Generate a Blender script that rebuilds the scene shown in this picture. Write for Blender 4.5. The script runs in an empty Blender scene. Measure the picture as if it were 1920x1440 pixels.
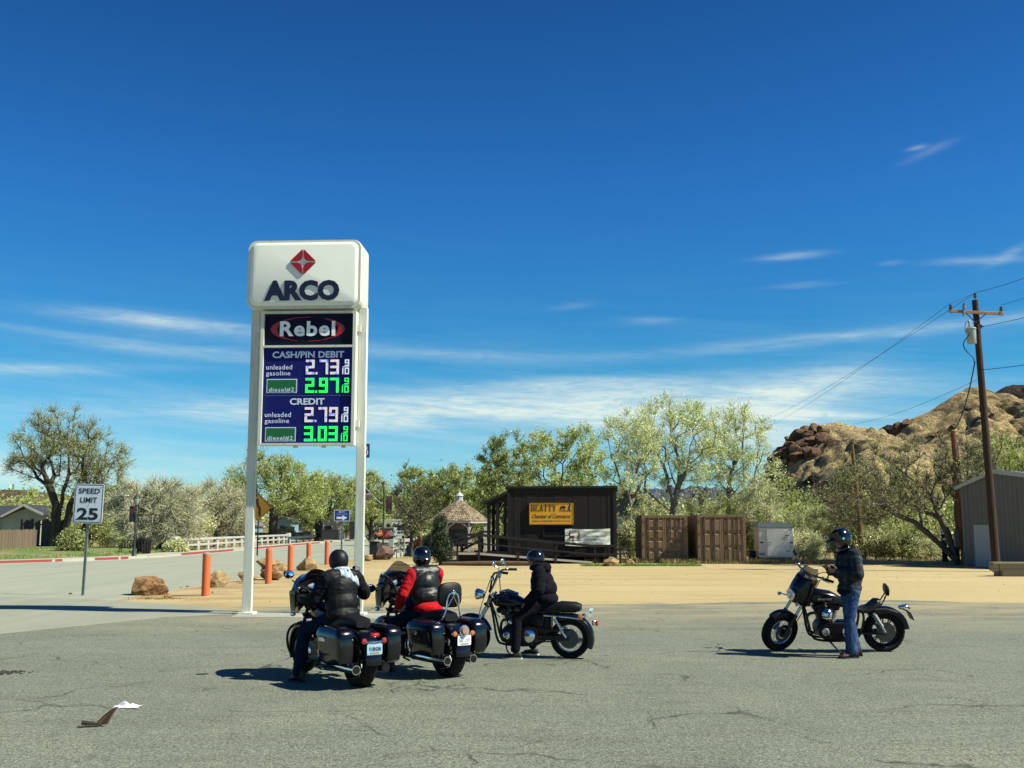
import bpy, bmesh, math, random
import numpy as np
from mathutils import Vector as V, Matrix as Mx, noise, Quaternion
R = math.radians
random.seed(7)
S = bpy.context.scene
C = S.collection
# ---------------------------------------------------------------- camera
CAMH, FPX, HOR = 1.95, 2000.0, 988.0            # eye height, focal length and horizon row in 1920x1440 pixels
PITCH = math.atan((HOR - 720) / FPX)
cd = bpy.data.cameras.new('camera'); cam = bpy.data.objects.new('camera', cd); C.objects.link(cam)
cam.location = (0, 0, CAMH); cam.rotation_euler = (R(90) + PITCH, 0, 0)
cd.sensor_width = 36; cd.lens = 36 * FPX / 1920; cd.clip_end = 30000; cd.clip_start = .05
S.camera = cam
def ray(px, py):
    x, y = (px - 960) / FPX, (720 - py) / FPX
    return V((x, math.cos(PITCH) - y * math.sin(PITCH), math.sin(PITCH) + y * math.cos(PITCH)))
def at(px, py, Y):                               # point at depth Y along a sight line
    d = ray(px, py); return V((0, 0, CAMH)) + d * (Y / d.y)
def gnd(px, py, z=0.0):                          # point on the ground
    d = ray(px, py); p = V((0, 0, CAMH)) + d * ((z - CAMH) / d.z); p.z = z; return p
# ---------------------------------------------------------------- sun and sky
SUN_EL, SUN_AZ = R(47), R(106)                   # azimuth from +Y towards +X
sv = V((math.sin(SUN_AZ) * math.cos(SUN_EL), math.cos(SUN_AZ) * math.cos(SUN_EL), math.sin(SUN_EL)))
sl = bpy.data.lights.new('sun', 'SUN'); sun = bpy.data.objects.new('sun', sl); C.objects.link(sun)
sl.energy = 5.0; sl.angle = R(.5); sl.color = (1, .97, .83)
sun.rotation_euler = (-sv).to_track_quat('-Z', 'Y').to_euler(); sun.location = (30, -10, 40)
W = bpy.data.worlds.new('World'); S.world = W; W.use_nodes = True
wt = W.node_tree; wn = wt.nodes; wn.clear()
def nd(t, typ, **kw):
    n = t.nodes.new(typ)
    for k, v in kw.items():
        if k in n.inputs.keys(): n.inputs[k].default_value = v
        else: setattr(n, k, v)
    return n
def lk(t, a, b): t.links.new(a, b)
sky = nd(wt, 'ShaderNodeTexSky', sky_type='NISHITA', sun_disc=False, sun_elevation=SUN_EL, sun_rotation=SUN_AZ,
         air_density=1.0, dust_density=.4, ozone_density=2.5, altitude=1000)
tc = nd(wt, 'ShaderNodeTexCoord')
sep = nd(wt, 'ShaderNodeSeparateXYZ'); lk(wt, tc.outputs['Generated'], sep.inputs[0])
def mth(t, op, a, b=None, c=None, clamp=False):
    n = t.nodes.new('ShaderNodeMath'); n.operation = op; n.use_clamp = clamp
    for i, q in enumerate((a, b, c)):
        if q is None: continue
        if isinstance(q, (int, float)): n.inputs[i].default_value = q
        else: t.links.new(q, n.inputs[i])
    return n.outputs[0]
az = mth(wt, 'ARCTAN2', sep.outputs[0], sep.outputs[1])
el = mth(wt, 'ARCSINE', sep.outputs[2])
cmb = nd(wt, 'ShaderNodeCombineXYZ')
lk(wt, mth(wt, 'MULTIPLY', az, 5.0), cmb.inputs[0])
lk(wt, mth(wt, 'MULTIPLY_ADD', el, 60.0, mth(wt, 'MULTIPLY', az, 3.0)), cmb.inputs[1])
n1 = nd(wt, 'ShaderNodeTexNoise', Scale=1.0, Detail=6.0, Roughness=.62, Distortion=.5); lk(wt, cmb.outputs[0], n1.inputs['Vector'])
cmb2 = nd(wt, 'ShaderNodeCombineXYZ')
lk(wt, mth(wt, 'MULTIPLY', az, 30.0), cmb2.inputs[0]); lk(wt, mth(wt, 'MULTIPLY', el, 170.0), cmb2.inputs[1])
n2 = nd(wt, 'ShaderNodeTexNoise', Scale=1.0, Detail=7.0, Roughness=.68, Distortion=.9); lk(wt, cmb2.outputs[0], n2.inputs['Vector'])
def cloud(px, py, wpx, hpx, k, slope=0.0):       # a streak of cirrus: centre and half sizes as directions
    d = ray(px, py).normalized(); a0 = math.atan2(d.x, d.y); e0 = math.asin(d.z)
    da = mth(wt, 'DIVIDE', mth(wt, 'SUBTRACT', az, a0), wpx / FPX)
    e2 = mth(wt, 'SUBTRACT', mth(wt, 'SUBTRACT', el, e0), mth(wt, 'MULTIPLY', mth(wt, 'SUBTRACT', az, a0), slope))
    de = mth(wt, 'DIVIDE', e2, hpx / FPX)
    q = mth(wt, 'ADD', mth(wt, 'MULTIPLY', da, da), mth(wt, 'MULTIPLY', de, de))
    return mth(wt, 'MULTIPLY', mth(wt, 'EXPONENT', mth(wt, 'MULTIPLY', q, -1.0)), k)
tot = None
for a in [(240, 597, 130, 13, .4, -.03), (400, 612, 130, 12, .22, -.08), (60, 692, 180, 10, .34, .05), (330, 655, 260, 12, .3, -.06), (1000, 775, 420, 38, .85, 0),
          (760, 660, 300, 16, .2, -.03), (1500, 790, 160, 60, .9, .1), (1330, 745, 260, 22, .5, 0), (1490, 480, 55, 6, .4, .03), (1500, 535, 50, 5, .18, 0),
          (1830, 488, 70, 6, .36, -.05), (1890, 478, 30, 8, .25, .4), (1670, 493, 20, 4, .3, 0), (1600, 630, 330, 10, .35, .05), (1220, 600, 45, 7, .12, 0), (30, 880, 300, 30, .6, 0),
          (1070, 575, 35, 6, .1, .1), (1740, 285, 40, 7, .12, .3), (1720, 277, 16, 4, .22, .1), (1150, 715, 300, 12, .3, .02), (560, 780, 500, 20, .35, 0), (1500, 735, 120, 30, .4, .3)]:
    c = cloud(*a); tot = c if tot is None else mth(wt, 'ADD', tot, c)
wisp = mth(wt, 'MULTIPLY', mth(wt, 'MULTIPLY_ADD', n1.outputs[0], 2.6, -.75, clamp=True), mth(wt, 'MULTIPLY_ADD', n2.outputs[0], 1.8, -.2, clamp=True))
dens = mth(wt, 'MULTIPLY', tot, mth(wt, 'MULTIPLY_ADD', wisp, 1.5, .22), clamp=True)
band = mth(wt, 'MULTIPLY', mth(wt, 'MULTIPLY', mth(wt, 'EXPONENT', mth(wt, 'MULTIPLY', mth(wt, 'MULTIPLY', el, el), -60.0)), .38), mth(wt, 'MULTIPLY_ADD', n1.outputs[0], 2.2, -.85, clamp=True))
dens = mth(wt, 'ADD', dens, band, clamp=True)
hs = nd(wt, 'ShaderNodeHueSaturation', Saturation=1.18, Value=1.0, Hue=.498); lk(wt, sky.outputs[0], hs.inputs['Color'])
tint = nd(wt, 'ShaderNodeMix', data_type='RGBA', blend_type='MULTIPLY'); tint.inputs[0].default_value = 1
rmp = nd(wt, 'ShaderNodeValToRGB'); ce = rmp.color_ramp.elements
for k_, (d_, c_) in enumerate([(0, (.62, 1.05, 1.2)), (4.1, (.52, 1.02, 1.2)), (8.4, (.27, .92, 1.13)), (17.4, (.27, .82, 1.24)), (27, (.165, .41, .80)), (40, (.15, .36, .66))]):
    e_ = ce[k_] if k_ < 2 else ce.new(.5)
    e_.position = d_ / 40; e_.color = (*c_, 1)
lk(wt, mth(wt, 'DIVIDE', el, R(40), clamp=True), rmp.inputs[0]); lk(wt, rmp.outputs[0], tint.inputs[7]); lk(wt, hs.outputs[0], tint.inputs[6])
mixc = nd(wt, 'ShaderNodeMix', data_type='RGBA'); lk(wt, dens, mixc.inputs[0]); lk(wt, tint.outputs[2], mixc.inputs[6])
mixc.inputs[7].default_value = (7.3, 8.6, 8.2, 1)
bg = nd(wt, 'ShaderNodeBackground', Strength=.06); lk(wt, mixc.outputs[2], bg.inputs[0])
wo = nd(wt, 'ShaderNodeOutputWorld'); lk(wt, bg.outputs[0], wo.inputs[0])
vs = S.view_settings; vs.view_transform = 'Standard'; vs.look = 'None'; vs.gamma = 1; vs.exposure = .75
S.cycles.max_bounces = 8; S.cycles.diffuse_bounces = 2; S.cycles.transparent_max_bounces = 12

# ---------------------------------------------------------------- mesh builder
def frame_of(d):
    d = V(d).normalized(); a = V((0, 0, 1)) if abs(d.z) < .95 else V((1, 0, 0))
    u = d.cross(a).normalized(); return u, d.cross(u).normalized(), d
class MB:
    def __init__(s, T=None): s.v = []; s.f = []; s.mi = []; s.m = 0; s.T = T
    def add(s, vs, fs):
        o = len(s.v)
        s.v += [tuple(s.T @ V(p)) for p in vs] if s.T is not None else [tuple(p) for p in vs]
        s.f += [tuple(i + o for i in f) for f in fs]; s.mi += [s.m] * len(fs); return s
    def box(s, c, sz, rot=None, bev=0.0, seg=1):
        bm = bmesh.new(); bmesh.ops.create_cube(bm, size=1.0)
        for v in bm.verts: v.co = V((v.co.x * sz[0], v.co.y * sz[1], v.co.z * sz[2]))
        if bev > 0: bmesh.ops.bevel(bm, geom=bm.edges[:], offset=min(bev, min(sz) * .45), segments=seg, affect='EDGES', profile=.5)
        m = Mx.Translation(V(c))
        if rot is not None:
            m = m @ (rot.to_4x4() if hasattr(rot, 'to_4x4') else Mx.Rotation(rot, 4, 'Z'))
        bm.verts.index_update()
        s.add([m @ v.co for v in bm.verts], [[v.index for v in f.verts] for f in bm.faces]); bm.free(); return s
    def b2(s, lo, hi, bev=0.0):
        return s.box([(a + b) / 2 for a, b in zip(lo, hi)], [abs(b - a) for a, b in zip(lo, hi)], bev=bev)
    def beam(s, p0, p1, w, h, bev=0.0):           # a bar of w x h from p0 to p1
        p0, p1 = V(p0), V(p1); d = p1 - p0; x = d.normalized()
        y = V((0, 0, 1)).cross(x) if abs(x.z) < .98 else V((0, 1, 0)); y.normalize(); z = x.cross(y)
        return s.box((p0 + p1) / 2, (d.length, w, h), Mx((x, y, z)).transposed(), bev)
    def rings(s, rs, cap=True, closed=True):
        n = len(rs[0]); vs = [p for r in rs for p in r]; fs = []
        for i in range(len(rs) - 1):
            for j in range(n if closed else n - 1):
                k = (j + 1) % n; fs.append((i * n + j, i * n + k, (i + 1) * n + k, (i + 1) * n + j))
        if cap: fs.append(tuple(range(n))[::-1]); fs.append(tuple((len(rs) - 1) * n + j for j in range(n)))
        return s.add(vs, fs)
    def cyl(s, p0, p1, r0, r1=None, n=14, cap=True):
        p0, p1 = V(p0), V(p1); r1 = r0 if r1 is None else r1; u, w, d = frame_of(p1 - p0)
        q = [(math.cos(2 * math.pi * i / n), math.sin(2 * math.pi * i / n)) for i in range(n)]
        return s.rings([[p + u * (a * r) + w * (b * r) for a, b in q] for p, r in ((p0, r0), (p1, r1))], cap)
    def tube(s, pts, r, n=8, sm=0, cap=True):
        pts = [V(p) for p in pts]; rr = list(r) if hasattr(r, '__len__') else [r] * len(pts)
        for _ in range(sm):                       # corner cutting
            a = [pts[0]]; b = [rr[0]]
            for i in range(len(pts) - 1):
                a += [pts[i].lerp(pts[i + 1], .25), pts[i].lerp(pts[i + 1], .75)]; b += [rr[i] * .75 + rr[i + 1] * .25, rr[i] * .25 + rr[i + 1] * .75]
            pts = a + [pts[-1]]; rr = b + [rr[-1]]
        rs = []; u = None
        for i, p in enumerate(pts):
            d = (pts[min(i + 1, len(pts) - 1)] - pts[max(i - 1, 0)]).normalized()
            if u is None: u, w, _ = frame_of(d)
            u = (u - d * u.dot(d)).normalized(); w = d.cross(u)
            rs.append([p + u * (math.cos(2 * math.pi * k / n) * rr[i]) + w * (math.sin(2 * math.pi * k / n) * rr[i]) for k in range(n)])
        return s.rings(rs, cap)
    def ell(s, c, r, rot=None, nu=16, nv=10):
        r = (r, r, r) if not hasattr(r, '__len__') else r; c = V(c); rs = []
        for i in range(nv + 1):
            t = math.pi * i / nv; k = max(math.sin(t), 1e-4)
            rs.append([V((r[0] * k * math.cos(2 * math.pi * j / nu), r[1] * k * math.sin(2 * math.pi * j / nu), -r[2] * math.cos(t))) for j in range(nu)])
        if rot is not None: rs = [[rot @ p for p in q] for q in rs]
        return s.rings([[c + p for p in q] for q in rs], True)
    def lathe(s, prof, c, axis=(0, 0, 1), n=20, cap=True):
        u, w, d = frame_of(axis); c = V(c)
        return s.rings([[c + d * z + u * (r * math.cos(2 * math.pi * j / n)) + w * (r * math.sin(2 * math.pi * j / n)) for j in range(n)] for r, z in prof], cap)
    def torus(s, c, axis, R_, r, n=28, m=10, sq=1.0):
        u, w, d = frame_of(axis); c = V(c); rs = []
        for j in range(n + 1):
            a = 2 * math.pi * j / n; e = u * math.cos(a) + w * math.sin(a)
            rs.append([c + e * (R_ + r * math.cos(2 * math.pi * k / m)) + d * (r * sq * math.sin(2 * math.pi * k / m)) for k in range(m)])
        return s.rings(rs, False)
    def prism(s, pts, o, U, Vv, t):               # outline in the plane o+U*a+V*b, extruded by vector t
        o, U, Vv, t = V(o), V(U), V(Vv), V(t); a = [o + U * x + Vv * y for x, y in pts]; n = len(a)
        return s.add(a + [p + t for p in a], [tuple(range(n))[::-1], tuple(range(n, 2 * n))] + [(i, (i + 1) % n, n + (i + 1) % n, n + i) for i in range(n)])
    def shell(s, fn, nu, nv, t):                  # open surface fn(u,v) with thickness vector/func t
        a = [[V(fn(i / nu, j / nv)) for j in range(nv + 1)] for i in range(nu + 1)]
        g = t if callable(t) else (lambda u, v: V(t))
        b = [[a[i][j] + V(g(i / nu, j / nv)) for j in range(nv + 1)] for i in range(nu + 1)]
        N = (nu + 1) * (nv + 1); vs = [p for r in a for p in r] + [p for r in b for p in r]; I = lambda i, j: i * (nv + 1) + j; fs = []
        for i in range(nu):
            for j in range(nv):
                q = (I(i, j), I(i + 1, j), I(i + 1, j + 1), I(i, j + 1)); fs += [q, tuple(N + k for k in q[::-1])]
        for i in range(nu): fs += [(I(i, 0), N + I(i, 0), N + I(i + 1, 0), I(i + 1, 0)), (I(i, nv), I(i + 1, nv), N + I(i + 1, nv), N + I(i, nv))]
        for j in range(nv): fs += [(I(0, j), I(0, j + 1), N + I(0, j + 1), N + I(0, j)), (I(nu, j), N + I(nu, j), N + I(nu, j + 1), I(nu, j + 1))]
        return s.add(vs, fs)
    def build(s, name, mats, parent=None, org=None, world=False, smooth=True, ang=38, fix=True, loc=None):
        me = bpy.data.meshes.new(name); vv = s.v
        o = V(org) if org is not None else (parent.location if (world and parent) else None)
        if o is not None: vv = [(p[0] - o.x, p[1] - o.y, p[2] - o.z) for p in vv]
        me.from_pydata(vv, [], s.f)
        for m in (mats if isinstance(mats, (list, tuple)) else [mats]): me.materials.append(m)
        me.polygons.foreach_set('material_index', s.mi)
        if fix:
            bm = bmesh.new(); bm.from_mesh(me); bmesh.ops.recalc_face_normals(bm, faces=bm.faces[:]); bm.to_mesh(me); bm.free()
        if smooth:
            me.polygons.foreach_set('use_smooth', [True] * len(me.polygons)); me.set_sharp_from_angle(angle=R(ang))
        ob = bpy.data.objects.new(name, me); C.objects.link(ob)
        if parent is not None: ob.parent = parent
        if org is not None: ob.location = org
        if loc is not None: ob.location = loc
        return ob
def tag(o, label, cat, group=None, kind=None):
    o['label'] = label; o['category'] = cat
    if group: o['group'] = group
    if kind: o['kind'] = kind
    return o
def thing(name, label, cat, loc=(0, 0, 0), rz=0.0, group=None):
    o = bpy.data.objects.new(name, None); C.objects.link(o); o.empty_display_size = .2
    o.location = loc; o.rotation_euler = (0, 0, rz); return tag(o, label, cat, group)
def struct(o, label=None, kind='structure', cat=None):
    o['kind'] = kind
    if label: o['label'] = label
    if cat: o['category'] = cat
    return o
def copy_tree(o, parent=None):
    c = o.copy(); C.objects.link(c)
    if parent is not None: c.parent = parent
    for ch in list(o.children): copy_tree(ch, c)
    return c
_dg = None
def text(s, mat, parent, fit, M, name='lettering', bold=0.0, shear=0.0, extrude=.004, sp=1.0, keep=False):
    """one line of lettering fitted into fit=(w,h), centred at matrix M (x right, y up, z out)"""
    cu = bpy.data.curves.new(name, 'FONT'); cu.body = s; cu.size = 1; cu.offset = bold; cu.shear = shear; cu.space_character = sp; cu.resolution_u = 3
    tmp = bpy.data.objects.new('tmp', cu); C.objects.link(tmp)
    bpy.context.view_layer.update()
    me = bpy.data.meshes.new_from_object(tmp.evaluated_get(bpy.context.evaluated_depsgraph_get())); bpy.data.objects.remove(tmp)
    co = np.empty(len(me.vertices) * 3, np.float32); me.vertices.foreach_get('co', co); co = co.reshape(-1, 3)
    lo, hi = co.min(0), co.max(0); sx = fit[0] / (hi[0] - lo[0]); sy = fit[1] / (hi[1] - lo[1])
    if keep: sx = sy
    co[:, 0] = (co[:, 0] - (lo[0] + hi[0]) / 2) * sx; co[:, 1] = (co[:, 1] - (lo[1] + hi[1]) / 2) * sy
    bm = bmesh.new(); bm.from_mesh(me)
    for v, p in zip(bm.verts, co): v.co = V(p)
    if extrude > 0:
        r = bmesh.ops.extrude_face_region(bm, geom=bm.faces[:])
        bmesh.ops.translate(bm, vec=(0, 0, extrude), verts=[e for e in r['geom'] if isinstance(e, bmesh.types.BMVert)])
        bmesh.ops.recalc_face_normals(bm, faces=bm.faces[:])
    bm.transform(M); bm.to_mesh(me); bm.free(); me.polygons.foreach_set('use_smooth', [False] * len(me.polygons)); me.materials.clear(); me.materials.append(mat); me.name = name
    ob = bpy.data.objects.new(name, me); C.objects.link(ob); ob.parent = parent; return ob
def face_M(x, y, z):                              # text on a face that looks to -Y
    return Mx.Translation((x, y, z)) @ Mx.Rotation(R(90), 4, 'X')

# ---------------------------------------------------------------- materials
MAT = {}
def mat(name, c, r=.6, m=0.0, c2=None, ns=4.0, det=5.0, bump=0.0, bs=40.0, bd=.01, coat=0.0, spec=.5, es=0.0, st=(1, 1, 1), lo=.35, hi=.65, sheen=0.0, r2=None):
    if name in MAT: return MAT[name]
    M = bpy.data.materials.new(name); M.use_nodes = True; t = M.node_tree; p = t.nodes['Principled BSDF']
    p.inputs['Base Color'].default_value = (*c, 1); p.inputs['Roughness'].default_value = r; p.inputs['Metallic'].default_value = m
    p.inputs['Coat Weight'].default_value = coat; p.inputs['Coat Roughness'].default_value = .05; p.inputs['Specular IOR Level'].default_value = spec
    if sheen: p.inputs['Sheen Weight'].default_value = sheen
    if es: p.inputs['Emission Color'].default_value = (*c, 1); p.inputs['Emission Strength'].default_value = es
    if c2 or bump:
        tcn = nd(t, 'ShaderNodeTexCoord'); mp = nd(t, 'ShaderNodeMapping'); mp.inputs['Scale'].default_value = st; lk(t, tcn.outputs['Object'], mp.inputs[0])
    if c2:
        n = nd(t, 'ShaderNodeTexNoise', Scale=ns, Detail=det, Roughness=.6); lk(t, mp.outputs[0], n.inputs['Vector'])
        rp = nd(t, 'ShaderNodeMapRange'); rp.inputs[1].default_value = lo; rp.inputs[2].default_value = hi; lk(t, n.outputs[0], rp.inputs[0])
        mx = nd(t, 'ShaderNodeMix', data_type='RGBA'); mx.inputs[6].default_value = (*c, 1); mx.inputs[7].default_value = (*c2, 1)
        lk(t, rp.outputs[0], mx.inputs[0]); lk(t, mx.outputs[2], p.inputs['Base Color'])
        if r2 is not None:
            rr = nd(t, 'ShaderNodeMapRange'); rr.inputs[3].default_value = r; rr.inputs[4].default_value = r2; lk(t, rp.outputs[0], rr.inputs[0]); lk(t, rr.outputs[0], p.inputs['Roughness'])
    if bump:
        n = nd(t, 'ShaderNodeTexNoise', Scale=bs, Detail=5.0, Roughness=.6); lk(t, mp.outputs[0], n.inputs['Vector'])
        b = nd(t, 'ShaderNodeBump', Strength=bump, Distance=bd); lk(t, n.outputs[0], b.inputs['Height']); lk(t, b.outputs[0], p.inputs['Normal'])
    MAT[name] = M; return M
def ramp(t, fac, stops):
    n = nd(t, 'ShaderNodeValToRGB'); e = n.color_ramp.elements
    while len(e) < len(stops): e.new(.5)
    for k, (pos, col) in enumerate(stops): e[k].position = pos; e[k].color = (*col, 1) if len(col) == 3 else col
    lk(t, fac, n.inputs[0]); return n.outputs[0]
def mixc_(t, fac, a, b, mode='MIX'):
    n = nd(t, 'ShaderNodeMix', data_type='RGBA', blend_type=mode)
    for i, q in ((0, fac), (6, a), (7, b)):
        if isinstance(q, (int, float)): n.inputs[i].default_value = q
        elif isinstance(q, tuple): n.inputs[i].default_value = (*q, 1)
        else: lk(t, q, n.inputs[i])
    return n.outputs[2]
def tnoise(t, vec, scale, det=5.0, rough=.6, dist=0.0):
    n = nd(t, 'ShaderNodeTexNoise', Scale=scale, Detail=det, Roughness=rough, Distortion=dist); lk(t, vec, n.inputs['Vector']); return n.outputs[0]
def newmat(name):
    M = bpy.data.materials.new(name); M.use_nodes = True; t = M.node_tree; return M, t, t.nodes['Principled BSDF'], nd(t, 'ShaderNodeTexCoord').outputs['Object']
def mapped(t, vec, scale=(1, 1, 1), rot=(0, 0, 0)):
    m = nd(t, 'ShaderNodeMapping'); m.inputs['Scale'].default_value = scale; m.inputs['Rotation'].default_value = rot; lk(t, vec, m.inputs[0]); return m.outputs[0]
def bump_(t, p, h, strength, dist):
    b = nd(t, 'ShaderNodeBump', Strength=strength, Distance=dist); lk(t, h, b.inputs['Height']); lk(t, b.outputs[0], p.inputs['Normal'])
def mrange(t, x, a, b, c=0.0, d=1.0):
    n = nd(t, 'ShaderNodeMapRange'); lk(t, x, n.inputs[0])
    for i, q in ((1, a), (2, b), (3, c), (4, d)): n.inputs[i].default_value = q
    return n.outputs[0]

def m_asphalt():
    M, t, p, ob = newmat('asphalt')
    big = tnoise(t, ob, .35, 5, .6, .6); mid = tnoise(t, ob, 2.2, 6, .7); fine = tnoise(t, ob, 75, 3, .7); grain = tnoise(t, ob, 28, 4, .75)
    streak = tnoise(t, mapped(t, ob, (.25, 1.6, 1)), 1.5, 6, .65, .4)
    c = mixc_(t, mrange(t, big, .3, .7), (.218, .24, .184), (.286, .308, .23))
    c = mixc_(t, mrange(t, streak, .5, .7, 0, .5), c, (.165, .17, .13))
    c = mixc_(t, mrange(t, mid, .56, .76, 0, .35), c, (.33, .31, .225))
    c = mixc_(t, 1.0, c, ramp(t, fine, [(.4, (.42, .42, .42)), (.5, (.95, .95, .95)), (.62, (1.65, 1.65, 1.6))]), 'MULTIPLY')
    c = mixc_(t, 1.0, c, ramp(t, grain, [(.36, (.6, .6, .6)), (.5, (1, 1, 1)), (.66, (1.3, 1.3, 1.27))]), 'MULTIPLY')
    # cracks: edges of large warped cells, present only in places
    wv = nd(t, 'ShaderNodeVectorMath', operation='ADD'); nz = nd(t, 'ShaderNodeTexNoise', Scale=1.3, Detail=5.0); lk(t, ob, nz.inputs['Vector'])
    sc = nd(t, 'ShaderNodeVectorMath', operation='SCALE'); sc.inputs['Scale'].default_value = .9; lk(t, nz.outputs['Color'], sc.inputs[0]); lk(t, ob, wv.inputs[0]); lk(t, sc.outputs[0], wv.inputs[1])
    for scale, wdt, lo in ((.3, .009, .47), (.8, .014, .57)):
        vo = nd(t, 'ShaderNodeTexVoronoi', feature='DISTANCE_TO_EDGE', Scale=scale); lk(t, wv.outputs[0], vo.inputs['Vector'])
        cr = mth(t, 'MULTIPLY', mrange(t, vo.outputs['Distance'], 0, wdt, 1, 0), mrange(t, tnoise(t, ob, .5, 4, .6), lo, lo + .08))
        c = mixc_(t, mth(t, 'MULTIPLY', cr, .88), c, (.035, .035, .03))
    oil = tnoise(t, ob, .75, 5, .55, .5); c = mixc_(t, mrange(t, oil, .67, .75, 0, .45), c, (.075, .075, .065))
    # short dark scuffs
    sf = tnoise(t, mapped(t, ob, (.8, 4.5, 1)), 2.2, 4, .6, .2)
    c = mixc_(t, mrange(t, sf, .645, .7, 0, .6), c, (.06, .06, .05))
    sp = nd(t, 'ShaderNodeSeparateXYZ'); lk(t, ob, sp.inputs[0])
    edge = mth(t, 'MULTIPLY', mrange(t, sp.outputs[1], 19.5, 27.5, 0, 1), mrange(t, tnoise(t, mapped(t, ob, (.4, 1.3, 1)), .9, 6, .7), .4, .6, 0, .9))
    c = mixc_(t, edge, c, (.55, .45, .25))
    lk(t, c, p.inputs['Base Color']); p.inputs['Roughness'].default_value = .88; p.inputs['Specular IOR Level'].default_value = .3
    bump_(t, p, mth(t, 'ADD', fine, grain), .55, .012); return M
def m_dirt():
    M, t, p, ob = newmat('dirt')
    big = tnoise(t, ob, .08, 5, .6); mid = tnoise(t, mapped(t, ob, (.14, 1.5, 1)), .7, 7, .68, .5); fine = tnoise(t, ob, 30, 4, .7); sm = tnoise(t, ob, 4.5, 5, .7)
    c = mixc_(t, mrange(t, big, .35, .65), (.64, .5, .24), (.71, .575, .3))
    c = mixc_(t, mrange(t, mid, .53, .66, 0, .75), c, (.47, .35, .18))
    c = mixc_(t, mrange(t, mid, .3, .44, .5, 0), c, (.78, .64, .36))
    c = mixc_(t, 1.0, c, ramp(t, fine, [(.34, (.66, .64, .62)), (.5, (1, 1, 1)), (.68, (1.18, 1.17, 1.15))]), 'MULTIPLY')
    c = mixc_(t, mrange(t, sm, .72, .78, 0, .35), c, (.3, .22, .12))
    sp = nd(t, 'ShaderNodeSeparateXYZ'); lk(t, ob, sp.inputs[0])
    far = mrange(t, sp.outputs[1], 57, 75); c = mixc_(t, mth(t, 'MULTIPLY', far, mrange(t, tnoise(t, ob, .25, 5), .4, .6, .3, 1)), c, (.23, .205, .105))
    red = mth(t, 'MULTIPLY', mrange(t, sp.outputs[0], -6.5, -9, 0, .6), mrange(t, tnoise(t, ob, .5, 4), .42, .6)); c = mixc_(t, red, c, (.36, .21, .13))
    lk(t, c, p.inputs['Base Color']); p.inputs['Roughness'].default_value = .95; p.inputs['Specular IOR Level'].default_value = .15
    bump_(t, p, mth(t, 'ADD', sm, fine), .5, .04); return M
def m_concrete(name, c1, c2, k=1.0):
    M, t, p, ob = newmat(name)
    c = mixc_(t, mrange(t, tnoise(t, mapped(t, ob, (1.6, .12, 1)), .8, 6, .65), .35, .68), c1, c2)
    c = mixc_(t, 1.0, c, ramp(t, tnoise(t, ob, 35, 4, .7), [(.35, (.84, .84, .84)), (.6, (1.08, 1.08, 1.06))]), 'MULTIPLY')
    c = mixc_(t, mrange(t, tnoise(t, ob, .6, 6, .7), .58, .75, 0, .4), c, tuple(q * .7 for q in c1))
    lk(t, c, p.inputs['Base Color']); p.inputs['Roughness'].default_value = .85; bump_(t, p, tnoise(t, ob, 50, 4), .3, .008); return M
def m_leaf(name, a, b, tr=.38, ns=.55):
    a = tuple(q * 1.25 for q in a); b = tuple(q * 1.25 for q in b)
    M = bpy.data.materials.new(name); M.use_nodes = True; t = M.node_tree; t.nodes.clear(); ob = nd(t, 'ShaderNodeTexCoord').outputs['Object']
    gi = nd(t, 'ShaderNodeNewGeometry').outputs['Random Per Island']
    c = mixc_(t, mrange(t, tnoise(t, ob, ns, 4, .6), .36, .64), a, b)
    c = mixc_(t, 1.0, c, ramp(t, gi, [(0, (.6, .62, .55)), (.6, (.95, .98, .92)), (1, (1.28, 1.28, 1.28))]), 'MULTIPLY')
    d = nd(t, 'ShaderNodeBsdfDiffuse'); l = nd(t, 'ShaderNodeBsdfTranslucent'); lk(t, c, d.inputs[0]); lk(t, c, l.inputs[0])
    g = nd(t, 'ShaderNodeBsdfGlossy', Roughness=.45); g.inputs[0].default_value = (.8, .8, .75, 1)
    m = nd(t, 'ShaderNodeMixShader'); m.inputs[0].default_value = tr; lk(t, d.outputs[0], m.inputs[1]); lk(t, l.outputs[0], m.inputs[2])
    m2 = nd(t, 'ShaderNodeMixShader'); m2.inputs[0].default_value = .04; lk(t, m.outputs[0], m2.inputs[1]); lk(t, g.outputs[0], m2.inputs[2])
    o = nd(t, 'ShaderNodeOutputMaterial'); lk(t, m2.outputs[0], o.inputs[0]); return M
def m_planks(name, c1, c2, w=.16, axis=0, gap=.06):
    """weathered boards: each board its own tone, grain along it, dark gaps"""
    M, t, p, ob = newmat(name); sp = nd(t, 'ShaderNodeSeparateXYZ'); lk(t, ob, sp.inputs[0])
    q = mth(t, 'DIVIDE', sp.outputs[axis], w); fl = mth(t, 'FLOOR', q); fr = mth(t, 'FRACT', q)
    wn_ = nd(t, 'ShaderNodeTexWhiteNoise', noise_dimensions='1D'); lk(t, fl, wn_.inputs['W'])
    st = [4.0, 4.0, 4.0]; st[2 if axis != 2 else 0] = .35
    gr = tnoise(t, mapped(t, ob, tuple(st)), 5, 6, .7)
    f = mth(t, 'MULTIPLY_ADD', wn_.outputs[0], .6, mth(t, 'MULTIPLY', gr, .55), clamp=True)
    c = mixc_(t, f, c1, c2); edge = mth(t, 'MINIMUM', fr, mth(t, 'SUBTRACT', 1.0, fr))
    c = mixc_(t, mrange(t, edge, 0, gap, .85, 0), c, tuple(k * .25 for k in c1))
    lk(t, c, p.inputs['Base Color']); p.inputs['Roughness'].default_value = .85
    bump_(t, p, mth(t, 'ADD', mrange(t, edge, 0, gap), mth(t, 'MULTIPLY', gr, .3)), .6, .02); return M
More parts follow.
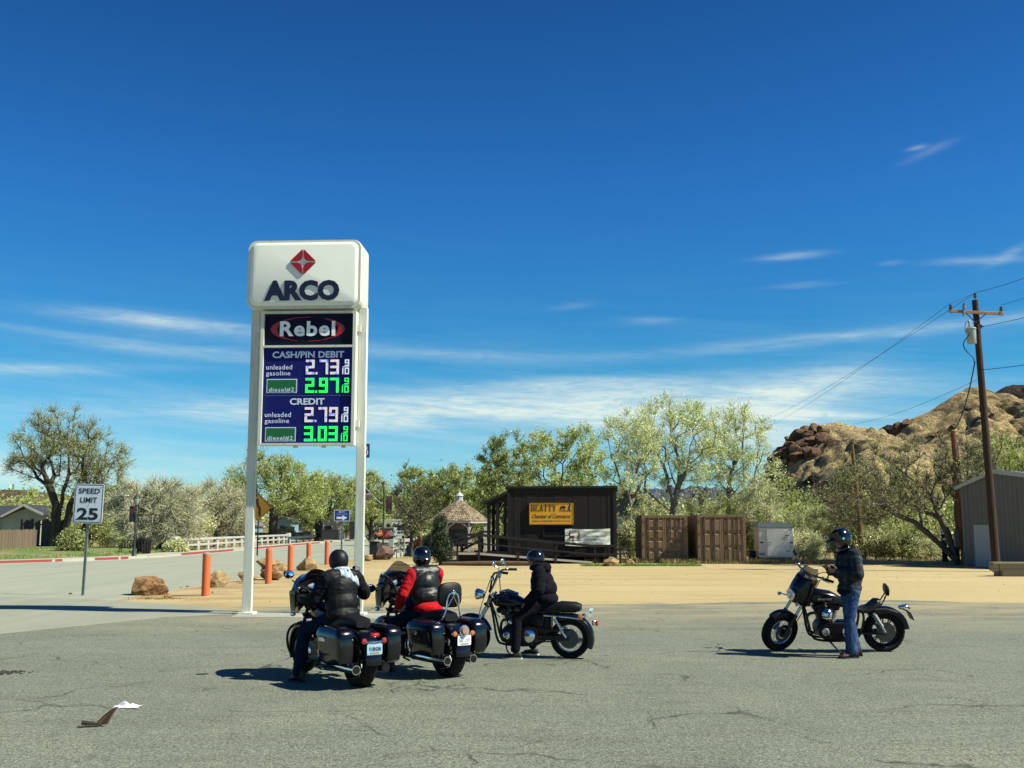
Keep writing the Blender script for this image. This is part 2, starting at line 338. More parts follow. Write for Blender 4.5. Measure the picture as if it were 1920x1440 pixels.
def m_hill(name, sand, rock, dark, s=1.0, lo=.74, hi=.9):
    M, t, p, ob = newmat(name); ge = nd(t, 'ShaderNodeNewGeometry'); sp = nd(t, 'ShaderNodeSeparateXYZ'); lk(t, ge.outputs['Normal'], sp.inputs[0])
    big = tnoise(t, ob, .02 * s, 6, .65, .4); mid = tnoise(t, ob, .11 * s, 7, .7); fi = tnoise(t, ob, .6 * s, 5, .7)
    c = mixc_(t, mrange(t, big, .38, .62), sand, tuple(q * .72 for q in sand))
    c = mixc_(t, mrange(t, fi, .5, .64, 0, .65), c, tuple(q * .4 for q in sand)); f2 = tnoise(t, ob, .28 * s, 6, .75)
    c = mixc_(t, mrange(t, f2, .5, .62, 0, .75), c, tuple(q * .38 for q in rock_)) if 0 else mixc_(t, mrange(t, f2, .53, .66, 0, .55), c, tuple(q * .45 for q in sand))
    rk = mixc_(t, mrange(t, mid, .35, .65), rock, dark)
    c = mixc_(t, mrange(t, mth(t, 'ADD', sp.outputs[2], mth(t, 'MULTIPLY_ADD', mid, .4, -.2)), lo, hi, 1, 0), c, rk)
    c = mixc_(t, mth(t, 'MULTIPLY', mrange(t, mid, .5, .6, 0, .85), mrange(t, big, .42, .56)), c, rk)
    c = mixc_(t, mrange(t, tnoise(t, ob, .045 * s, 6, .7), .5, .62, 0, .55), c, tuple(q * .5 for q in sand))
    vo = nd(t, 'ShaderNodeTexVoronoi', Scale=.14 * s); lk(t, ob, vo.inputs['Vector'])
    c = mixc_(t, mrange(t, vo.outputs['Distance'], .14, .3, .75, 0), c, (.06, .06, .03))
    lk(t, c, p.inputs['Base Color']); p.inputs['Roughness'].default_value = .95; p.inputs['Specular IOR Level'].default_value = .1
    bump_(t, p, mth(t, 'ADD', mth(t, 'MULTIPLY', mid, 2.0), mth(t, 'ADD', f2, mth(t, 'MULTIPLY', fi, .6))), 1.0, 3.5 / s); return M
def m_plaid():
    M, t, p, ob = newmat('plaid_flannel'); c = (.008, .012, .018); sp = nd(t, 'ShaderNodeSeparateXYZ'); lk(t, mapped(t, ob, (1, 1, 1), (0, 0, .4)), sp.inputs[0]); out = None
    for ax, k, ph in ((0, 9.0, .1), (2, 9.0, .35), (1, 9.0, .2)):
        fr = mth(t, 'FRACT', mth(t, 'MULTIPLY_ADD', sp.outputs[ax], k, ph)); s1 = mrange(t, mth(t, 'ABSOLUTE', mth(t, 'SUBTRACT', fr, .5)), .16, .2, 1, 0)
        out = s1 if out is None else mth(t, 'ADD', out, s1)
    col = ramp(t, mth(t, 'MULTIPLY', out, .34), [(.0, (.004, .005, .008)), (.34, (.006, .012, .018)), (.67, (.012, .036, .055)), (1, (.04, .09, .13))])
    lk(t, col, p.inputs['Base Color']); p.inputs['Roughness'].default_value = .9
    bump_(t, p, tnoise(t, mapped(t, ob, (1, 1, 2.2)), 9, 4, .6, .6), .7, .03); return M
def m_cloth(name, c, c2=None, r=.85, k=.6, s=9, st=(1.5, 1.5, .9), spec=.12):
    M, t, p, ob = newmat(name); n = tnoise(t, mapped(t, ob, st), s, 4, .6, .8)
    lk(t, mixc_(t, mrange(t, n, .38, .64), c, c2 or tuple(q * 1.5 for q in c)), p.inputs['Base Color']); p.inputs['Roughness'].default_value = r; p.inputs['Specular IOR Level'].default_value = spec
    bump_(t, p, mth(t, 'ADD', n, mth(t, 'MULTIPLY', tnoise(t, ob, 220, 2), .06)), k, .035); return M
def m_led(name):
    M, t, p, ob = newmat(name); n = tnoise(t, ob, 9, 2, .5)
    c = ramp(t, n, [(.36, (.2, .25, 1)), (.45, (.75, .85, 1)), (.52, (1, .55, .4)), (.6, (.6, .95, .9)), (.68, (.3, .3, 1))])
    p.inputs['Base Color'].default_value = (.05, .05, .05, 1); lk(t, c, p.inputs['Emission Color']); p.inputs['Emission Strength'].default_value = .55; return M
ASPH, DIRT = m_asphalt(), m_dirt()
ROADM = m_concrete('road_surface', (.40, .43, .315), (.48, .50, .38))
CONC = m_concrete('concrete', (.56, .57, .43), (.64, .64, .5))
BARK = mat('bark', (.05, .038, .026), .95, c2=(.12, .1, .075), ns=6, st=(3, 3, .6), bump=.8, bs=14, bd=.04)
BARKP = mat('pale_bark', (.4, .37, .28), .9, c2=(.12, .1, .075), ns=5, st=(3, 3, .8), bump=.5, bs=12, bd=.03)
BARKG = mat('grey_bark', (.13, .11, .085), .95, c2=(.22, .19, .15), ns=5, st=(3, 3, .8), bump=.5, bs=12, bd=.03)
TWIG = mat('twig', (.2, .165, .11), .9); TWIGP = mat('pale_twig', (.56, .54, .38), .9); TWIGD = mat('dark_twig', (.1, .08, .055), .9)
GLOSS = mat('black_gloss_paint', (.004, .004, .006), .2, coat=.25, bump=.02, bs=3, spec=.3)
BAGG = mat('bag_gloss_paint', (.005, .006, .008), .15, coat=.35, spec=.4, bump=.015, bs=4)
GLOSSB = mat('midnight_gloss_paint', (.005, .007, .018), .2, coat=.3, bump=.02, bs=3, spec=.3)
SATIN = mat('black_satin_metal', (.012, .012, .013), .38, m=.3)
RUBBER = mat('rubber', (.012, .012, .012), .8, spec=.2, bump=.3, bs=60, bd=.004)
CHROME = mat('chrome', (.72, .73, .74), .12, m=1)
ALU = mat('aluminium', (.5, .5, .5), .35, m=1)
STEELD = mat('dark_steel', (.08, .08, .085), .4, m=.9)
LEATH = mat('black_leather', (.008, .008, .009), .42, bump=.45, bs=11, bd=.03, c2=(.014, .014, .015), spec=.6)
VINYL = mat('seat_vinyl', (.008, .008, .009), .5, spec=.3, bump=.3, bs=30, bd=.006)
PLAST = mat('black_plastic', (.01, .01, .011), .5, spec=.25)
MIRR = mat('mirror_glass', (.8, .82, .85), .02, m=1)
REDL = mat('red_lens', (.62, .012, .012), .15, coat=1); AMBL = mat('amber_lens', (.75, .2, .02), .15, coat=1)
WHITE = mat('white_paint', (.74, .74, .66), .45, c2=(.66, .66, .57), ns=1.5, det=6); WHITEC = mat('cream_sign_face', (.76, .78, .68), .4, c2=(.72, .74, .64), ns=.9)
GALV = mat('galvanised_steel', (.2, .25, .25), .5, m=.6, c2=(.12, .16, .16), ns=5)
SKIN = mat('skin', (.42, .22, .15), .5, c2=(.36, .17, .11), ns=12)
HAIR = mat('hair', (.03, .02, .014), .6, bump=.4, bs=60)
# ================================================================ SETTING: ground, road, kerb, hills
def sheet(name, pts, z, m, jag=0.0, seed=0, step=.8, label=None):
    rng = random.Random(seed); out = []
    for i, p in enumerate(pts):
        q = pts[(i + 1) % len(pts)]; d = math.dist(p, q); n = max(1, int(d / step)) if jag else 1; n = min(n, 400)
        for k in range(n):
            t = k / n; x = p[0] + (q[0] - p[0]) * t; y = p[1] + (q[1] - p[1]) * t
            if jag:
                j = jag * (noise.noise(V((x * .35, y * .35, seed))) * 1.6 + noise.noise(V((x * 1.3, y * 1.3, seed + 5))) * .6)
                x += j * .5; y += j
            out.append((x, y))
    b = MB(); b.prism(out, (0, 0, z - .02), (1, 0, 0), (0, 1, 0), (0, 0, .02))
    o = b.build(name, m, smooth=False); return struct(o, label)
g = MB(); g.add([(-9000, -300, 0), (9000, -300, 0), (9000, 14000, 0), (-9000, 14000, 0)], [(0, 1, 2, 3)])
struct(g.build('ground', DIRT, smooth=False, fix=False), 'tan sandy dirt ground reaching to the hills')
lot = [(-8.6, 24.2), (-6.5, 27.0), (-3, 27.6), (0, 27.3), (4, 28.2), (9, 28.8), (15, 28.2), (22, 28.6), (30, 29), (60, 29), (60, -8), (-14, -8), (-12, 16)]
sheet('asphalt_lot', lot, .006, ASPH, .6, 3, .22, 'worn grey asphalt lot in the foreground with cracks')
RX0, RX1 = -23.0, -10.6
sheet('road', [(-34, -8), (RX1 + .2, -8), (RX1, 30), (RX1 + .9, 60), (RX1 + 1.2, 130), (RX1 - 1.6, 260), (-24.5, 260), (-22.9, 130), (RX0 + .3, 68), (-26.2, 58.5), (-34, 50)], .010, ROADM, label='pale grey street running away past the pumps')
sheet('driveway_apron', [(-12.6, 10), (-10.4, 15.8), (-9.6, 19.6), (-7.6, 23.6), (-6.2, 24.6), (-7.2, 26.5), (-10.2, 28.4), (-11.6, 29.6), (-14.5, 30.5), (-15, 10)], .014, m_concrete('apron_concrete', (.36, .37, .28), (.43, .44, .33)), .12, 9, .6, 'pale concrete driveway apron beside the lot')
sheet('concrete_pad', [(-6.1, 23.7), (-3.0, 23.3), (-2.6, 24.6), (-6.2, 25.1)], .012, mat('pad_concrete', (.42, .42, .34), .9, c2=(.54, .52, .4), ns=2, bump=.4, bs=30), .1, 12, .3, 'pale concrete pad under the tall price sign')
# kerb and pavement on the far side of the street
KP = [(-34, 50.6), (-28.4, 56.2), (-25.6, 60.5), (-23.6, 65), (-22.8, 70), (-22.7, 90), (-22.8, 110), (-23.0, 130), (-24.3, 200)]
def offset(path, d):
    out = []
    for i, p in enumerate(path):
        a = V(path[max(i - 1, 0)]); b = V(path[min(i + 1, len(path) - 1)]); t = (b - a).normalized(); out.append((p[0] - t.y * d, p[1] + t.x * d))
    return out
def along(path, y):
    for a, b in zip(path, path[1:]):
        if a[1] <= y <= b[1]: t = (y - a[1]) / (b[1] - a[1]); return a[0] + (b[0] - a[0]) * t
def strip(name, path, d0, d1, z0, z1, m, label):
    a = offset(path, d0); b = offset(path, d1); bb = MB()
    bb.rings([[(p[0], p[1], z0), (q[0], q[1], z0), (q[0], q[1], z1), (p[0], p[1], z1)] for p, q in zip(a, b)])
    return struct(bb.build(name, m, smooth=False), label)
strip('gutter', KP, -.55, 0, 0, .016, mat('gutter_concrete', (.52, .52, .42), .85, c2=(.6, .58, .46), ns=1.5), 'pale concrete gutter along the far kerb')
strip('kerb', KP, 0, .18, 0, .15, CONC, 'pale concrete kerb on the far side of the street')
strip('pavement', KP, .184, 1.9, 0, .145, mat('pavement_concrete', (.58, .57, .45), .85, c2=(.66, .63, .5), ns=1.2, bump=.2, bs=20), 'pale concrete pavement beyond the red kerb')
REDP = mat('red_kerb_paint', (.46, .05, .06), .7, c2=(.36, .07, .07), ns=3)
for y0, y1, lb in ((56.6, 61, 'short red painted stretch of kerb by the grass verge'), (63.2, 66, 'red painted stretch of kerb below the bannered lamp'), (68.5, 129, 'long red painted kerb running beside the white bridge railing')):
    ys = [y0 + (y1 - y0) * k / 10 for k in range(11)]; pth = [(along(KP, y), y) for y in ys]
    strip('red_kerb_paint', pth, -.006, .16, .02, .156, REDP, lb)
# hills
HILLS = []
def hill(name, prof, Yr, D, back, m, amp, seed, nx=240, ny=120, rocks=None, label='', pw=1.0, ns=1.0):
    pr = [at(px, py, Yr) for px, py in prof]; xs = np.linspace(pr[0].x, pr[-1].x, nx); zr = np.interp(xs, [p.x for p in pr], [p.z for p in pr])
    vs = []; fs = []
    for j in range(ny + 1):
        t = j / ny * 1.5                              # 0 foot, 1 ridge, 1.5 back
        for i, x in enumerate(xs):
            y = Yr - D * (1 - t) if t <= 1 else Yr + back * (t - 1) * 2
            s = t ** pw if t <= 1 else 1 - (t - 1) * 1.2
            p = V((x * .02 * ns, y * .02 * ns, seed)); n = 0; a = 1; f = 1
            for _ in range(8): n += a * noise.noise(p * f); a *= .6; f *= 2.1
            wx = x + 6 * noise.noise(V((x * .03, y * .03, seed))); rg = 1.6 * abs(noise.noise(V((wx * .045 * ns, y * .014 * ns, seed + 3)))) + 1.1 * abs(noise.noise(V((wx * .12 * ns, y * .035 * ns, seed + 8)))) + .5 * abs(noise.noise(V((wx * .3 * ns, y * .1 * ns, seed + 5)))) - .5
            z = zr[i] * s + (n * amp * .75 + rg * amp * .8) * min(1, t * 1.6) * (1 - .75 * max(0, 1 - abs(t - 1) * 5))
            if rocks:
                for (rx, ry, w, hgt) in rocks:
                    c = at(rx, ry, Yr); k = math.exp(-((x - c.x) / w) ** 2 - ((z - c.z) / (w * .9)) ** 2)
                    if k > .02:
                        q = V((x * .11, y * .07, z * .13)); d, _p = noise.voronoi(q); z += k * hgt * .34 * (.6 - 1.3 * d[0] + .5 * noise.noise(q * 2.4)); y -= k * hgt * 1.1 * min(d[1] - d[0], .5)
            vs.append((x, y, max(z, -3) if t > 0 else -3))
    for j in range(ny):
        for i in range(nx - 1): a = j * nx + i; fs.append((a, a + 1, a + nx + 1, a + nx))
    b = MB(); b.add(vs, fs); HILLS.append((xs, zr, Yr, D, pw)); return struct(b.build(name, m, ang=16, fix=False), label)
SANDH = m_hill('hill_sand', (.92, .7, .34), (.2, .085, .055), (.075, .05, .04), .55, .45, .62)
ROCKH = m_hill('hill_rock', (.25, .165, .095), (.14, .075, .05), (.06, .04, .035), .6, .72, .9)
DARKH = m_hill('hill_dark', (.13, .1, .085), (.1, .07, .06), (.06, .045, .045), .25)
hill('hill', [(1300, 1010), (1380, 985), (1415, 930), (1440, 880), (1462, 845), (1490, 822), (1515, 799), (1540, 796), (1565, 793), (1600, 800), (1635, 812), (1662, 826), (1700, 850), (1760, 890), (1850, 930), (1960, 985), (2050, 1010)], 330, 150, 70, SANDH, 3.2, 2, 300, 150,
     None, 'low tan desert hill with dark red crags at one shoulder')
hill('hill', [(1560, 990), (1610, 880), (1650, 830), (1680, 808), (1690, 797), (1740, 776), (1790, 742), (1815, 729), (1850, 730), (1875, 742), (1920, 765), (2000, 790), (2100, 830), (2300, 900), (2500, 985)], 470, 210, 110, SANDH, 4.6, 11, 300, 150,
     None, 'tall tan desert hill behind the utility poles')
hill('hill', [(1600, 940), (1650, 800), (1665, 795), (1700, 812), (1780, 900), (1860, 735), (1885, 724), (1910, 722), (1960, 715), (2100, 700), (2300, 760), (2500, 900)], 900, 300, 200, DARKH, 8, 21, 120, 50, None, 'dark far ridge showing over the tall tan hill')
hill('hill', [(-900, 930), (-300, 912), (-60, 914), (60, 920), (140, 930), (300, 950), (500, 975), (800, 990)], 1500, 500, 300, m_hill('hill_brown', (.42, .3, .2), (.32, .22, .15), (.2, .14, .1), .12), 10, 31, 90, 40, None, 'low brown ridge far beyond the gabled house')
hill('hill', [(1020, 985), (1100, 950), (1160, 930), (1210, 917), (1235, 914), (1262, 920), (1300, 912), (1380, 925), (1480, 940), (1600, 985)], 5200, 1500, 800, m_hill('hill_haze_blue', (.3, .34, .46), (.22, .25, .36), (.18, .2, .3), .03), 40, 41, 80, 40, None, 'distant bluish mountain seen between the cottonwood trunks')  # blue of the distance haze is put into the rock colours here

# ================================================================ TREES
def np_mesh(name, vs, faces, mats, parent, org, mi=None, smooth=False):
    """faces: list of (n x k) index arrays"""
    me = bpy.data.meshes.new(name); vs = np.asarray(vs, np.float32) - np.asarray(org, np.float32); me.vertices.add(len(vs)); me.vertices.foreach_set('co', vs.ravel())
    lv = np.concatenate([f.ravel() for f in faces]); ls = []; o = 0
    for f in faces: ls.append(o + np.arange(len(f)) * f.shape[1]); o += f.size
    ls = np.concatenate(ls); me.loops.add(len(lv)); me.loops.foreach_set('vertex_index', lv.astype(np.int32)); me.polygons.add(len(ls)); me.polygons.foreach_set('loop_start', ls.astype(np.int32))
    for m in mats: me.materials.append(m)
    if mi is not None: me.polygons.foreach_set('material_index', mi.astype(np.int32))
    if smooth: me.polygons.foreach_set('use_smooth', np.ones(len(ls), bool))
    me.update(calc_edges=True); ob = bpy.data.objects.new(name, me); C.objects.link(ob); ob.parent = parent; return ob
def cones(P0, P1, R0, R1, n=5):
    P0, P1 = np.asarray(P0, float), np.asarray(P1, float); d = P1 - P0; d /= np.linalg.norm(d, axis=1)[:, None] + 1e-9
    a = np.where(np.abs(d[:, 2:3]) < .9, [[0, 0, 1.]], [[1., 0, 0]]); u = np.cross(d, a); u /= np.linalg.norm(u, axis=1)[:, None]; w = np.cross(d, u)
    th = 2 * np.pi * np.arange(n) / n; cs = np.cos(th)[None, :, None]; sn = np.sin(th)[None, :, None]
    e = u[:, None] * cs + w[:, None] * sn; v = np.concatenate([P0[:, None] + e * np.asarray(R0)[:, None, None], (P1 + d * np.asarray(R1)[:, None] * .5)[:, None] + e * np.asarray(R1)[:, None, None]], 1)
    k = np.arange(len(P0))[:, None] * 2 * n; i = np.arange(n)[None]; j = (np.arange(n)[None] + 1) % n
    f = np.stack([k + i, k + j, k + n + j, k + n + i], 2).reshape(-1, 4); return v.reshape(-1, 3), f
LEAF_G = m_leaf('leaf_green', (.36, .4, .13), (.22, .27, .08)); LEAF_Y = m_leaf('leaf_yellow_green', (.46, .51, .17), (.3, .35, .1))
LEAF_P = m_leaf('leaf_pale', (.62, .62, .34), (.44, .47, .22)); LEAF_S = m_leaf('leaf_straw', (.54, .54, .28), (.4, .42, .18)); LEAF_D = m_leaf('leaf_dark', (.035, .055, .022), (.02, .034, .014), .2)
LEAF_O = m_leaf('leaf_olive', (.36, .39, .14), (.26, .28, .1)); LEAF_C = m_leaf('leaf_cottonwood', (.6, .64, .32), (.42, .48, .2))
def unit(rng, n):
    v = rng.normal(size=(n, 3)); return v / np.linalg.norm(v, axis=1)[:, None]
def tree(name, label, cat, base, h, rad, seed, leaf=LEAF_G, bark=BARK, twig=TWIG, na=150, nl=6000, ls=.1, tr=.22, cb=.25, lean=(0, 0), sig=.07, nt=700, tl=.7, tw=.014, group='trees along the creek',
         trunks=None, lobes=None, flat=.0, droop=0.0, limb=.5, inner=0.0):
    nl = int(nl * 2.3); ls *= .74; nt = int(nt * 1.4); rng = np.random.default_rng(seed); b = np.array(base, float); top = b + np.array([lean[0], lean[1], h])
    if lobes is None:
        c = b + np.array([lean[0] * .8, lean[1] * .8, h * (1 + cb) / 2]); lobes = [(c, np.array([rad, rad * .9, h * (1 - cb) / 2]))]
    else: lobes = [(b + np.array(c_, float), np.array(r_, float)) for c_, r_ in lobes]
    wts = np.array([np.prod(l[1]) ** .75 for l in lobes]); wts = wts / wts.sum(); A = []
    while len(A) < na:
        c, r = lobes[rng.choice(len(lobes), p=wts)]; q = unit(rng, 1)[0] * (rng.random() ** (.42 if not inner else .6)); p = c + q * r
        if p[2] < b[2] + .3: continue
        if noise.noise(V(p) * (2.6 / max(rad, .5)) + V((seed, 0, 0))) < -.22: continue
        A.append(p)
    A = np.array(A)
    # trunk(s)
    P = []; par = []
    for tk in (trunks or [[(0, 0, 0), (lean[0] * .25, lean[1] * .25, h * cb * .6), (lean[0] * .5, lean[1] * .5, h * (cb + .12))]]):
        prev = -1
        for k in range(len(tk) - 1):
            a0, a1 = np.array(tk[k], float), np.array(tk[k + 1], float); n = 4
            for j in range(n + (k == len(tk) - 2)):
                P.append(b + a0 + (a1 - a0) * j / n + (rng.normal(size=3) * .006 * h * (0 if (k == 0 and j == 0) else .5)) * [1, 1, .2]); par.append(prev); prev = len(P) - 1
    DR = [np.zeros(3)] * len(P); PL = [0.0] * len(P)
    for i in range(len(P)):
        if par[i] >= 0: dd = P[i] - P[par[i]]; q = np.linalg.norm(dd); DR[i] = dd / (q + 1e-9); PL[i] = PL[par[i]] + q
    t0 = np.array(P).mean(0); order = np.argsort(np.linalg.norm((A - t0) * [1, 1, .8], axis=1)); ends = []
    for ai in order:
        a = A[ai]; Q = np.array(P); d = a - Q; dist = np.linalg.norm(d, axis=1); cosA = (d * np.array(DR)).sum(1) / (dist + 1e-9); cost = dist * (1 + .55 * (1 - cosA)) + .38 * np.array(PL) + limb * np.maximum(0, Q[:, 2] - a[2] + .15 * dist) + (Q[:, 2] < b[2] + h * cb * .45) * h * .4
        j = int(np.argmin(cost)); L = dist[j]; k = max(1, int(L / (h * .05))); prev = j; s = Q[j]; side = unit(rng, 1)[0] * L * .05; q0 = prev
        for m in range(1, k + 1):
            t = m / k; p = s + (a - s) * t + side * math.sin(math.pi * t) + np.array([0, 0, -droop * L * (t ** 2) + .06 * L * math.sin(math.pi * t)]) + rng.normal(size=3) * L * .008
            dd = p - P[prev]; q = np.linalg.norm(dd); DR.append(dd / (q + 1e-9)); PL.append(PL[prev] + q); P.append(p); par.append(prev); prev = len(P) - 1
        ends.append(prev)
    P = np.array(P); par = np.array(par); cnt = np.zeros(len(P))
    for e in ends: cnt[e] += 1
    for i in range(len(P) - 1, -1, -1):
        if par[i] >= 0: cnt[par[i]] += cnt[i]
    rt = tr * (np.maximum(cnt, .6) / max(cnt.max(), 1)) ** .6; rt = np.maximum(rt, .007)
    sel = par >= 0; r0 = rt[par[sel]].copy(); hz = (P[par[sel]][:, 2] - b[2]); r0 = np.where(hz < h * .03, r0 * 1.35, np.minimum(r0, rt[sel] * 1.5)); r1 = rt[sel]
    root = thing(name, label, cat, tuple(b), 0, group)
    v, f = cones(P[par[sel]], P[sel], r0, r1, 6); np_mesh('trunk', v, [f], [bark], root, b, smooth=True)
    # crown: twigs and leaves round the fine branches
    fine = np.where((cnt < max(4, na * .03)))[0]; vs = []; fs4 = np.zeros((0, 4), int); cen = A.mean(0)
    off = 0; parts = []; mi = []
    if nt:
        k = rng.choice(fine, nt); o = P[k]; d = (o - cen); d /= np.linalg.norm(d, axis=1)[:, None] + 1e-6
        d = d * .6 + unit(rng, nt) * .8 + np.array([0, 0, .35 - droop * 2]); d /= np.linalg.norm(d, axis=1)[:, None]; Lt = tl * rng.uniform(.4, 1.2, nt)[:, None]
        s = np.cross(d, unit(rng, nt)); s /= np.linalg.norm(s, axis=1)[:, None] + 1e-6; mid = o + d * Lt * .55 + unit(rng, nt) * Lt * .06; s *= tw
        tip = o + d * Lt + np.array([0, 0, -.3 * droop]) * Lt
        v = np.stack([o - s, o + s, mid + s * .7, mid - s * .7, tip], 1).reshape(-1, 3); kk = np.arange(nt)[:, None] * 5
        vs.append(v); parts.append(kk + np.array([[0, 1, 2, 3]])); parts.append(kk + np.array([[3, 2, 4]])); mi += [np.ones(nt), np.ones(nt)]; off = len(v)
        anchors = P[fine]; tw_o, tw_t, tw_m = o, tip, mid
    else: anchors = P[fine]
    n2_ = int(nl * .8) if nt else 0; n1_ = nl - n2_; p = anchors[rng.choice(len(anchors), n1_)] + rng.normal(size=(n1_, 3)) * sig * min(h, 2 * rad) * (.8 if nt else 1) * np.array([1, 1, .8])
    if nt:
        k = rng.choice(nt, n2_, p=(lambda q: q / q.sum())(rng.random(nt) ** 2 + .05)); tt = rng.random(n2_)[:, None] ** .8; p2 = tw_o[k] * (1 - tt) + tw_t[k] * tt + rng.normal(size=(n2_, 3)) * (.05 + .06 * tl) * (1.1 - .6 * tt); p = np.concatenate([p, p2])
    u = unit(rng, nl); w = np.cross(u, unit(rng, nl)); w /= np.linalg.norm(w, axis=1)[:, None] + 1e-6; sz = ls * rng.uniform(.55, 1.3, nl)[:, None]
    v = np.stack([p - u * sz, p + w * sz * .5, p + u * sz, p - w * sz * .5], 1).reshape(-1, 3); v[:, 2] = np.maximum(v[:, 2], b[2] + .02)
    vs.append(v); parts.append(off + np.arange(nl)[:, None] * 4 + np.arange(4)[None]); mi.append(np.zeros(nl))
    np_mesh('crown', np.concatenate(vs), parts, [leaf, twig], root, b, np.concatenate(mi)); return root
# ================================================================ SIGNS
BLUEP = mat('sign_navy', (.012, .02, .22), .6, c2=(.01, .017, .19), ns=1, spec=.15); DARKN = mat('logo_navy', (.004, .006, .03), .3); REDS = mat('logo_red', (.5, .01, .018), .35)
NAVYT = mat('letter_navy', (.008, .012, .05), .4); PALEB = mat('letter_pale_blue', (.62, .7, .85), .5); GREENP = mat('sign_green', (.01, .2, .05), .4); WHT = mat('letter_white', (.88, .9, .88), .45)
LEDG = mat('led_green', (.02, 1.0, .12), .5, es=.6); LEDM = m_led('led_mixed'); LEDW = mat('led_white', (.8, .9, 1.0), .5, es=.4); BLACKS = mat('sign_black', (.004, .004, .006), .4)
def rrect(w, h, r, n=6):
    out = []
    for cx, cy, a0 in ((w / 2 - r, h / 2 - r, 0), (-w / 2 + r, h / 2 - r, 90), (-w / 2 + r, -h / 2 + r, 180), (w / 2 - r, -h / 2 + r, 270)):
        for k in range(n + 1): a = R(a0 + 90 * k / n); out.append((cx + r * math.cos(a), cy + r * math.sin(a)))
    return out
def rim_loft(b, y0, rings):                       # rings: (w,h,r,y) rounded rectangles stacked along -Y
    b.rings([[V((x + cx, y, z + cz)) for x, z in rrect(w, h, r)] for (w, h, r, y, cx, cz) in rings])
sg = thing('price_sign', 'tall white fuel price sign on two square poles with glowing prices', 'price sign', (-4.69, 24.4, 0), R(-3))
SIGNW = mat('sign_white_paint', (.73, .75, .63), .5, c2=(.55, .55, .45), ns=3.5, st=(3, 3, .35), lo=.5, hi=.78, bump=.1, bs=6)
for x in (-1.27, 1.25):
    b = MB(); b.box((x, 0, 3.5), (.2, .14, 7.0), bev=.012); b.box((x, 0, .03), (.36, .34, .06), bev=.01); b.build('pole', SIGNW, sg)
hd = MB(); cz, cx = 7.72, -.07; hw, hh = 2.62, 1.62
rim_loft(hd, 0, [(hw - .02, hh - .04, .2, .5, cx, cz), (hw + .04, hh, .22, .44, cx, cz), (hw + .04, hh, .22, .1, cx, cz), (hw - .04, hh - .05, .2, .07, cx, cz), (hw - .04, hh - .05, .2, .03, cx, cz), (hw + .04, hh, .22, 0, cx, cz), (hw + .04, hh, .22, -.36, cx, cz), (hw - .0, hh - .03, .2, -.42, cx, cz)])
head = hd.build('sign_cabinet', SIGNW, sg, ang=50)
fc = MB(); rim_loft(fc, 0, [(hw - .12, hh - .14, .16, -.415, cx, cz), (hw - .12, hh - .14, .16, -.43, cx, cz), (hw - .22, hh - .24, .13, -.46, cx, cz), (hw - .28, hh - .3, .12, -.468, cx, cz)])
fc.build('sign_face', WHITEC, head, ang=50)
text('ARCO', NAVYT, head, (1.74, .48), face_M(cx - .03, -.468, 7.32), bold=.05, extrude=.022)
dm = MB(); dcz = 7.99; s_ = .315
for (ax, az) in ((1, 1), (-1, 1), (-1, -1), (1, -1)):      # red diamond in four blades round a four pointed star
    k = .018; pts = [(ax * k, az * (s_ - k)), (ax * (s_ - k), az * k)]
    arc = [(ax * (.02 + .115 * (1 - math.sin(q)) + 0), az * (.02 + .115 * (1 - math.cos(q)))) for q in [R(90 * j / 8) for j in range(9)]]
    dm.prism(pts + arc if ax * az > 0 else pts + arc, (cx - .02, -.494, dcz), (1, 0, 0), (0, 0, 1), (0, .026, 0))
dm.build('diamond_emblem', REDS, head, smooth=False)
fr = MB(); fz0, fz1 = 3.78, 6.86; x0, x1 = -1.1, 1.1
for lo, hi in (((x0, -.2, fz0), (x0 + .07, .12, fz1)), ((x1 - .07, -.2, fz0), (x1, .12, fz1)), ((x0 + .07, -.2, fz1 - .05), (x1 - .07, .12, fz1)), ((x0 + .07, -.2, fz0), (x1 - .07, .12, fz0 + .05)), ((x0 + .07, -.2, 6.02), (x1 - .07, .12, 6.07))): fr.b2(lo, hi)
fr.b2((x0 + .07, -.1, fz0 + .05), (x1 - .07, .1, fz1 - .05))
for x in (x0 - .045, x1 + .04): fr.b2((x - .045, -.06, 4.2), (x + .04, .06, 4.35)); fr.b2((x - .045, -.06, 6.4), (x + .04, .06, 6.55))
for x in (-.3, .35, .8): fr.b2((x, -.12, fz0 - .05), (x + .08, .0, fz0 + .004))
frame = fr.build('panel_frame', SIGNW, sg, loc=(.045, -.16, 0))
pb = MB(); pb.b2((x0 + .072, -.135, 6.072), (x1 - .072, -.104, fz1 - .052)); top = pb.build('brand_panel', mat('brand_panel_navy', (.006, .007, .03), .6, spec=.15), sg, loc=(.045, -.16, 0))
pb = MB(); pb.b2((x0 + .072, -.135, fz0 + .052), (x1 - .072, -.104, 6.018)); pp = pb.build('price_panel', BLUEP, sg, loc=(.045, -.16, 0))
ov = MB(); oz, oR, orr = 6.45, .86, .285                   # red swoosh oval: a crescent ring thick at its ends
def ovp(a, k): return (math.cos(a) * oR * k, math.sin(a) * orr * k)
n = 60; vs = []
for j in range(n + 1):
    a = 2 * math.pi * j / n + .35; th = .05 + .13 * abs(math.cos(a)) ** 2.5
    o1 = ovp(a, 1.0); o2 = (math.cos(a) * oR * (1 - th), math.sin(a) * orr * (1 - th * .9)); vs += [(o1[0] - .03, -.137, oz + o1[1]), (o2[0] - .03, -.137, oz + o2[1])]
ov.add(vs, [(2 * j, 2 * j + 1, 2 * j + 3, 2 * j + 2) for j in range(n) if not (6 < j < 11 or 38 < j < 42)]); ov.build('red_oval', mat('oval_red', (.55, .02, .015), .35), top, smooth=False, fix=False)
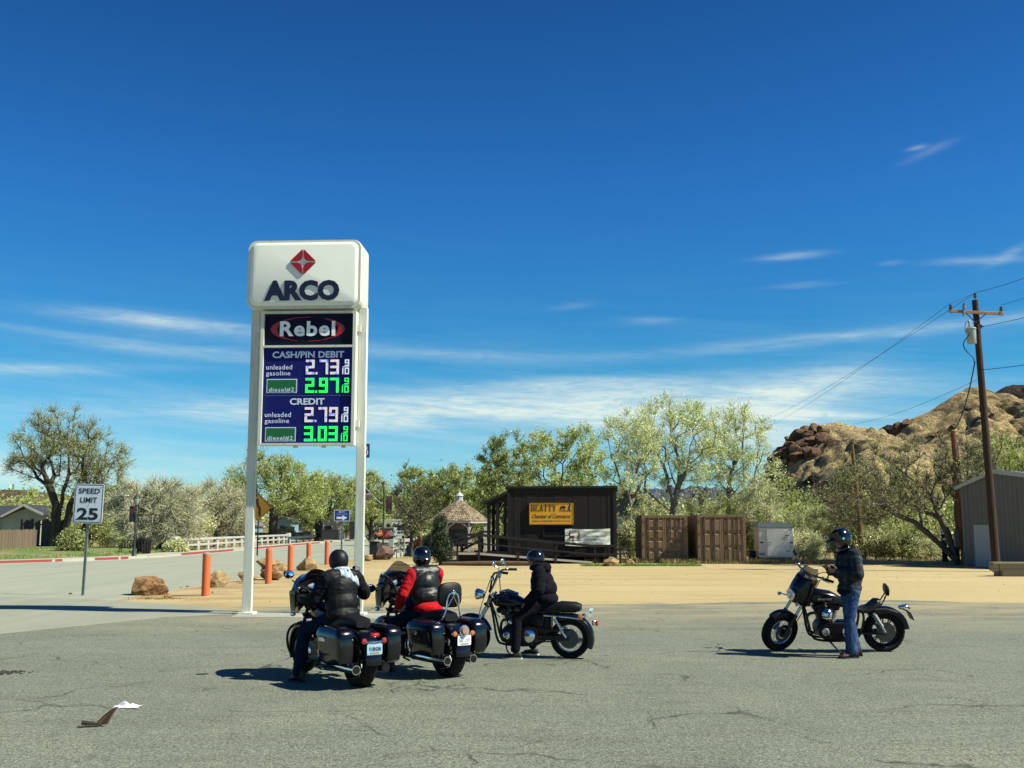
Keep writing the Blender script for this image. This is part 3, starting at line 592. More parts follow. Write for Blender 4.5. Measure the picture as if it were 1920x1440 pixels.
text('Rebel', WHT, top, (1.28, .35), face_M(-.03, -.142, 6.46), bold=.03, extrude=.015, sp=1.12)
Z = lambda py: 3.81 + (834 - py) * (6.02 - 3.81) / (834 - 656)
X = lambda px: (px - 570) / 82.6 * 1.0
yf = -.137
text('CASH/PIN DEBIT', PALEB, pp, (1.66, .155), face_M(X(570), yf, Z(669)), bold=.028, extrude=.003)
text('CREDIT', PALEB, pp, (.8, .15), face_M(X(570), yf, Z(756)), bold=.03, extrude=.003)
for py, s1 in ((692, 'unleaded'), (780, 'unleaded'), (703, 'gasoline'), (791, 'gasoline')):
    text(s1, PALEB, pp, (.6 if s1[0] == 'u' else .56, .11 if s1[0] == 'u' else .135), face_M(X(515) - (0 if s1[0] == 'u' else .02), yf, Z(py) - (0 if s1[0] == 'u' else .02)), bold=.008, sp=1.08, extrude=.003)
for py in (727, 816):
    q = MB(); q.m = 1; q.b2((X(492), -.139, Z(py + 13)), (X(550), -.1355, Z(py - 13))); q.m = 0; q.b2((X(492) + .02, -.142, Z(py + 13) + .02), (X(550) - .02, -.1395, Z(py - 13) - .02)); gb = q.build('green_label', [GREENP, PALEB], pp)
    text('diesel#2', PALEB, gb, (.58, .105), face_M(X(520.5), -.1425, Z(py + 7.2)), bold=.006, sp=1.12, extrude=.003)
q = MB(); q.b2((X(489), -.139, Z(745) - .008), (X(653), -.1352, Z(745) + .008)); q.build('divider_line', mat('divider_blue', (.1, .16, .4), .4), pp)
SEG = {'0': 'abcdef', '1': 'bc', '2': 'abged', '3': 'abgcd', '4': 'fgbc', '5': 'afgcd', '6': 'afgedc', '7': 'abc', '8': 'abcdefg', '9': 'abcdfg'}
def digit(b, ch, x, z, w, h, t, y):
    g_ = {'a': ((0, h - t), (w, h)), 'd': ((0, 0), (w, t)), 'g': ((0, h / 2 - t / 2), (w, h / 2 + t / 2)), 'f': ((0, h / 2), (t, h)), 'e': ((0, 0), (t, h / 2)), 'b': ((w - t, h / 2), (w, h)), 'c': ((w - t, 0), (w, h / 2))}
    for k, s in enumerate(SEG[ch]):
        (a, c), (d, e) = g_[s]; sh = .0008 * k; b.b2((x + a, y - .006 - sh, z + c), (x + d, y, z + e))
for s1, py, mm in (('273', 692, LEDM), ('297', 726, LEDG), ('279', 780, LEDM), ('303', 815, LEDG)):
    z = Z(py + 14)
    for k, ch in enumerate(s1): q = MB(); digit(q, ch, (X(566), X(592), X(612.5))[k], z, .2, .34, .055, yf); q.build('price_digit', mm, pp, smooth=False)
    q = MB(); q.b2((X(584.5), yf - .006, z), (X(588.5), yf, z + .05)); q.build('decimal_point', mm, pp, smooth=False)
    q = MB(); xq = X(636); digit(q, '9', xq + .05, z + .19, .1, .15, .026, yf); digit(q, '1', xq - .07, z, .09, .15, .024, yf); digit(q, '0', xq + .05, z, .1, .15, .026, yf)
    q.b2((xq, yf - .004, z + .164), (xq + .15, yf, z + .178)); q.build('fraction_digits', LEDW if mm is LEDM else LEDG, pp, smooth=False)

def plate(name, w, h, r, mats, parent, y, z, t=.004, border=None, x=0):
    b = MB(); b.prism(rrect(w, h, r), (x, y, z), (1, 0, 0), (0, 0, 1), (0, t, 0))
    if border:
        bw, ins = border; b.m = 1; o = rrect(w - 2 * ins, h - 2 * ins, max(r - ins, .004)); i = rrect(w - 2 * (ins + bw), h - 2 * (ins + bw), max(r - ins - bw, .003)); n = len(o)
        b.add([(x + a, y - .0015, z + c) for a, c in o] + [(x + a, y - .0015, z + c) for a, c in i], [(k, (k + 1) % n, n + (k + 1) % n, n + k) for k in range(n)])
    return b.build(name, mats, parent, smooth=False, fix=not border)
# speed limit sign
p0 = gnd(155, 1117); sp_ = thing('speed_limit_sign', 'white SPEED LIMIT 25 road sign on a thin steel post', 'road sign', tuple(p0), R(-8)); sp_.rotation_euler = (R(0), R(1.2), R(-8))
SW = mat('reflective_white', (.72, .8, .86), .4, c2=(.66, .74, .8), ns=3); SB = mat('sign_letter_black', (.012, .012, .014), .5)
b = MB(); b.box((0, 0, 1.5), (.075, .045, 3.0), bev=.006); b.m = 1
for k in range(24): b.cyl((0, -.0245, .2 + k * .075), (0, -.0228, .2 + k * .075), .009, n=8)
b.build('post', [GALV, SB], sp_)
pz = 2.62; fcx = .02; sf_ = plate('sign_panel', .9, 1.13, .06, [SW, SB], sp_, -.045, pz, .012, (.022, .02))
text('SPEED', SB, sf_, (.66, .155), face_M(.0, -.048, pz + .36), bold=.02, extrude=.001); text('LIMIT', SB, sf_, (.52, .155), face_M(0, -.048, pz + .1), bold=.02, extrude=.001); text('25', SB, sf_, (.66, .35), face_M(-.01, -.048, pz - .3), bold=.035, extrude=.001)
for x, z in ((-.36, .46), (.36, .46), (-.36, -.46), (.36, -.46), (0, -.05)): b = MB(); b.cyl((x, -.045, pz + z), (x, -.054, pz + z), .014, n=8); b.build('bolt', STEELD, sf_)
# yellow merge sign and blue arrow sign
p0 = gnd(482, 1042); ys = thing('merge_sign', 'yellow diamond road sign with a bent black line behind a white pole', 'road sign', tuple(p0), R(-6)); sc = p0.y / FPX
b = MB(); b.box((0, .02, 2.2), (.09, .06, 4.4), bev=.008); b.build('post', mat('green_post', (.02, .04, .035), .5), ys)
hh = (1042 - 953) * sc; d = .83 * 27 * sc / .62; b = MB(); YEL = mat('sign_yellow', (.55, .27, .012), .45, c2=(.5, .24, .01), ns=2)
b.prism([(0, d * .72), (d * .72, 0), (0, -d * .72), (-d * .72, 0)], (0, -.05, hh), (1, 0, 0), (0, 0, 1), (0, .015, 0)); b.m = 1
k = d * .72
for a, c in (((0, .96), (.96, 0)), ((.96, 0), (0, -.96)), ((0, -.96), (-.96, 0)), ((-.96, 0), (0, .96))): b.beam((a[0] * k, -.053, hh + a[1] * k), (c[0] * k, -.053, hh + c[1] * k), .006, .035)
for sgn in (0,):
    pts = [(.02, -.62), (.0, -.35), (.02, -.1), (.0 - .13, .15), (-.2, .4), (-.2, .62)]
    for a, c in zip(pts, pts[1:]): b.beam((a[0] * k + .1, -.054, hh + a[1] * k), (c[0] * k + .1, -.054, hh + c[1] * k), .007, .15)
b.build('sign_panel', [YEL, SB], ys, smooth=False)
p0 = gnd(640, 1036); bs_ = thing('direction_sign', 'small blue sign with a white arrow on a thin post by the street', 'road sign', tuple(p0), R(-4)); sc = p0.y / FPX; hh = (1036 - 968) * sc
b = MB(); b.box((0, .02, hh / 2 + .2), (.12, .06, hh + .4), bev=.01); b.build('post', GALV, bs_)
BLU = mat('sign_blue', (.012, .07, .42), .4); f = plate('sign_panel', 30 * sc, 21 * sc, .05, [BLU, WHT], bs_, -.05, hh, .012, (.03, .01))
text('BEATTY', WHT, f, (.5, .1), face_M(0, -.052, hh + 6.5 * sc), extrude=.001, bold=.01); text('Chamber of Commerce', WHT, f, (.82, .06), face_M(0, -.052, hh + 2.6 * sc), extrude=.001)
b = MB(); a = sc; b.prism([(-10 * a, -2 * a), (1 * a, -2 * a), (1 * a, -5 * a), (10 * a, 0), (1 * a, 5 * a), (1 * a, 2 * a), (-10 * a, 2 * a)], (0, -.054, hh - 4.2 * a), (1, 0, 0), (0, 0, 1), (0, .003, 0)); b.build('arrow', WHT, f, smooth=False)
# far motel sign on a tall mast
Y6 = 190; p6 = at(684, 845, Y6); ms = thing('motel_sign', 'blue square sign with a red 6 on a tall mast far behind the price sign', 'sign', (p6.x, Y6, 0), 0); a = Y6 / FPX
b = MB(); b.cyl((0, .2, 0), (0, .2, p6.z), .22, .16, 10); b.build('mast', GALV, ms)
b = MB(); b.b2((-9 * a, -.1, p6.z - 13 * a), (9 * a, .3, p6.z + 13 * a)); f = b.build('sign_panel', mat('motel_blue', (.03, .08, .3), .4), ms)
text('6', WHT, f, (13 * a, 20 * a), face_M(0, -.11, p6.z), extrude=.03, bold=.12); text('6', mat('motel_red', (.6, .03, .04), .4), f, (10.5 * a, 18 * a), face_M(0, -.15, p6.z), extrude=.03, bold=.06)

# ================================================================ BOLLARDS, ROCKS, DEBRIS
ORG = mat('orange_paint', (.62, .13, .035), .6, c2=(.42, .13, .06), ns=5, lo=.5, hi=.75, st=(1, 1, .5), bump=.15, bs=30)
lbs = ['orange steel bollard with a grey cap standing in front of the flat boulder', 'orange bollard standing in front of the stacked brown boulders', 'orange bollard just past the stacked boulders', 'orange bollard in front of the pointed tan boulder', 'farthest of the orange bollards beside the street']
for i, (px, Y) in enumerate(((395, 30.9), (510, 37.5), (550, 44), (583.5, 50), (617, 56.5))):
    x = (px - 960) * Y / FPX; bo = thing('bollard', lbs[i], 'bollard', (x, Y, 0), 0, 'orange bollards along the street'); hb = 1.14
    b = MB(); b.cyl((0, 0, -.05), (0, 0, hb), .115, n=20); b.build('post', ORG, bo)
    b = MB(); b.lathe([(.116, 0), (.116, .05 if i == 0 else .01), (.09, .075), (.04, .092), (.005, .096)], (0, 0, hb + .001), n=20); b.build('cap', mat('bollard_cap', (.42, .36, .3), .8) if i == 0 else ORG, bo)
def rock_mesh(sz, seed, sub=4, rough=.32, cuts=16):
    rng = random.Random(seed); bm = bmesh.new(); bmesh.ops.create_icosphere(bm, subdivisions=sub, radius=1.0)
    planes = []
    for _ in range(cuts):
        n = V((rng.gauss(0, 1), rng.gauss(0, 1), rng.gauss(0, .8))).normalized(); planes.append((n, rng.uniform(.5, .82)))
    for v in bm.verts:
        p = v.co.copy()
        for n, d in planes:
            k = p.dot(n) - d
            if k > 0: p -= n * k * .985
        q = p * 1.7 + V((seed * 3.1, 0, 0)); p += v.co * (noise.noise(q) * rough * .3 + noise.noise(q * 3) * rough * .12 + noise.noise(q * 8) * rough * .09)
        v.co = V((p.x * sz[0], p.y * sz[1], p.z * sz[2]))
    me = bpy.data.meshes.new('rock'); bm.to_mesh(me); bm.free(); me.polygons.foreach_set('use_smooth', [True] * len(me.polygons)); me.set_sharp_from_angle(angle=R(22)); return me
def m_rock(name, a, b, c):
    M, t, p, ob = newmat(name); n = tnoise(t, ob, 2.6, 6, .7, .7); f = tnoise(t, ob, 14, 5, .7); s = tnoise(t, mapped(t, ob, (1, 1, 3), (0, .5, 0)), 3, 5, .7)
    q = mixc_(t, mrange(t, n, .42, .58), a, b); q = mixc_(t, mrange(t, s, .54, .68, 0, .85), q, c); q = mixc_(t, 1.0, q, ramp(t, f, [(.3, (.6, .58, .55)), (.65, (1.2, 1.2, 1.2))]), 'MULTIPLY')
    lk(t, q, p.inputs['Base Color']); p.inputs['Roughness'].default_value = .9; bump_(t, p, mth(t, 'ADD', f, n), .8, .06); return M
ROCK_B = m_rock('brown_rock', (.5, .29, .1), (.2, .08, .03), (.66, .47, .22)); ROCK_T = m_rock('tan_rock', (.6, .42, .18), (.36, .22, .09), (.7, .56, .3)); ROCK_R = m_rock('reddish_rock', (.27, .17, .12), (.16, .1, .075), (.34, .24, .16))
def rock(name, label, px, py, wpx, hpx, m, seed, dep=.8, rz=0.0, tilt=0.0, z=0.0, group=None, dY=0.0):
    p = gnd(px, py); s = (p.y) / FPX; w, h = wpx * s, hpx * s; me = rock_mesh((w / 2 * 1.12, w / 2 * dep, h * .62), seed); me.materials.append(m)
    o = bpy.data.objects.new(name, me); C.objects.link(o); o.location = (p.x, p.y + dY + w * dep * .4, z + h * .36); o.rotation_euler = (0, tilt, rz); return tag(o, label, 'boulder' if w > .35 else 'stone', group)
RG = 'boulders along the street edge'
rock('boulder', 'big reddish brown boulder on the sand beside the speed limit sign', 273, 1117, 80, 43, ROCK_B, 5, .75, .3, .12, group=RG)
rock('boulder', 'flat tan boulder leaning behind the bollard with the grey cap', 404, 1102, 52, 32, ROCK_T, 11, .7, .4, .45, group=RG)
rock('boulder', 'large brown boulder at the bottom of the stack beside the price sign', 506, 1088, 56, 30, ROCK_B, 17, .8, 0, .05, group=RG)
rock('boulder', 'flat cracked boulder lying on top of the stacked brown boulder', 500, 1088, 58, 18, ROCK_T, 23, .6, .2, .15, z=.47, group=RG)
rock('boulder', 'rounded tan boulder at the end of the boulder stack', 531, 1076, 32, 21, ROCK_T, 29, .8, .8, -.1, group=RG)
rock('boulder', 'small tan boulder partly hidden by the price sign pole', 460, 1091, 34, 22, ROCK_T, 31, .8, .5, .1, group=RG)
rock('boulder', 'pointed tan boulder leaning behind an orange bollard', 574, 1070, 44, 24, ROCK_T, 37, .6, .1, -.5, group=RG)
rock('boulder', 'grey brown boulder in front of the street bench and lamp', 716, 1050, 42, 28, ROCK_R, 41, .8, .2, .2)
rock('boulder', 'low tan boulder beside the grey boulder near the bench', 690, 1052, 20, 12, ROCK_T, 43, .8, .5)
rock('boulder', 'rounded orange tan boulder at the foot of the wooden ramp', 1146, 1062, 36, 16, ROCK_T, 47, .8, .2, 0)
rock('boulder', 'angular tan boulder between the ramp end and the brown containers', 1183, 1061, 26, 15, ROCK_T, 53, .8, .8, .3)
rng = random.Random(3)
for px, py, w, lb in ((312, 1122, 19, 'broken brown stone beside the big boulder'), (131, 1115, 10, 'dark stone lying near the speed limit sign post'), (340, 1103, 6, 'small dark stone between the big boulder and a bollard'), (352, 1101, 7, 'small reddish stone lying in front of the flat boulder'), (398, 1112, 6, 'small stone lying at the foot of a bollard')):
    rock('stone', lb, px, py, w, w * .5, ROCK_B, int(px), .7, px, 0)
# loose pebbles on the sand
vs, fs = [], []
b = MB(); rs = np.random.default_rng(5)
for k in range(520):
    if k < 180: x, y = rs.uniform(-10.2, -6.3), rs.uniform(28.5, 60)
    elif k < 400: x, y = rs.uniform(-6, 26), rs.uniform(28.2, 56)
    else: x, y = rs.uniform(-7, 20), rs.uniform(8, 28)
    r = rs.uniform(.008, .03) * (1.0 if k < 400 else .6); a = rs.uniform(0, 6.28); h = r * rs.uniform(.5, .9); z0 = 0 if k < 400 else .006
    o = [(x + r * math.cos(a + q * 1.2566) * rs.uniform(.7, 1.2), y + r * math.sin(a + q * 1.2566) * rs.uniform(.7, 1.2), z0) for q in range(5)]; t = [(x + (p[0] - x) * .55, y + (p[1] - y) * .55, z0 + h) for p in o]
    b.rings([o, t], True)
struct(b.build('gravel', ROCK_T, smooth=False), 'loose pebbles scattered over the sand and asphalt', 'stuff', 'gravel')
# boulder crags standing out of the hills: one mesh per crag
def crag(label, hi, pts, m, seed):
    xs, zr, Yr, D, pw = HILLS[hi]; rng = random.Random(seed); b = MB(); org = None
    for px, py, wpx in pts:
        for q in range(2):
            x_, y_ = px + rng.gauss(0, wpx * .3), py + wpx * .15 + abs(rng.gauss(0, wpx * .2)); best = None
            for k in range(101):
                t = k / 100; Y = Yr - D * (1 - t); p = at(x_, y_, Y); e = abs(np.interp(p.x, xs, zr) * t ** pw - p.z)
                if best is None or e < best[0]: best = (e, p)
            p = best[1]; s = wpx * p.y / FPX * rng.uniform(.8, 1.35); me = rock_mesh((s * rng.uniform(.8, 1.3), s * rng.uniform(.9, 1.4), s * rng.uniform(.55, 1.0)), rng.randint(1, 9999), 3, .25, 20)
            Rz = Mx.Rotation(rng.uniform(0, 6.28), 3, 'Z') @ Mx.Rotation(rng.uniform(-.4, .4), 3, 'X'); b.add([p + Rz @ v.co for v in me.vertices], [tuple(f.vertices) for f in me.polygons]); bpy.data.meshes.remove(me); org = org or p
    return tag(b.build('rock_outcrop', m, org=org, ang=22), label, 'rock outcrop', 'rock outcrops on the desert hills')
CRG = m_hill('crag_rock', (.36, .22, .13), (.26, .15, .09), (.11, .07, .05), 5, .2, .35)
crag('dark red jagged crag on the shoulder of the low tan hill', 0, [(1446, 872, 13), (1456, 858, 14), (1468, 842, 15), (1478, 832, 15), (1490, 822, 15), (1502, 812, 16), (1515, 806, 15), (1530, 802, 14), (1543, 803, 12), (1470, 862, 16), (1486, 846, 18), (1502, 834, 18), (1520, 824, 18), (1536, 822, 14), (1500, 856, 15), (1460, 880, 14), (1522, 846, 14)], CRG, 3)
crag('dark ledge of rock high on the ridge of the tall hill', 1, [(1690, 800, 12), (1702, 793, 10), (1682, 808, 10), (1714, 788, 8), (1660, 826, 7)], CRG, 5)
CRT = m_hill('crag_tan', (.42, .27, .13), (.2, .12, .07), (.08, .05, .035), 5, .3, .6)
crag('pale broken crag halfway up the tall hill', 1, [(1752, 818, 16), (1772, 806, 14), (1790, 802, 13), (1742, 836, 14), (1765, 830, 12)], CRT, 7); crag('dark shadowed crag below the pale crag of the tall hill', 1, [(1730, 846, 14), (1724, 862, 16), (1738, 870, 12), (1718, 880, 15), (1745, 884, 13)], CRG, 9); crag('dark grey slabs of rock low on the near hill behind the bare pole', 0, [(1560, 905, 24), (1585, 915, 26), (1545, 925, 24), (1600, 880, 18), (1612, 870, 14), (1520, 900, 20), (1575, 940, 24)], DARKH, 13); crag('small brown crag near the top of the tall hill beside the pole', 1, [(1822, 772, 13), (1812, 786, 9), (1832, 784, 9), (1862, 778, 9)], CRG, 11)
# litter
p0 = gnd(237, 1327); b = MB(); rs = np.random.default_rng(2)
def pap(u, v): return (p0.x + (u - .5) * .26 + .02 * math.sin(v * 7), p0.y + (v - .5) * .16, .012 + .05 * max(0, math.sin(u * 3.1) * math.sin(v * 3.1)) * (.7 + .5 * math.sin(u * 13 + v * 5)))
b.shell(pap, 14, 9, (0, 0, .003)); tag(b.build('paper_scrap', mat('white_paper', (.8, .8, .78), .8), org=p0, ang=25), 'crumpled white paper scrap lying on the asphalt', 'litter')
p0 = gnd(186, 1364); lf = thing('dried_frond', 'dry brown curled leaf with a dark stem lying on the asphalt', 'litter', tuple(p0), .2)
b = MB(); b.shell(lambda u, v: (.01 + u * .13 + (v - .5) * .15 * (1 - .55 * u), .03 * math.sin(v * 5) + .02 * u, .006 + .2 * u * (1 - .2 * u) + .03 * v), 12, 8, (0, .004, .002)); b.build('blade', mat('dry_leaf', (.2, .11, .05), .8, c2=(.12, .06, .03), ns=12), lf)
b = MB(); b.tube([(-.2, -.03, .012), (-.1, -.01, .02), (.0, 0, .015)], [.012, .014, .008], 6); b.tube([(-.17, .05, .045), (-.08, .03, .035), (0, 0, .03)], [.022, .02, .01], 6); b.build('stem', mat('dry_stem', (.05, .035, .025), .8), lf)
p0 = gnd(10, 1263); b = MB(); rs = np.random.default_rng(8)
for k in range(90):
    x, y = rs.normal(0, .16), rs.normal(0, .1); r = rs.uniform(.01, .03); b.ell((p0.x + x, p0.y + y, .012), (r, r, r * .5), nu=6, nv=4)
struct(b.build('dirt_crumbs', mat('dark_crumbs', (.05, .045, .035), .95), smooth=False), 'patch of dark crumbs on the asphalt at the edge', 'stuff', 'debris')
# ================================================================ CHAMBER CABIN, RAMP, GAZEBO
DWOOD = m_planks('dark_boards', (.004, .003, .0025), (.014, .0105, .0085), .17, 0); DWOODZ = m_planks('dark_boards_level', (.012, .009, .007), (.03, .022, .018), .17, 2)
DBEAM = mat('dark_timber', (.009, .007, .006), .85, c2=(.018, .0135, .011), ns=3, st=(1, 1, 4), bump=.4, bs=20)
cl = at(952, 988, 58.9); cr = at(1155, 988, 58.3); ax_ = math.atan2(cr.y - cl.y, cr.x - cl.x); WB = math.hypot(cr.x - cl.x, cr.y - cl.y)
cb_ = thing('wooden_cabin', 'dark wooden board cabin with a flat false front and a covered porch', 'cabin', (cl.x, cl.y, 0), ax_)
zt = at(1155, 911, 58.3).z; H = zt
b = MB(); rng = random.Random(4); x = 0.0
while x < WB - .01:
    w = min(.17, WB - x); b.b2((x + .004, -.02 - rng.random() * .012, .35), (x + w - .004, .04, H - .12)); x += w
x = .0
while x < 4.6:
    w = .17; b.b2((-.02 - rng.random() * .01, .042 + x, .35), (.04, .042 + x + w - .008, H - .15)); b.b2((WB - .04, .042 + x, .35), (WB + .02 + rng.random() * .01, .042 + x + w - .008, H - .15)); x += w
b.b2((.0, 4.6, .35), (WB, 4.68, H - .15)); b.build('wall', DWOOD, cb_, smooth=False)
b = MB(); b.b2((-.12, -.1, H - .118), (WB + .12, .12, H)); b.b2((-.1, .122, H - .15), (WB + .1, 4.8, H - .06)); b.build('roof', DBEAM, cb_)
for xx in (-.02, WB - .14): b = MB(); b.b2((xx, -.06, .3), (xx + .16, -.034, H - .12)); b.build('corner_board', DBEAM, cb_)
b = MB(); b.m = 1; b.b2((2.0, -.05, 1.5), (3.35, -.034, 2.05)); b.m = 0
for lo, hi in (((1.93, -.07, 1.42), (3.42, -.035, 1.5)), ((1.93, -.07, 2.05), (3.42, -.035, 2.13)), ((1.93, -.07, 1.5), (2.0, -.035, 2.05)), ((3.35, -.07, 1.5), (3.42, -.035, 2.05))): b.b2(lo, hi)
b.build('window', [DBEAM, mat('dark_glass', (.01, .012, .014), .7, spec=.1)], cb_)
# porch: deck, posts, lean-to roof
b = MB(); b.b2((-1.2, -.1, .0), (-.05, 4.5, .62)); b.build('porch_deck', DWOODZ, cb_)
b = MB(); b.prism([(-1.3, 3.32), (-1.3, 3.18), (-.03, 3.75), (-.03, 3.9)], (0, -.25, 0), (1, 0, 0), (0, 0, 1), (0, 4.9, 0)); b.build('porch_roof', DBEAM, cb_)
for xx, yy in ((-1.05, .1), (-.58, .1), (-1.05, 2.2), (-1.05, 4.3), (-.15, .1)):
    b = MB(); zt_ = 3.18 + (xx + 1.3) * .45; b.box((xx, yy, .62 + (zt_ - .62) / 2), (.17, .17, zt_ - .62)); b.beam((xx + .06, yy, zt_ - .6), (xx + .38, yy, zt_ + .03), .08, .08); b.build('porch_post', DBEAM, cb_)
# yellow sign and vinyl banner, fixed to the front wall but things of their own
mw = Mx.Translation((cl.x, cl.y, 0)) @ Mx.Rotation(ax_, 4, 'Z')
def onwall(px, py): # local x,z of a point of the wall front
    for _ in range(3):
        x = (px - 952) / (1155 - 952) * WB
    f = x / WB; return x, at(px, py, cl.y + (cr.y - cl.y) * f).z
x0, z1 = onwall(993, 943); x1, z0 = onwall(1076, 984); cx, cz, w, h = (x0 + x1) / 2, (z0 + z1) / 2, x1 - x0, z1 - z0
ysn = thing('wooden_sign', 'yellow BEATTY Chamber of Commerce sign on the dark cabin wall', 'sign', tuple(mw @ V((cx, 0, cz))), ax_)
YS = mat('sign_mustard', (.78, .4, .012), .55, c2=(.72, .36, .01), ns=2); BRN = mat('sign_brown', (.13, .03, .012), .6); INK = mat('sign_ink', (.02, .02, .018), .6); REDT = mat('sign_red_ink', (.4, .04, .01), .6)
b = MB(); b.b2((-w / 2, -.1, -h / 2), (w / 2, -.045, h / 2)); b.m = 1
for lo, hi in (((-w / 2, -.115, -h / 2), (w / 2, -.101, -h / 2 + .05)), ((-w / 2, -.115, h / 2 - .03), (w / 2, -.101, h / 2)), ((-w / 2, -.115, -h / 2 + .05), (-w / 2 + .03, -.101, h / 2 - .03)), ((w / 2 - .03, -.115, -h / 2 + .05), (w / 2, -.101, h / 2 - .03))): b.b2(lo, hi)
b.build('board', [YS, mat('sign_mustard_edge', (.5, .24, .02), .6)], ysn)
b = MB(); u = .62 * w / 8.1; hh = h * .3; st = u * .3; X0 = -w / 2 + .1; Z0 = h * .12; t3 = .008
def bar(x0, z0, x1, z1): b.b2((x0, -.103 - t3, z0), (x1, -.1012, z1))
def dia(xa, za, xb, zb, wd): b.beam((xa, -.106, za), (xb, -.106, zb), .01, wd)
for k, ch in enumerate('BEATTY'):
    x = X0 + k * u * 1.27; W_ = u * 1.05; s = st
    if ch == 'B':
        bar(x + s * .3, Z0, x + s * 1.2, Z0 + hh); bar(x, Z0, x + W_ * .8, Z0 + s * .5); bar(x, Z0 + hh - s * .5, x + W_ * .75, Z0 + hh); bar(x + s, Z0 + hh / 2 - s * .25, x + W_ * .8, Z0 + hh / 2 + s * .25); bar(x + W_ * .72, Z0 + s * .4, x + W_, Z0 + hh / 2 - s * .1); bar(x + W_ * .68, Z0 + hh / 2 + s * .1, x + W_ * .93, Z0 + hh - s * .4)
    elif ch == 'E':
        bar(x + s * .3, Z0, x + s * 1.2, Z0 + hh); bar(x, Z0, x + W_, Z0 + s * .5); bar(x, Z0 + hh - s * .5, x + W_, Z0 + hh); bar(x + s, Z0 + hh / 2 - s * .25, x + W_ * .7, Z0 + hh / 2 + s * .25); bar(x + W_ - s * .4, Z0, x + W_, Z0 + hh * .3); bar(x + W_ - s * .4, Z0 + hh * .7, x + W_, Z0 + hh)
    elif ch == 'A':
        dia(x + s * .4, Z0, x + W_ / 2, Z0 + hh, s * .7); dia(x + W_ - s * .4, Z0, x + W_ / 2, Z0 + hh, s * .95); bar(x + W_ * .25, Z0 + hh * .3, x + W_ * .75, Z0 + hh * .3 + s * .5); bar(x - s * .2, Z0, x + s * 1.2, Z0 + s * .4); bar(x + W_ - s * 1.2, Z0, x + W_ + s * .2, Z0 + s * .4)
    elif ch == 'T':
        bar(x + W_ / 2 - s * .5, Z0, x + W_ / 2 + s * .5, Z0 + hh); bar(x, Z0 + hh - s * .5, x + W_, Z0 + hh); bar(x, Z0 + hh * .7, x + s * .4, Z0 + hh); bar(x + W_ - s * .4, Z0 + hh * .7, x + W_, Z0 + hh); bar(x + W_ * .25, Z0, x + W_ * .75, Z0 + s * .4)
    else:
        bar(x + W_ / 2 - s * .5, Z0, x + W_ / 2 + s * .5, Z0 + hh * .5); dia(x + s * .3, Z0 + hh, x + W_ / 2, Z0 + hh * .42, s * .95); dia(x + W_ - s * .3, Z0 + hh, x + W_ / 2, Z0 + hh * .42, s * .7); bar(x + W_ * .25, Z0, x + W_ * .75, Z0 + s * .4); bar(x - s * .2, Z0 + hh - s * .4, x + s, Z0 + hh); bar(x + W_ - s, Z0 + hh - s * .4, x + W_ + s * .2, Z0 + hh)
b.build('lettering', BRN, ysn, smooth=False)
text('Chamber of Commerce', INK, ysn, (w * .87, h * .19), face_M(.0, -.103, -h * .11), bold=.012, shear=.35, extrude=.003)
text('Gateway to Death Valley', INK, ysn, (w * .48, h * .08), face_M(-w * .19, -.103, -h * .33), bold=.01, shear=.3, extrude=.003); text('beattynevada.org', REDT, ysn, (w * .36, h * .06), face_M(w * .25, -.103, -h * .32), bold=.012, extrude=.003)
def miner(b, ox, oz, k, y):                       # prospector and his burro, a flat silhouette
    P = lambda pts: b.prism([(ox + a * k, oz + c * k) for a, c in pts], (0, y, 0), (1, 0, 0), (0, 0, 1), (0, .005, 0))
    P([(-1.1, 0), (-.5, .12), (.3, .1), (.7, .18), (1.15, 0)])
    P([(-.85, .12), (-.78, .12), (-.74, .4), (-.3, .42), (-.26, .12), (-.18, .12), (-.1, .55), (.08, .5), (.12, .62), (-.05, .78), (-.1, .98), (-.2, .8), (-.35, .88), (-.75, .85), (-.9, .6), (-.95, .35)])
    P([(.42, .12), (.52, .12), (.6, .42), (.7, .12), (.82, .14), (.75, .6), (.92, .95), (.82, 1.0), (.74, .8), (.78, 1.15), (.92, 1.2), (.72, 1.42), (.5, 1.22), (.62, 1.15), (.58, .85), (.4, .7), (.5, .6)])
b = MB(); miner(b, w * .32, h * .12, w * .135, -.107); b.build('miner_emblem', INK, ysn, smooth=False)
x0, z1 = onwall(1060, 991); x1, z0 = onwall(1144, 1023); cx, cz, w, h = (x0 + x1) / 2, (z0 + z1) / 2, x1 - x0, z1 - z0
bn = thing('vinyl_banner', 'white vinyl banner with green lettering tied to the lower cabin wall', 'banner', tuple(mw @ V((cx, 0, cz))), ax_)
def bfn(u, v): x = u - .5; z = v - .5; return (x * w, -.075 - .03 * math.sin(u * 9 + v * 4) * (1 - v) - .02 * math.sin((u - v) * 14), z * h * (1 - .09 * math.sin(math.pi * u) * (1 if v > .5 else -1.1)))
b = MB(); b.shell(bfn, 30, 12, (0, .004, 0)); b.build('sheet', mat('vinyl', (.8, .84, .72), .5, c2=(.6, .65, .56), ns=2.2, st=(1, 1, 2)), bn)
GRN = mat('banner_green_ink', (.06, .1, .07), .6)
text('The Beatty Chamber of Commerce', GRN, bn, (w * .84, h * .15), face_M(.02, -.135, h * .3), bold=.012, shear=.2, extrude=.003)
text('Visitors Welcome Here', GRN, bn, (w * .52, h * .13), face_M(w * .16, -.135, h * .04), shear=.2, extrude=.003); text('Stop for Maps & Info', GRN, bn, (w * .46, h * .14), face_M(w * .16, -.135, -h * .16), bold=.01, shear=.2, extrude=.003)
text('Open Daily', GRN, bn, (w * .4, h * .05), face_M(w * .05, -.135, -h * .36), extrude=.003)
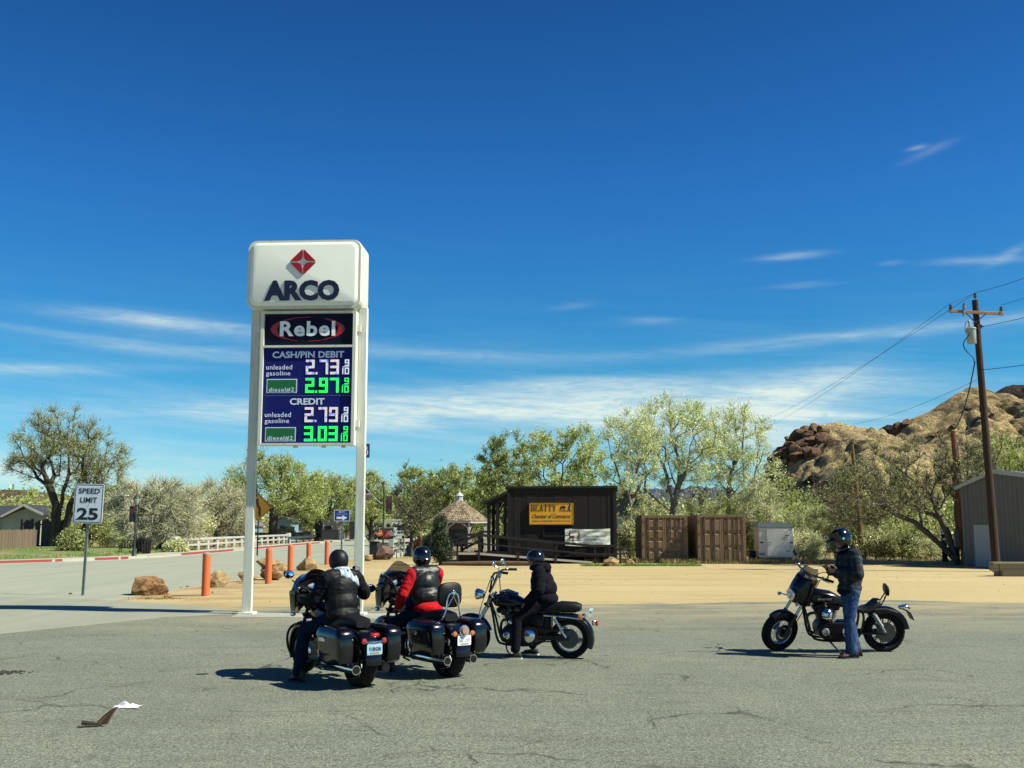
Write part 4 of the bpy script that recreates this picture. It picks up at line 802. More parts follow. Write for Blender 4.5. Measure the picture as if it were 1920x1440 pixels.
b = MB(); miner(b, -w * .29, -h * .24, w * .14, -.136); b.build('miner_emblem', mat('banner_brown_ink', (.16, .05, .025), .6), bn, smooth=False)
# ramp with railings in front of the cabin
rpt = [gnd(855, 1057), gnd(893, 1057.5), gnd(1122, 1062), gnd(1167, 1062)]
rp = thing('wheelchair_ramp', 'dark timber access ramp with railings sloping along the cabin front', 'ramp', tuple(rpt[0]), 0)
A0, A1, A2, A3 = [V((p.x, p.y, 0)) for p in rpt]; A2.y -= .4; A3.y -= .4; bk = V((0, 1.3, 0)); o = A0
zz = .58
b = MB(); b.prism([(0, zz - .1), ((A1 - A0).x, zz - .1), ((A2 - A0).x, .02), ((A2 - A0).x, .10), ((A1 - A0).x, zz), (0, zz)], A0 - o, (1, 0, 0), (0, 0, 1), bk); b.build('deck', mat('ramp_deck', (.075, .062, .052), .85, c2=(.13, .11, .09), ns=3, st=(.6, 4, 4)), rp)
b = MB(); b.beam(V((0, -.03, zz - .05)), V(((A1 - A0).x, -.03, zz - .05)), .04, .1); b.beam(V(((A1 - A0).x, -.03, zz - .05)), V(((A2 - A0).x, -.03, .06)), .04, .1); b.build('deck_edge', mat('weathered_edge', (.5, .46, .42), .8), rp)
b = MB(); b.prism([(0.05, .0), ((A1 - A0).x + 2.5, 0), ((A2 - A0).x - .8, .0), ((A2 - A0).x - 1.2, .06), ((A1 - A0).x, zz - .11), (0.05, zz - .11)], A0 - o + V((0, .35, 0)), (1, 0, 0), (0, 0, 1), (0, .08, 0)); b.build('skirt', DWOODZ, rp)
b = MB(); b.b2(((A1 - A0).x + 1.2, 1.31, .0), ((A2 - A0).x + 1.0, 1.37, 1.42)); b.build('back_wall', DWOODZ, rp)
for px in (856, 897, 972, 1043, 1118, 1166):
    p = gnd(px, 1058); x = p.x - o.x + .0; f = max(0, min(1, (x - (A1 - A0).x) / (A2 - A1).x)); zf = zz * (1 - f)
    b = MB(); b.box((x, -.04, (zf + 1.0) / 2), (.11, .09, zf + 1.0)); b.build('post', DBEAM, rp)
def zr(x): f = max(0, min(1, (x - (A1 - A0).x) / (A2 - A1).x)); return zz * (1 - f)
for hh in (.95, .5):
    for yy in (-.1, 1.25):
        if yy > 0 and hh < .6: continue
        xs_ = [-.05, (A1 - A0).x, (A2 - A0).x, (A3 - A0).x + .05]
        b = MB()
        for xa, xb in zip(xs_, xs_[1:]): b.beam((xa, yy, zr(xa) + hh), (xb, yy, zr(xb) + hh), .05, .13 if hh > .9 else .09)
        b.build('rail', DBEAM, rp)
st_ = thing('porch_steps', 'dark timber steps with sloped handrails beside the cabin porch', 'steps', tuple(gnd(868, 1050)), .1)
b = MB()
for k in range(4): b.b2((-.1 + k * .28, 0, .14 * k), (.22 + k * .28, 1.2, .14 * (k + 1)))
b.build('tread', DBEAM, st_)
for yy in (0, 1.2):
    b = MB(); b.beam((-.1, yy, 1.0), (1.15, yy, 1.66), .06, .12); b.beam((1.15, yy, 1.66), (2.2, yy, 1.66), .06, .12); b.beam((-.1, yy, .55), (1.15, yy, 1.2), .05, .1); b.box((-.05, yy, .5), (.1, .1, 1.0)); b.box((1.15, yy, .83), (.1, .1, 1.66)); b.build('handrail', DBEAM, st_)
p = gnd(918, 1061); b = MB(); b.tube([(-2.4, .1, .11), (-1, 0, .12), (.6, -.05, .13), (2.3, -.1, .12)], [.09, .12, .13, .11], 10, 1)
lg = b.build('log', mat('log_bark', (.2, .11, .06), .9, c2=(.12, .065, .035), ns=5, st=(.5, 3, 3), bump=.5, bs=18), loc=p); tag(lg, 'long brown log lying on the sand in front of the ramp', 'log')
# gazebo
pg = V(((862 - 960) * 74 / FPX, 74, 0)); gz = thing('gazebo', 'white octagonal gazebo with a shingled roof and small cupola', 'gazebo', tuple(pg), 0)
RS = 2.05; ea = at(862, 977, 74).z; apx = at(870, 939, 74).z; sides = 8
oc = lambda r, k, z: V((r * math.cos(R(22.5 + 45 * k)), r * math.sin(R(22.5 + 45 * k)), z))
b = MB(); n = 11
for k in range(sides):
    for j in range(n):
        t0, t1 = j / n, (j + 1.18) / n; r0, r1 = 2.28 * (1 - t0) + .28 * t0, 2.28 * (1 - t1) + .28 * t1; z0 = ea + (apx - ea) * t0 + .035; z1 = ea + (apx - ea) * t1 + .012
        a0, a1, b0, b1 = oc(r0, k, z0), oc(r0, k + 1, z0), oc(r1, k, z1), oc(r1, k + 1, z1); m = 10 - j // 2
        for q in range(m):
            u0, u1 = q / m + .01, (q + 1) / m - .01; dz = V((0, 0, rng.uniform(-.012, .02)))
            P = [a0.lerp(a1, u0) + dz, a0.lerp(a1, u1) + dz, b0.lerp(b1, u1), b0.lerp(b1, u0)]; b.add(P + [p - V((0, 0, .03)) for p in P], [(0, 1, 2, 3), (7, 6, 5, 4), (0, 4, 5, 1), (1, 5, 6, 2), (3, 2, 6, 7), (0, 3, 7, 4)])
def m_shing():
    M, t, p, ob = newmat('wood_shingles'); gi = nd(t, 'ShaderNodeNewGeometry').outputs['Random Per Island']
    c = ramp(t, gi, [(0, (.16, .1, .055)), (.5, (.34, .27, .16)), (1, (.5, .43, .29))]); c = mixc_(t, mrange(t, tnoise(t, ob, 9, 4), .4, .7, 0, .6), c, (.14, .09, .05)); lk(t, c, p.inputs['Base Color']); p.inputs['Roughness'].default_value = .9; return M
b.build('roof', m_shing(), gz, smooth=False)
b = MB()
for k in range(sides): b.beam(oc(2.2, k, ea - .06), oc(2.2, k + 1, ea - .06), .06, .16)
b.build('fascia', WHITE, gz)
for k in range(sides):
    b = MB(); p = oc(RS - .1, k, 0); b.box((p.x, p.y, (ea + .15) / 2), (.13, .13, ea - .15))
    for s in (-1, 1):
        q = oc(RS - .1, k + s, 0); d = (q - p).normalized(); b.tube([p + V((0, 0, ea - .75)), p + d * .12 + V((0, 0, ea - .4)), p + d * .5 + V((0, 0, ea - .15))], .045, 6, 1)
    b.build('post', WHITE, gz)
b = MB(); b.prism([(oc(RS + .1, k, 0).x, oc(RS + .1, k, 0).y) for k in range(8)], (0, 0, 0), (1, 0, 0), (0, 1, 0), (0, 0, .3)); b.build('floor_deck', mat('gazebo_deck', (.16, .08, .05), .9), gz)
b = MB(); b.lathe([(.3, 0), (.3, .06), (.24, .07), (.24, .34), (.3, .36), (.22, .48), (.04, .62), (.02, .8), (.05, .84), (.01, .9)], (0, 0, apx - .03), n=8); b.build('cupola', mat('cupola_white', (.65, .66, .64), .5), gz)
nb = thing('notice_board', 'dark framed notice board with a pale header standing inside the gazebo', 'notice board', (pg.x - .05, pg.y + .9, .3), 0)
b = MB(); b.b2((-.7, 0, .3), (.7, .1, 1.5)); b.build('board', mat('notice_dark', (.05, .07, .09), .6, c2=(.08, .1, .13), ns=4), nb); b = MB(); b.b2((-.75, 0, 1.502), (.8, .12, 2.05)); b.build('header', mat('notice_header', (.3, .24, .2), .8, c2=(.2, .15, .13), ns=3), nb)
for x in (-.6, .6): b = MB(); b.b2((x, .02, 0), (x + .08, .09, .298)); b.build('leg', DBEAM, nb)
# ================================================================ CONTAINERS AND TRAILER
RUST = mat('container_brown', (.2, .135, .07), .6, c2=(.155, .1, .052), ns=1.6, det=8, bump=.12, bs=14); RUSTD = mat('rod_brown', (.22, .15, .1), .5)
def container(label, px0, px1, pyb, pyt, rows, Lx):
    p0, p1 = gnd(px0, pyb), gnd(px1, pyb); rz = R(-3.2); w = (p1.x - p0.x) / math.cos(rz); h = at(px0, pyt, p0.y).z
    o = thing('shipping_container', label, 'container', tuple(p0), rz, 'storage containers behind the dirt lot')
    b = MB(); fr_ = .13
    b.b2((0, .08, .12), (.07, Lx, h)); b.b2((w - .07, .08, .12), (w, Lx, h)); b.b2((.07, .1, h - .08), (w - .07, Lx, h - .01)); b.b2((.07, .1, .12), (w - .07, Lx, .2)); b.b2((.07, Lx - .07, .2), (w - .07, Lx - .002, h - .08))
    for k in range(int(Lx / .28)): y = .2 + k * .28; b.b2((-.03, y, .25), (.0, y + .14, h - .12)); b.b2((w, y, .25), (w + .03, y + .14, h - .12))
    b.build('body', RUST, o, smooth=False)
    b = MB(); b.b2((-.02, -.02, 0), (fr_, .12, h + .01)); b.b2((w - fr_, -.02, 0), (w + .02, .12, h + .01)); b.b2((fr_, -.02, h - .14), (w - fr_, .12, h)); b.b2((fr_, -.02, .0), (w - fr_, .12, .13)); b.build('corner_frame', RUST, o, smooth=False)
    for s in (0, 1):
        xa = fr_ + .01 if s == 0 else w / 2 + .01; xb = w / 2 - .01 if s == 0 else w - fr_ - .01; b = MB(); b.b2((xa, .06, .14), (xb, .1, h - .15)); nc = 2; cw = (xb - xa) / nc
        b.b2((xa, .0, .14), (xa + .09, .06, h - .15)); b.b2((xb - .09, .0, .14), (xb, .06, h - .15)); hs_ = (h - .29) / rows
        for c in range(nc):
            for r_ in range(rows):
                xl, xr = xa + c * cw + (.1 if c == 0 else .05), xa + (c + 1) * cw - (.05 if c == 0 else .1); zl, zh = .14 + r_ * hs_ + .06, .14 + (r_ + 1) * hs_ - .06
                b.rings([[(xl, .06, zl), (xr, .06, zl), (xr, .06, zh), (xl, .06, zh)], [(xl + .03, -.015, zl + .03), (xr - .03, -.015, zl + .03), (xr - .03, -.015, zh - .09), (xl + .03, -.015, zh - .09)]])
        d = b.build('door', RUST, o, smooth=False)
        for q in (xa + cw * .62, xb - cw * .42) if s else (xa + cw * .42, xb - cw * .62):
            b = MB(); b.cyl((q, -.035, .06), (q, -.035, h - .06), .022, n=8)
            for z in (.3, h * .35, h * .65, h - .3): b.box((q, -.02, z), (.1, .045, .06))
            b.box((q + .1, -.05, h * .33), (.28, .025, .04)); b.build('lock_rod', RUSTD, d)
        xe = xa - .04 if s == 0 else xb + .04
        for k in range(4): b = MB(); b.box((xe, -.03, .3 + k * (h - .6) / 3), (.1, .03, .09)); b.build('hinge', RUSTD, d)
    return o
container('brown shipping container nearer the cabin, a diagonal shadow across its doors', 1205, 1289, 1056, 966, 4, 6.0)
container('brown shipping container beside the white trailer, doors fully in sun', 1310, 1398, 1057, 965, 3, 6.0)
pt0, pt1 = gnd(1424, 1056), gnd(1488, 1056); w = pt1.x - pt0.x; sc = pt0.y / FPX
tr_ = thing('cargo_trailer', 'white enclosed cargo trailer with a closed rear door beside the containers', 'trailer', tuple(pt0), R(-9)); hb = at(1424, 989, pt0.y).z; z0 = .3
TWH = mat('trailer_white', (.6, .6, .55), .4, c2=(.52, .52, .48), ns=2)
b = MB(); b.b2((0, 0, z0), (w, 3.6, hb), bev=.03); b.build('body', TWH, tr_)
b = MB(); b.prism([(-.03, 0), (w + .03, 0), (w - .2, .28), (.02, .28)], (0, -.03, hb + .002), (1, 0, 0), (0, 0, 1), (0, 3.7, 0)); b.build('roof', mat('trailer_roof', (.3, .4, .42), .45), tr_)
b = MB(); b.b2((w * .2, -.03, z0 + .1), (w * .86, -.002, hb - .12), bev=.006); dr = b.build('door', TWH, tr_)
for z in (z0 + .35, hb - .42): b = MB(); b.box((w * .82, -.04, z), (.22, .03, .05)); b.build('hinge', GALV, dr)
b = MB(); b.cyl((w * .235, -.05, z0 + .05), (w * .235, -.05, hb - .1), .016, n=8); b.box((w * .3, -.05, (z0 + hb) / 2), (.26, .02, .03)); b.build('latch_bar', GALV, dr)
for x in (w * .08, w * .93): b = MB(); b.box((x, -.012, (z0 + hb) / 2), (.17, .03, .075), bev=.01); b.build('tail_light', mat('tail_lamp_dark', (.05, .01, .01), .2), tr_)
b = MB(); b.b2((.02, -.05, z0 + .12), (.3, -.002, z0 + .26)); b.build('number_plate', mat('plate_blue_grey', (.1, .17, .24), .5), tr_)
for x in (.12, w - .12):
    b = MB(); b.cyl((x - .09, 1.9, .3), (x + .09, 1.9, .3), .3, n=20); b.build('wheel', RUBBER, tr_)
b = MB(); b.b2((.1, .05, z0 - .1), (w - .1, 3.5, z0 - .002)); b.b2((w * .45, 3.5, z0 - .1), (w * .55, 5.0, z0 - .002)); b.build('chassis', STEELD, tr_)
p = gnd(1412, 1053); bx = thing('blue_bin', 'small blue plastic bin standing beside the white trailer', 'bin', tuple(p), 0); b = MB(); b.prism([(-.16, 0), (.16, 0), (.19, .55), (-.19, .55)], (0, 0, 0), (1, 0, 0), (0, 0, 1), (0, .4, 0)); b.build('body', mat('bin_blue', (.015, .04, .14), .5), bx); b = MB(); b.b2((-.2, -.02, .552), (.2, .42, .6), bev=.015); b.build('lid', mat('bin_blue', (.015, .04, .14), .5), bx)
# ================================================================ UTILITY POLES
PWOOD = mat('pole_wood', (.07, .035, .018), .9, c2=(.03, .017, .011), ns=5, st=(4, 4, .4), bump=.5, bs=16, bd=.03); PWOODL = mat('pole_wood_orange', (.3, .14, .05), .9, c2=(.2, .085, .03), ns=4, st=(4, 4, .3), bump=.4, bs=16); XARM = mat('crossarm_wood', (.5, .3, .12), .8, c2=(.4, .22, .09), ns=3, st=(.6, 4, 4))
INSU = mat('insulator_brown', (.05, .03, .03), .15, coat=1); TANK = mat('transformer_grey', (.5, .56, .5), .4, c2=(.44, .5, .45), ns=2); WIRE = mat('wire_black', (.012, .012, .014), .6)
Y0 = 47.6; pb_ = gnd(1857, 1069); pb_.y = Y0; pb_.x = (1856 - 960) * Y0 / FPX; ptp = at(1828, 563, Y0)
up = thing('utility_pole', 'tall dark wooden utility pole with a crossarm and grey transformer', 'utility pole', (pb_.x, Y0, 0), 0); tp = ptp - V((pb_.x, Y0, 0))
b = MB(); b.tube([(0, 0, -.2), tp * .33, tp * .66, tp], [.19, .17, .155, .135], 14); b.build('pole', PWOOD, up)
up_at = lambda px, py, dy=0.0: at(px, py, Y0 + dy) - V((pb_.x, Y0, 0))
a0, a1 = up_at(1779, 583, -.2), up_at(1881, 588.5, -.2); arm = MB(); arm.beam(a0, a1, .1, .13, .01); armo = arm.build('crossarm', XARM, up)
for k, (px, py) in enumerate(((1782.5, 583), (1828.5, 562), (1877.5, 587))):
    q = up_at(px, py, -.2 if k != 1 else 0); b = MB(); b.cyl(q - V((0, 0, .12)), q + V((0, 0, .16)), .016, n=8); b.lathe([(.03, .08), (.1, .1), (.1, .13), (.05, .16), (.075, .2), (.075, .24), (.05, .27), (.03, .3)], q, n=14); b.build('insulator', INSU, up)
b = MB(); j = up_at(1828.5, 605, -.17)
for px, py in ((1811, 587), (1848, 589)): b.beam(up_at(px, py, -.26), j + V((0, -.04, 0)), .03, .04)
b.build('brace', STEELD, up)
q = up_at(1806, 577, -.28); b = MB(); b.cyl(q + V((.02, 0, .14)), q + V((-.0, 0, -.38)), .05, n=10); b.cyl(q + V((.07, 0, .2)), q + V((.03, 0, -.05)), .06, n=10); b.build('fuse_cutout', mat('porcelain', (.3, .3, .3), .3), up)
tq = up_at(1821.5, 630, -.34); b = MB(); b.lathe([(.02, -.36), (.19, -.35), (.2, -.33), (.2, .3), (.225, .31), (.225, .34), (.19, .38), (.02, .41)], tq, n=24); b.box(tq + V((.08, .2, .1)), (.1, .2, .12)); b.box(tq + V((.08, .2, -.2)), (.1, .2, .12)); tf = b.build('transformer', TANK, up)
b = MB(); b.lathe([(.03, .4), (.055, .45), (.04, .5), (.055, .55), (.05, .68), (.02, .72)], tq + V((-.06, 0, 0)), n=10); b.cyl(tq + V((-.26, -.02, .12)), tq + V((-.26, -.02, .5)), .035, n=8); b.build('bushing', mat('porcelain_light', (.55, .58, .58), .3), tf)
b = MB(); c_ = mat('cable_blue', (.02, .05, .09), .6)
b.tube([tq + V((-.06, 0, .7)), tq + V((-.2, 0, .66)), tq + V((-.27, -.02, .5))], .014, 6, 2); b.tube([tq + V((-.15, -.16, .12)), tq + V((-.2, -.18, -.02)), up_at(1806, 641, -.3), up_at(1807, 652, -.3), up_at(1815, 662, -.25), up_at(1826, 671, -.2), up_at(1826.5, 680, -.17)], .022, 6, 2)
b.tube([up_at(1807, 566, -.22), up_at(1806, 567, -.25), q + V((.07, 0, .2))], .012, 6, 1); b.build('jumper_cable', c_, up)
b = MB(); b.cyl(up_at(1834, 611), up_at(1845, 612.5, -.1), .03, n=8); b.cyl(up_at(1839, 609), up_at(1839, 616), .05, n=8); b.build('dead_end_clamp', INSU, up)
Yb = 55.5; p2b = V(((1798 - 960) * Yb / FPX, Yb, 0)); p2t = at(1787, 808, Yb)
u2 = thing('utility_pole', 'short orange brown pole with a white conduit beside the metal building', 'utility pole', tuple(p2b), 0); t2 = p2t - p2b
b = MB(); b.tube([(0, 0, -.2), t2 * .5, t2], [.17, .155, .14], 14); b.build('pole', PWOODL, u2)
b = MB(); s_ = t2 * .9; b.tube([V((.2, -.05, .2)), t2 * .5 + V((.18, -.05, 0)), s_ + V((.17, -.05, 0)), s_ + V((.12, -.08, .12))], .04, 8); b.build('conduit', mat('conduit_grey', (.5, .5, .46), .5), u2)
b = MB(); q = at(1790, 1010, Yb) - p2b; b.box(q + V((.0, -.24, 0)), (.26, .14, .85), bev=.02); b.build('meter_box', mat('meter_grey', (.28, .28, .24), .5), u2)
Yc = 62; p3b = V(((1611 - 960) * Yc / FPX, Yc, 0)); p3t = at(1597, 833, Yc); u3 = thing('utility_pole', 'bare tan wooden pole behind the man in the plaid jacket', 'utility pole', tuple(p3b), 0); t3_ = p3t - p3b
b = MB(); b.tube([(0, 0, -.2), t3_ * .5, t3_], [.18, .14, .1], 12); b.build('pole', mat('pole_wood_tan', (.3, .19, .08), .9, c2=(.2, .12, .05), ns=4, st=(4, 4, .3)), u3)
b = MB(); b.cyl(t3_ * .86 + V((-.1, -.12, 0)), t3_ * .86 + V((.1, -.12, 0)), .02, n=6); b.build('clamp', STEELD, u3)
def cable(label, p, q, sag, r=.009):
    pts = [p.lerp(q, t) + V((0, 0, -4 * sag * t * (1 - t))) for t in [k / 24 for k in range(25)]]
    b = MB(); b.tube([x - p for x in pts], r, 5); o = b.build('power_line', WIRE, loc=p); return tag(o, label, 'power line', 'overhead power lines')
I0, I1, I2 = at(1782.5, 568, Y0 - .2), at(1828.5, 549, Y0), at(1877.5, 572, Y0 - .2)
cable('overhead wire climbing from the middle insulator out of the frame', I1, at(2060, 463, 38), .15, .011); cable('overhead wire from the far end of the crossarm out of the frame', I2, at(2100, 480, 38), .15)
cable('overhead wire from the near end of the crossarm to the middle insulator', I0, I1, .02); cable('overhead wire running from the crossarm down behind the cottonwoods', I0, at(1440, 800, 130), .4, .01)
cable('second overhead wire running down behind the cottonwoods', I1, at(1430, 790, 130), .4, .01); cable('low wire from the transformer clamp out of the frame', at(1844, 612, Y0), at(2080, 548, 38), .1, .012)
cable('wire from the pole shaft out of the frame at hill height', at(1834, 694, Y0), at(2080, 655, 40), .1, .014); cable('wire sloping down across the hill ridge behind the bare pole', at(1832, 712, Y0), at(1600, 795, 90), .3, .01)
cable('thick service drop from the transformer to the short pole', at(1828, 678, Y0 - .2), at(1788, 806, Yb), .5, .03)
# ================================================================ METAL BUILDING AND TIMBER
Yl, Yr_ = 53.5, 49.5; L = at(1804, 988, Yl); Rr = at(2010, 988, Yr_); L.z = Rr.z = 0; rz = math.atan2(Rr.y - L.y, Rr.x - L.x); wB = (Rr - L).length
mb = thing('metal_building', 'grey corrugated metal building with a low gable and white roof trim', 'building', tuple(L), rz); zl = at(1806, 914, Yl).z; kx = at(1868, 885, 1.0).x; xp = (kx * L.y - L.x) / (math.cos(rz) - kx * math.sin(rz)); zp = at(1868, 885, L.y + xp * math.sin(rz)).z; zr_ = zp - .55
MET = m_planks('ribbed_metal', (.165, .158, .142), (.185, .178, .16), .22, 0, .04); MET.node_tree.nodes['Principled BSDF'].inputs['Roughness'].default_value = .55
b = MB(); pr = [(0, 0), (wB, 0), (wB, zr_), (xp, zp), (0, zl)]; b.prism(pr, (0, 0, 0), (1, 0, 0), (0, 0, 1), (0, .1, 0))
k = .1
while k < wB - .1:
    zz_ = zl + (zp - zl) * k / xp if k < xp else zp + (zr_ - zp) * (k - xp) / (wB - xp); b.b2((k, -.022, .0), (k + .05, -.0005, zz_ - .05)); k += .22
b.b2((0, .1, 0), (.1, 12, zl - .05)); b.b2((wB - .1, .1, 0), (wB, 12, zr_ - .05)); b.build('wall', MET, mb, smooth=False)
b = MB(); b.prism([(-.2, zl - .06), (xp, zp), (xp, zp + .1), (-.2, zl + .04)], (0, -.18, 0), (1, 0, 0), (0, 0, 1), (0, 12.4, 0)); b.prism([(xp + .001, zp), (wB + .2, zr_ - .02), (wB + .2, zr_ + .08), (xp + .001, zp + .1)], (0, -.18, 0), (1, 0, 0), (0, 0, 1), (0, 12.4, 0)); b.build('roof', mat('roof_metal', (.45, .5, .5), .4, m=.3), mb, smooth=False)
b = MB(); b.beam((-.2, -.2, zl - .05), (xp, -.2, zp + .02), .03, .16); b.beam((xp, -.2, zp + .02), (wB + .2, -.2, zr_), .03, .22); b.build('trim', mat('trim_grey', (.5, .54, .52), .5), mb)
kx = at(1842, 1000, 1.0).x; dx = (kx * L.y - L.x) / (math.cos(rz) - kx * math.sin(rz)); b = MB(); b.b2((dx - .4, -.06, .02), (dx + .5, -.024, 2.05)); dr = b.build('door', mat('door_pale', (.42, .46, .46), .5), mb); b = MB(); b.ell((dx + .4, -.085, 1.0), .035); b.build('handle', STEELD, dr)
tb = thing('timber_bench', 'stack of thick pale timber beams forming a low bench', 'timber stack', tuple(gnd(1876, 1081)), R(-6))
TIM = m_planks('pale_timber', (.34, .28, .17), (.46, .4, .27), .3, 2, .05)
b = MB(); b.b2((0.12, .1, 0), (2.6, .42, .24), bev=.01); b.b2((.02, .1, .242), (2.6, .42, .48), bev=.01); b.build('beam', TIM, tb); b = MB(); b.b2((-.25, .0, .482), (2.7, .5, .56), bev=.01); b.build('plank', TIM, tb)
b = MB(); b.b2((-.28, .1, .22), (.0, .45, .478), bev=.01); b.build('end_block', TIM, tb); b = MB(); b.b2((.05, .42, 0), (2.6, .95, .4), bev=.01); b.build('beam', TIM, tb)
# small park notice on a dark post
p = gnd(1769, 1058); p.y = 54; nt_ = thing('post_sign', 'small white notice on a dark thick post beside the leaning tree', 'sign', tuple(gnd(1773, 1058)), R(-8)); b = MB(); b.box((0, .06, .85), (.26, .12, 1.7), bev=.02); b.build('post', mat('sign_post_dark', (.03, .026, .022), .9), nt_); f = plate('sign_panel', .3, .36, .05, [SW, SB], nt_, -.03, 1.75, .012, (.015, .02)); b = MB(); miner(b, 0, 1.66, .09, -.034); b.build('pictogram', SB, f, smooth=False)
b = MB(); b.box((.02, -.06, 1.3), (.3, .1, .06), bev=.01); b.ell((.06, -.1, 1.18), (.07, .05, .08)); b.build('fitting', mat('fitting_grey', (.4, .45, .45), .5), nt_)
# low concrete edging behind the lot
b = MB(); e0, e1 = gnd(1500, 1056), gnd(1790, 1060); b.beam((0, 0, .09), V((e1.x - e0.x, e1.y - e0.y, .09)), .2, .2, .02); ed = b.build('edging', mat('edging_concrete', (.36, .31, .22), .9, c2=(.27, .22, .15), ns=2), loc=e0); struct(ed, 'low concrete edging behind the dirt lot')
# ================================================================ STREET FURNITURE
LAMPG = mat('lamp_green', (.03, .045, .045), .5); GLASSL = mat('lamp_glass', (.42, .42, .34), .3); BANP = mat('banner_purple', (.03, .02, .05), .7, c2=(.22, .05, .05), ns=2.2, st=(.5, .5, 2)); NAVYC = mat('banner_navy', (.015, .018, .045), .7)
def lamp(label, px, py, pyt, side, bpx, bpy):
    p = gnd(px, py); s = p.y / FPX; h = at(px, pyt, p.y).z; o = thing('street_lamp', label, 'street lamp', tuple(p), 0, 'old fashioned lamps along the street')
    b = MB(); b.lathe([(.2, 0), (.2, .12), (.14, .2), (.12, .5), (.08, .6), (.06, .9), (.055, h - .75), (.1, h - .7), (.1, h - .66)], (0, 0, 0), n=12); b.build('post', LAMPG, o)
    b = MB(); b.lathe([(.07, 0), (.13, .1), (.2, .36), (.19, .4)], (0, 0, h - .66), n=10); b.build('lamp_glass', GLASSL, o)
    b = MB(); b.lathe([(.22, 0), (.2, .06), (.09, .16), (.04, .2), (.02, .3)], (0, 0, h - .26), n=10); b.build('cap', LAMPG, o)
    x0, x1 = [(q - px) * s for q in bpx]; z0, z1 = at(px, bpy[1], p.y).z, at(px, bpy[0], p.y).z
    b = MB(); b.shell(lambda u, v: (x0 + (x1 - x0) * u, -.01 + .02 * math.sin(v * 6), z0 + (z1 - z0) * v), 4, 10, (0, .01, 0)); bn_ = b.build('street_banner', BANP, o)
    b = MB(); b.b2((x0 + .02, -.035, z0 + (z1 - z0) * .02), (x1 - .02, -.03, z0 + (z1 - z0) * .38)); b.build('banner_foot', NAVYC, bn_)
    b = MB()
    for z in (z0 - .02, z1 + .02): b.cyl((0, 0, z), (max(x1, 0) if x1 > 0 else x0, 0, z), .018, n=6)
    b.build('banner_arm', LAMPG, o); return o, p, s
l1, lp1, _ = lamp('green street lamp with a dark banner beside the bin and bench on the far pavement', 251, 1047, 927, -1, (-249 + 488, 249), (950, 978))
l2, lp2, ls2 = lamp('tall dark street lamp with a banner and a flag near the boulder', 718, 1036, 902, 1, (722.5, 733.5), (931, 963))
# flag held out from the second lamp
fl = thing('flag', 'red white and blue striped flag on a slanted white pole fixed to the lamp', 'flag', tuple(lp2), 0)
P2 = lambda px, py: at(px, py, lp2.y) - lp2
b = MB(); b.tube([P2(715, 945), P2(684, 913)], .022, 8); b.ell(P2(684, 913), .04); b.build('pole', WHITE, fl)
c0, c1 = P2(685, 915), P2(699, 929); dn = P2(690, 941) - c1
cols = [mat('flag_red', (.35, .03, .03), .7), mat('flag_white', (.6, .6, .56), .7), mat('flag_blue', (.012, .016, .06), .7)]
def fpt(u, v): p = c0.lerp(c1, u); return p + dn * v + V((-.12 * v, .06 * math.sin(u * 5 + v * 5) + .02, .05 * math.sin(u * 6) * v))
b = MB(); nu, nv = 10, 13
for i in range(nv):                                # stripes run along the fly: constant u bands
    for j in range(8):
        b.m = 2 if (i < 7 and j < 3) else (0 if i % 2 == 0 else 1)
        q = [fpt(i / nv, j / 8), fpt((i + 1) / nv, j / 8), fpt((i + 1) / nv, (j + 1) / 8), fpt(i / nv, (j + 1) / 8)]; b.add(q, [(0, 1, 2, 3)])
b.build('cloth', cols, fl, fix=False)
IRON = mat('iron_black', (.012, .012, .014), .5)
def bench(label, px, py, rz):
    p = gnd(px, py); o = thing('street_bench', label, 'bench', (p.x, p.y, .1 if px < 400 else 0), rz, 'iron benches on the pavements')
    b = MB()
    for k in range(4): b.b2((-.75, -.22 + k * .12, .42), (.75, -.13 + k * .12, .455))
    b.build('seat', IRON, o); b = MB()
    for k in range(9): b.beam((-.72 + k * .18, .27, .48), (-.72 + k * .18, .36, .95), .05, .03)
    b.beam((-.76, .365, .95), (.76, .365, .95), .06, .05); b.beam((-.76, .275, .5), (.76, .275, .5), .05, .04); b.build('backrest', IRON, o)
    for x in (-.74, .74):
        b = MB(); b.tube([(x, -.26, 0), (x, -.22, .42), (x, .25, .42), (x, .34, 0)], .03, 6); b.tube([(x, -.22, .42), (x, -.2, .64), (x, .28, .66)], .025, 6); b.build('leg', IRON, o)
    return o
bench('dark iron bench beside the lamp on the far pavement', 246, 1043, .1); bench('dark slatted bench beside the boulder seen from behind', 728, 1046, R(120))
p = gnd(269, 1042); tcn_ = thing('litter_bin', 'black round litter bin beside the far pavement bench', 'litter bin', (p.x, p.y, .05), 0)
b = MB(); b.lathe([(.34, 0), (.4, .1), (.42, .95), (.44, 1.0), (.4, 1.02)], (0, 0, 0), n=16)
for k in range(16): a = k * math.pi / 8; b.beam((.43 * math.cos(a), .43 * math.sin(a), .1), (.44 * math.cos(a), .44 * math.sin(a), .95), .03, .03)
b.build('body', IRON, tcn_); b = MB(); b.lathe([(.44, 0), (.46, .04), (.3, .16), (.28, .12)], (0, 0, 1.025), n=16); b.build('lid', IRON, tcn_)
p = gnd(701, 1040); tc2 = thing('litter_bin', 'low square black litter bin behind the grey boulder', 'litter bin', tuple(p), 0); b = MB(); b.b2((-.3, -.25, 0), (.3, .25, .85), bev=.03); b.build('body', IRON, tc2); b = MB(); b.b2((-.36, -.3, .852), (.36, .3, .95), bev=.03); b.build('lid', IRON, tc2)
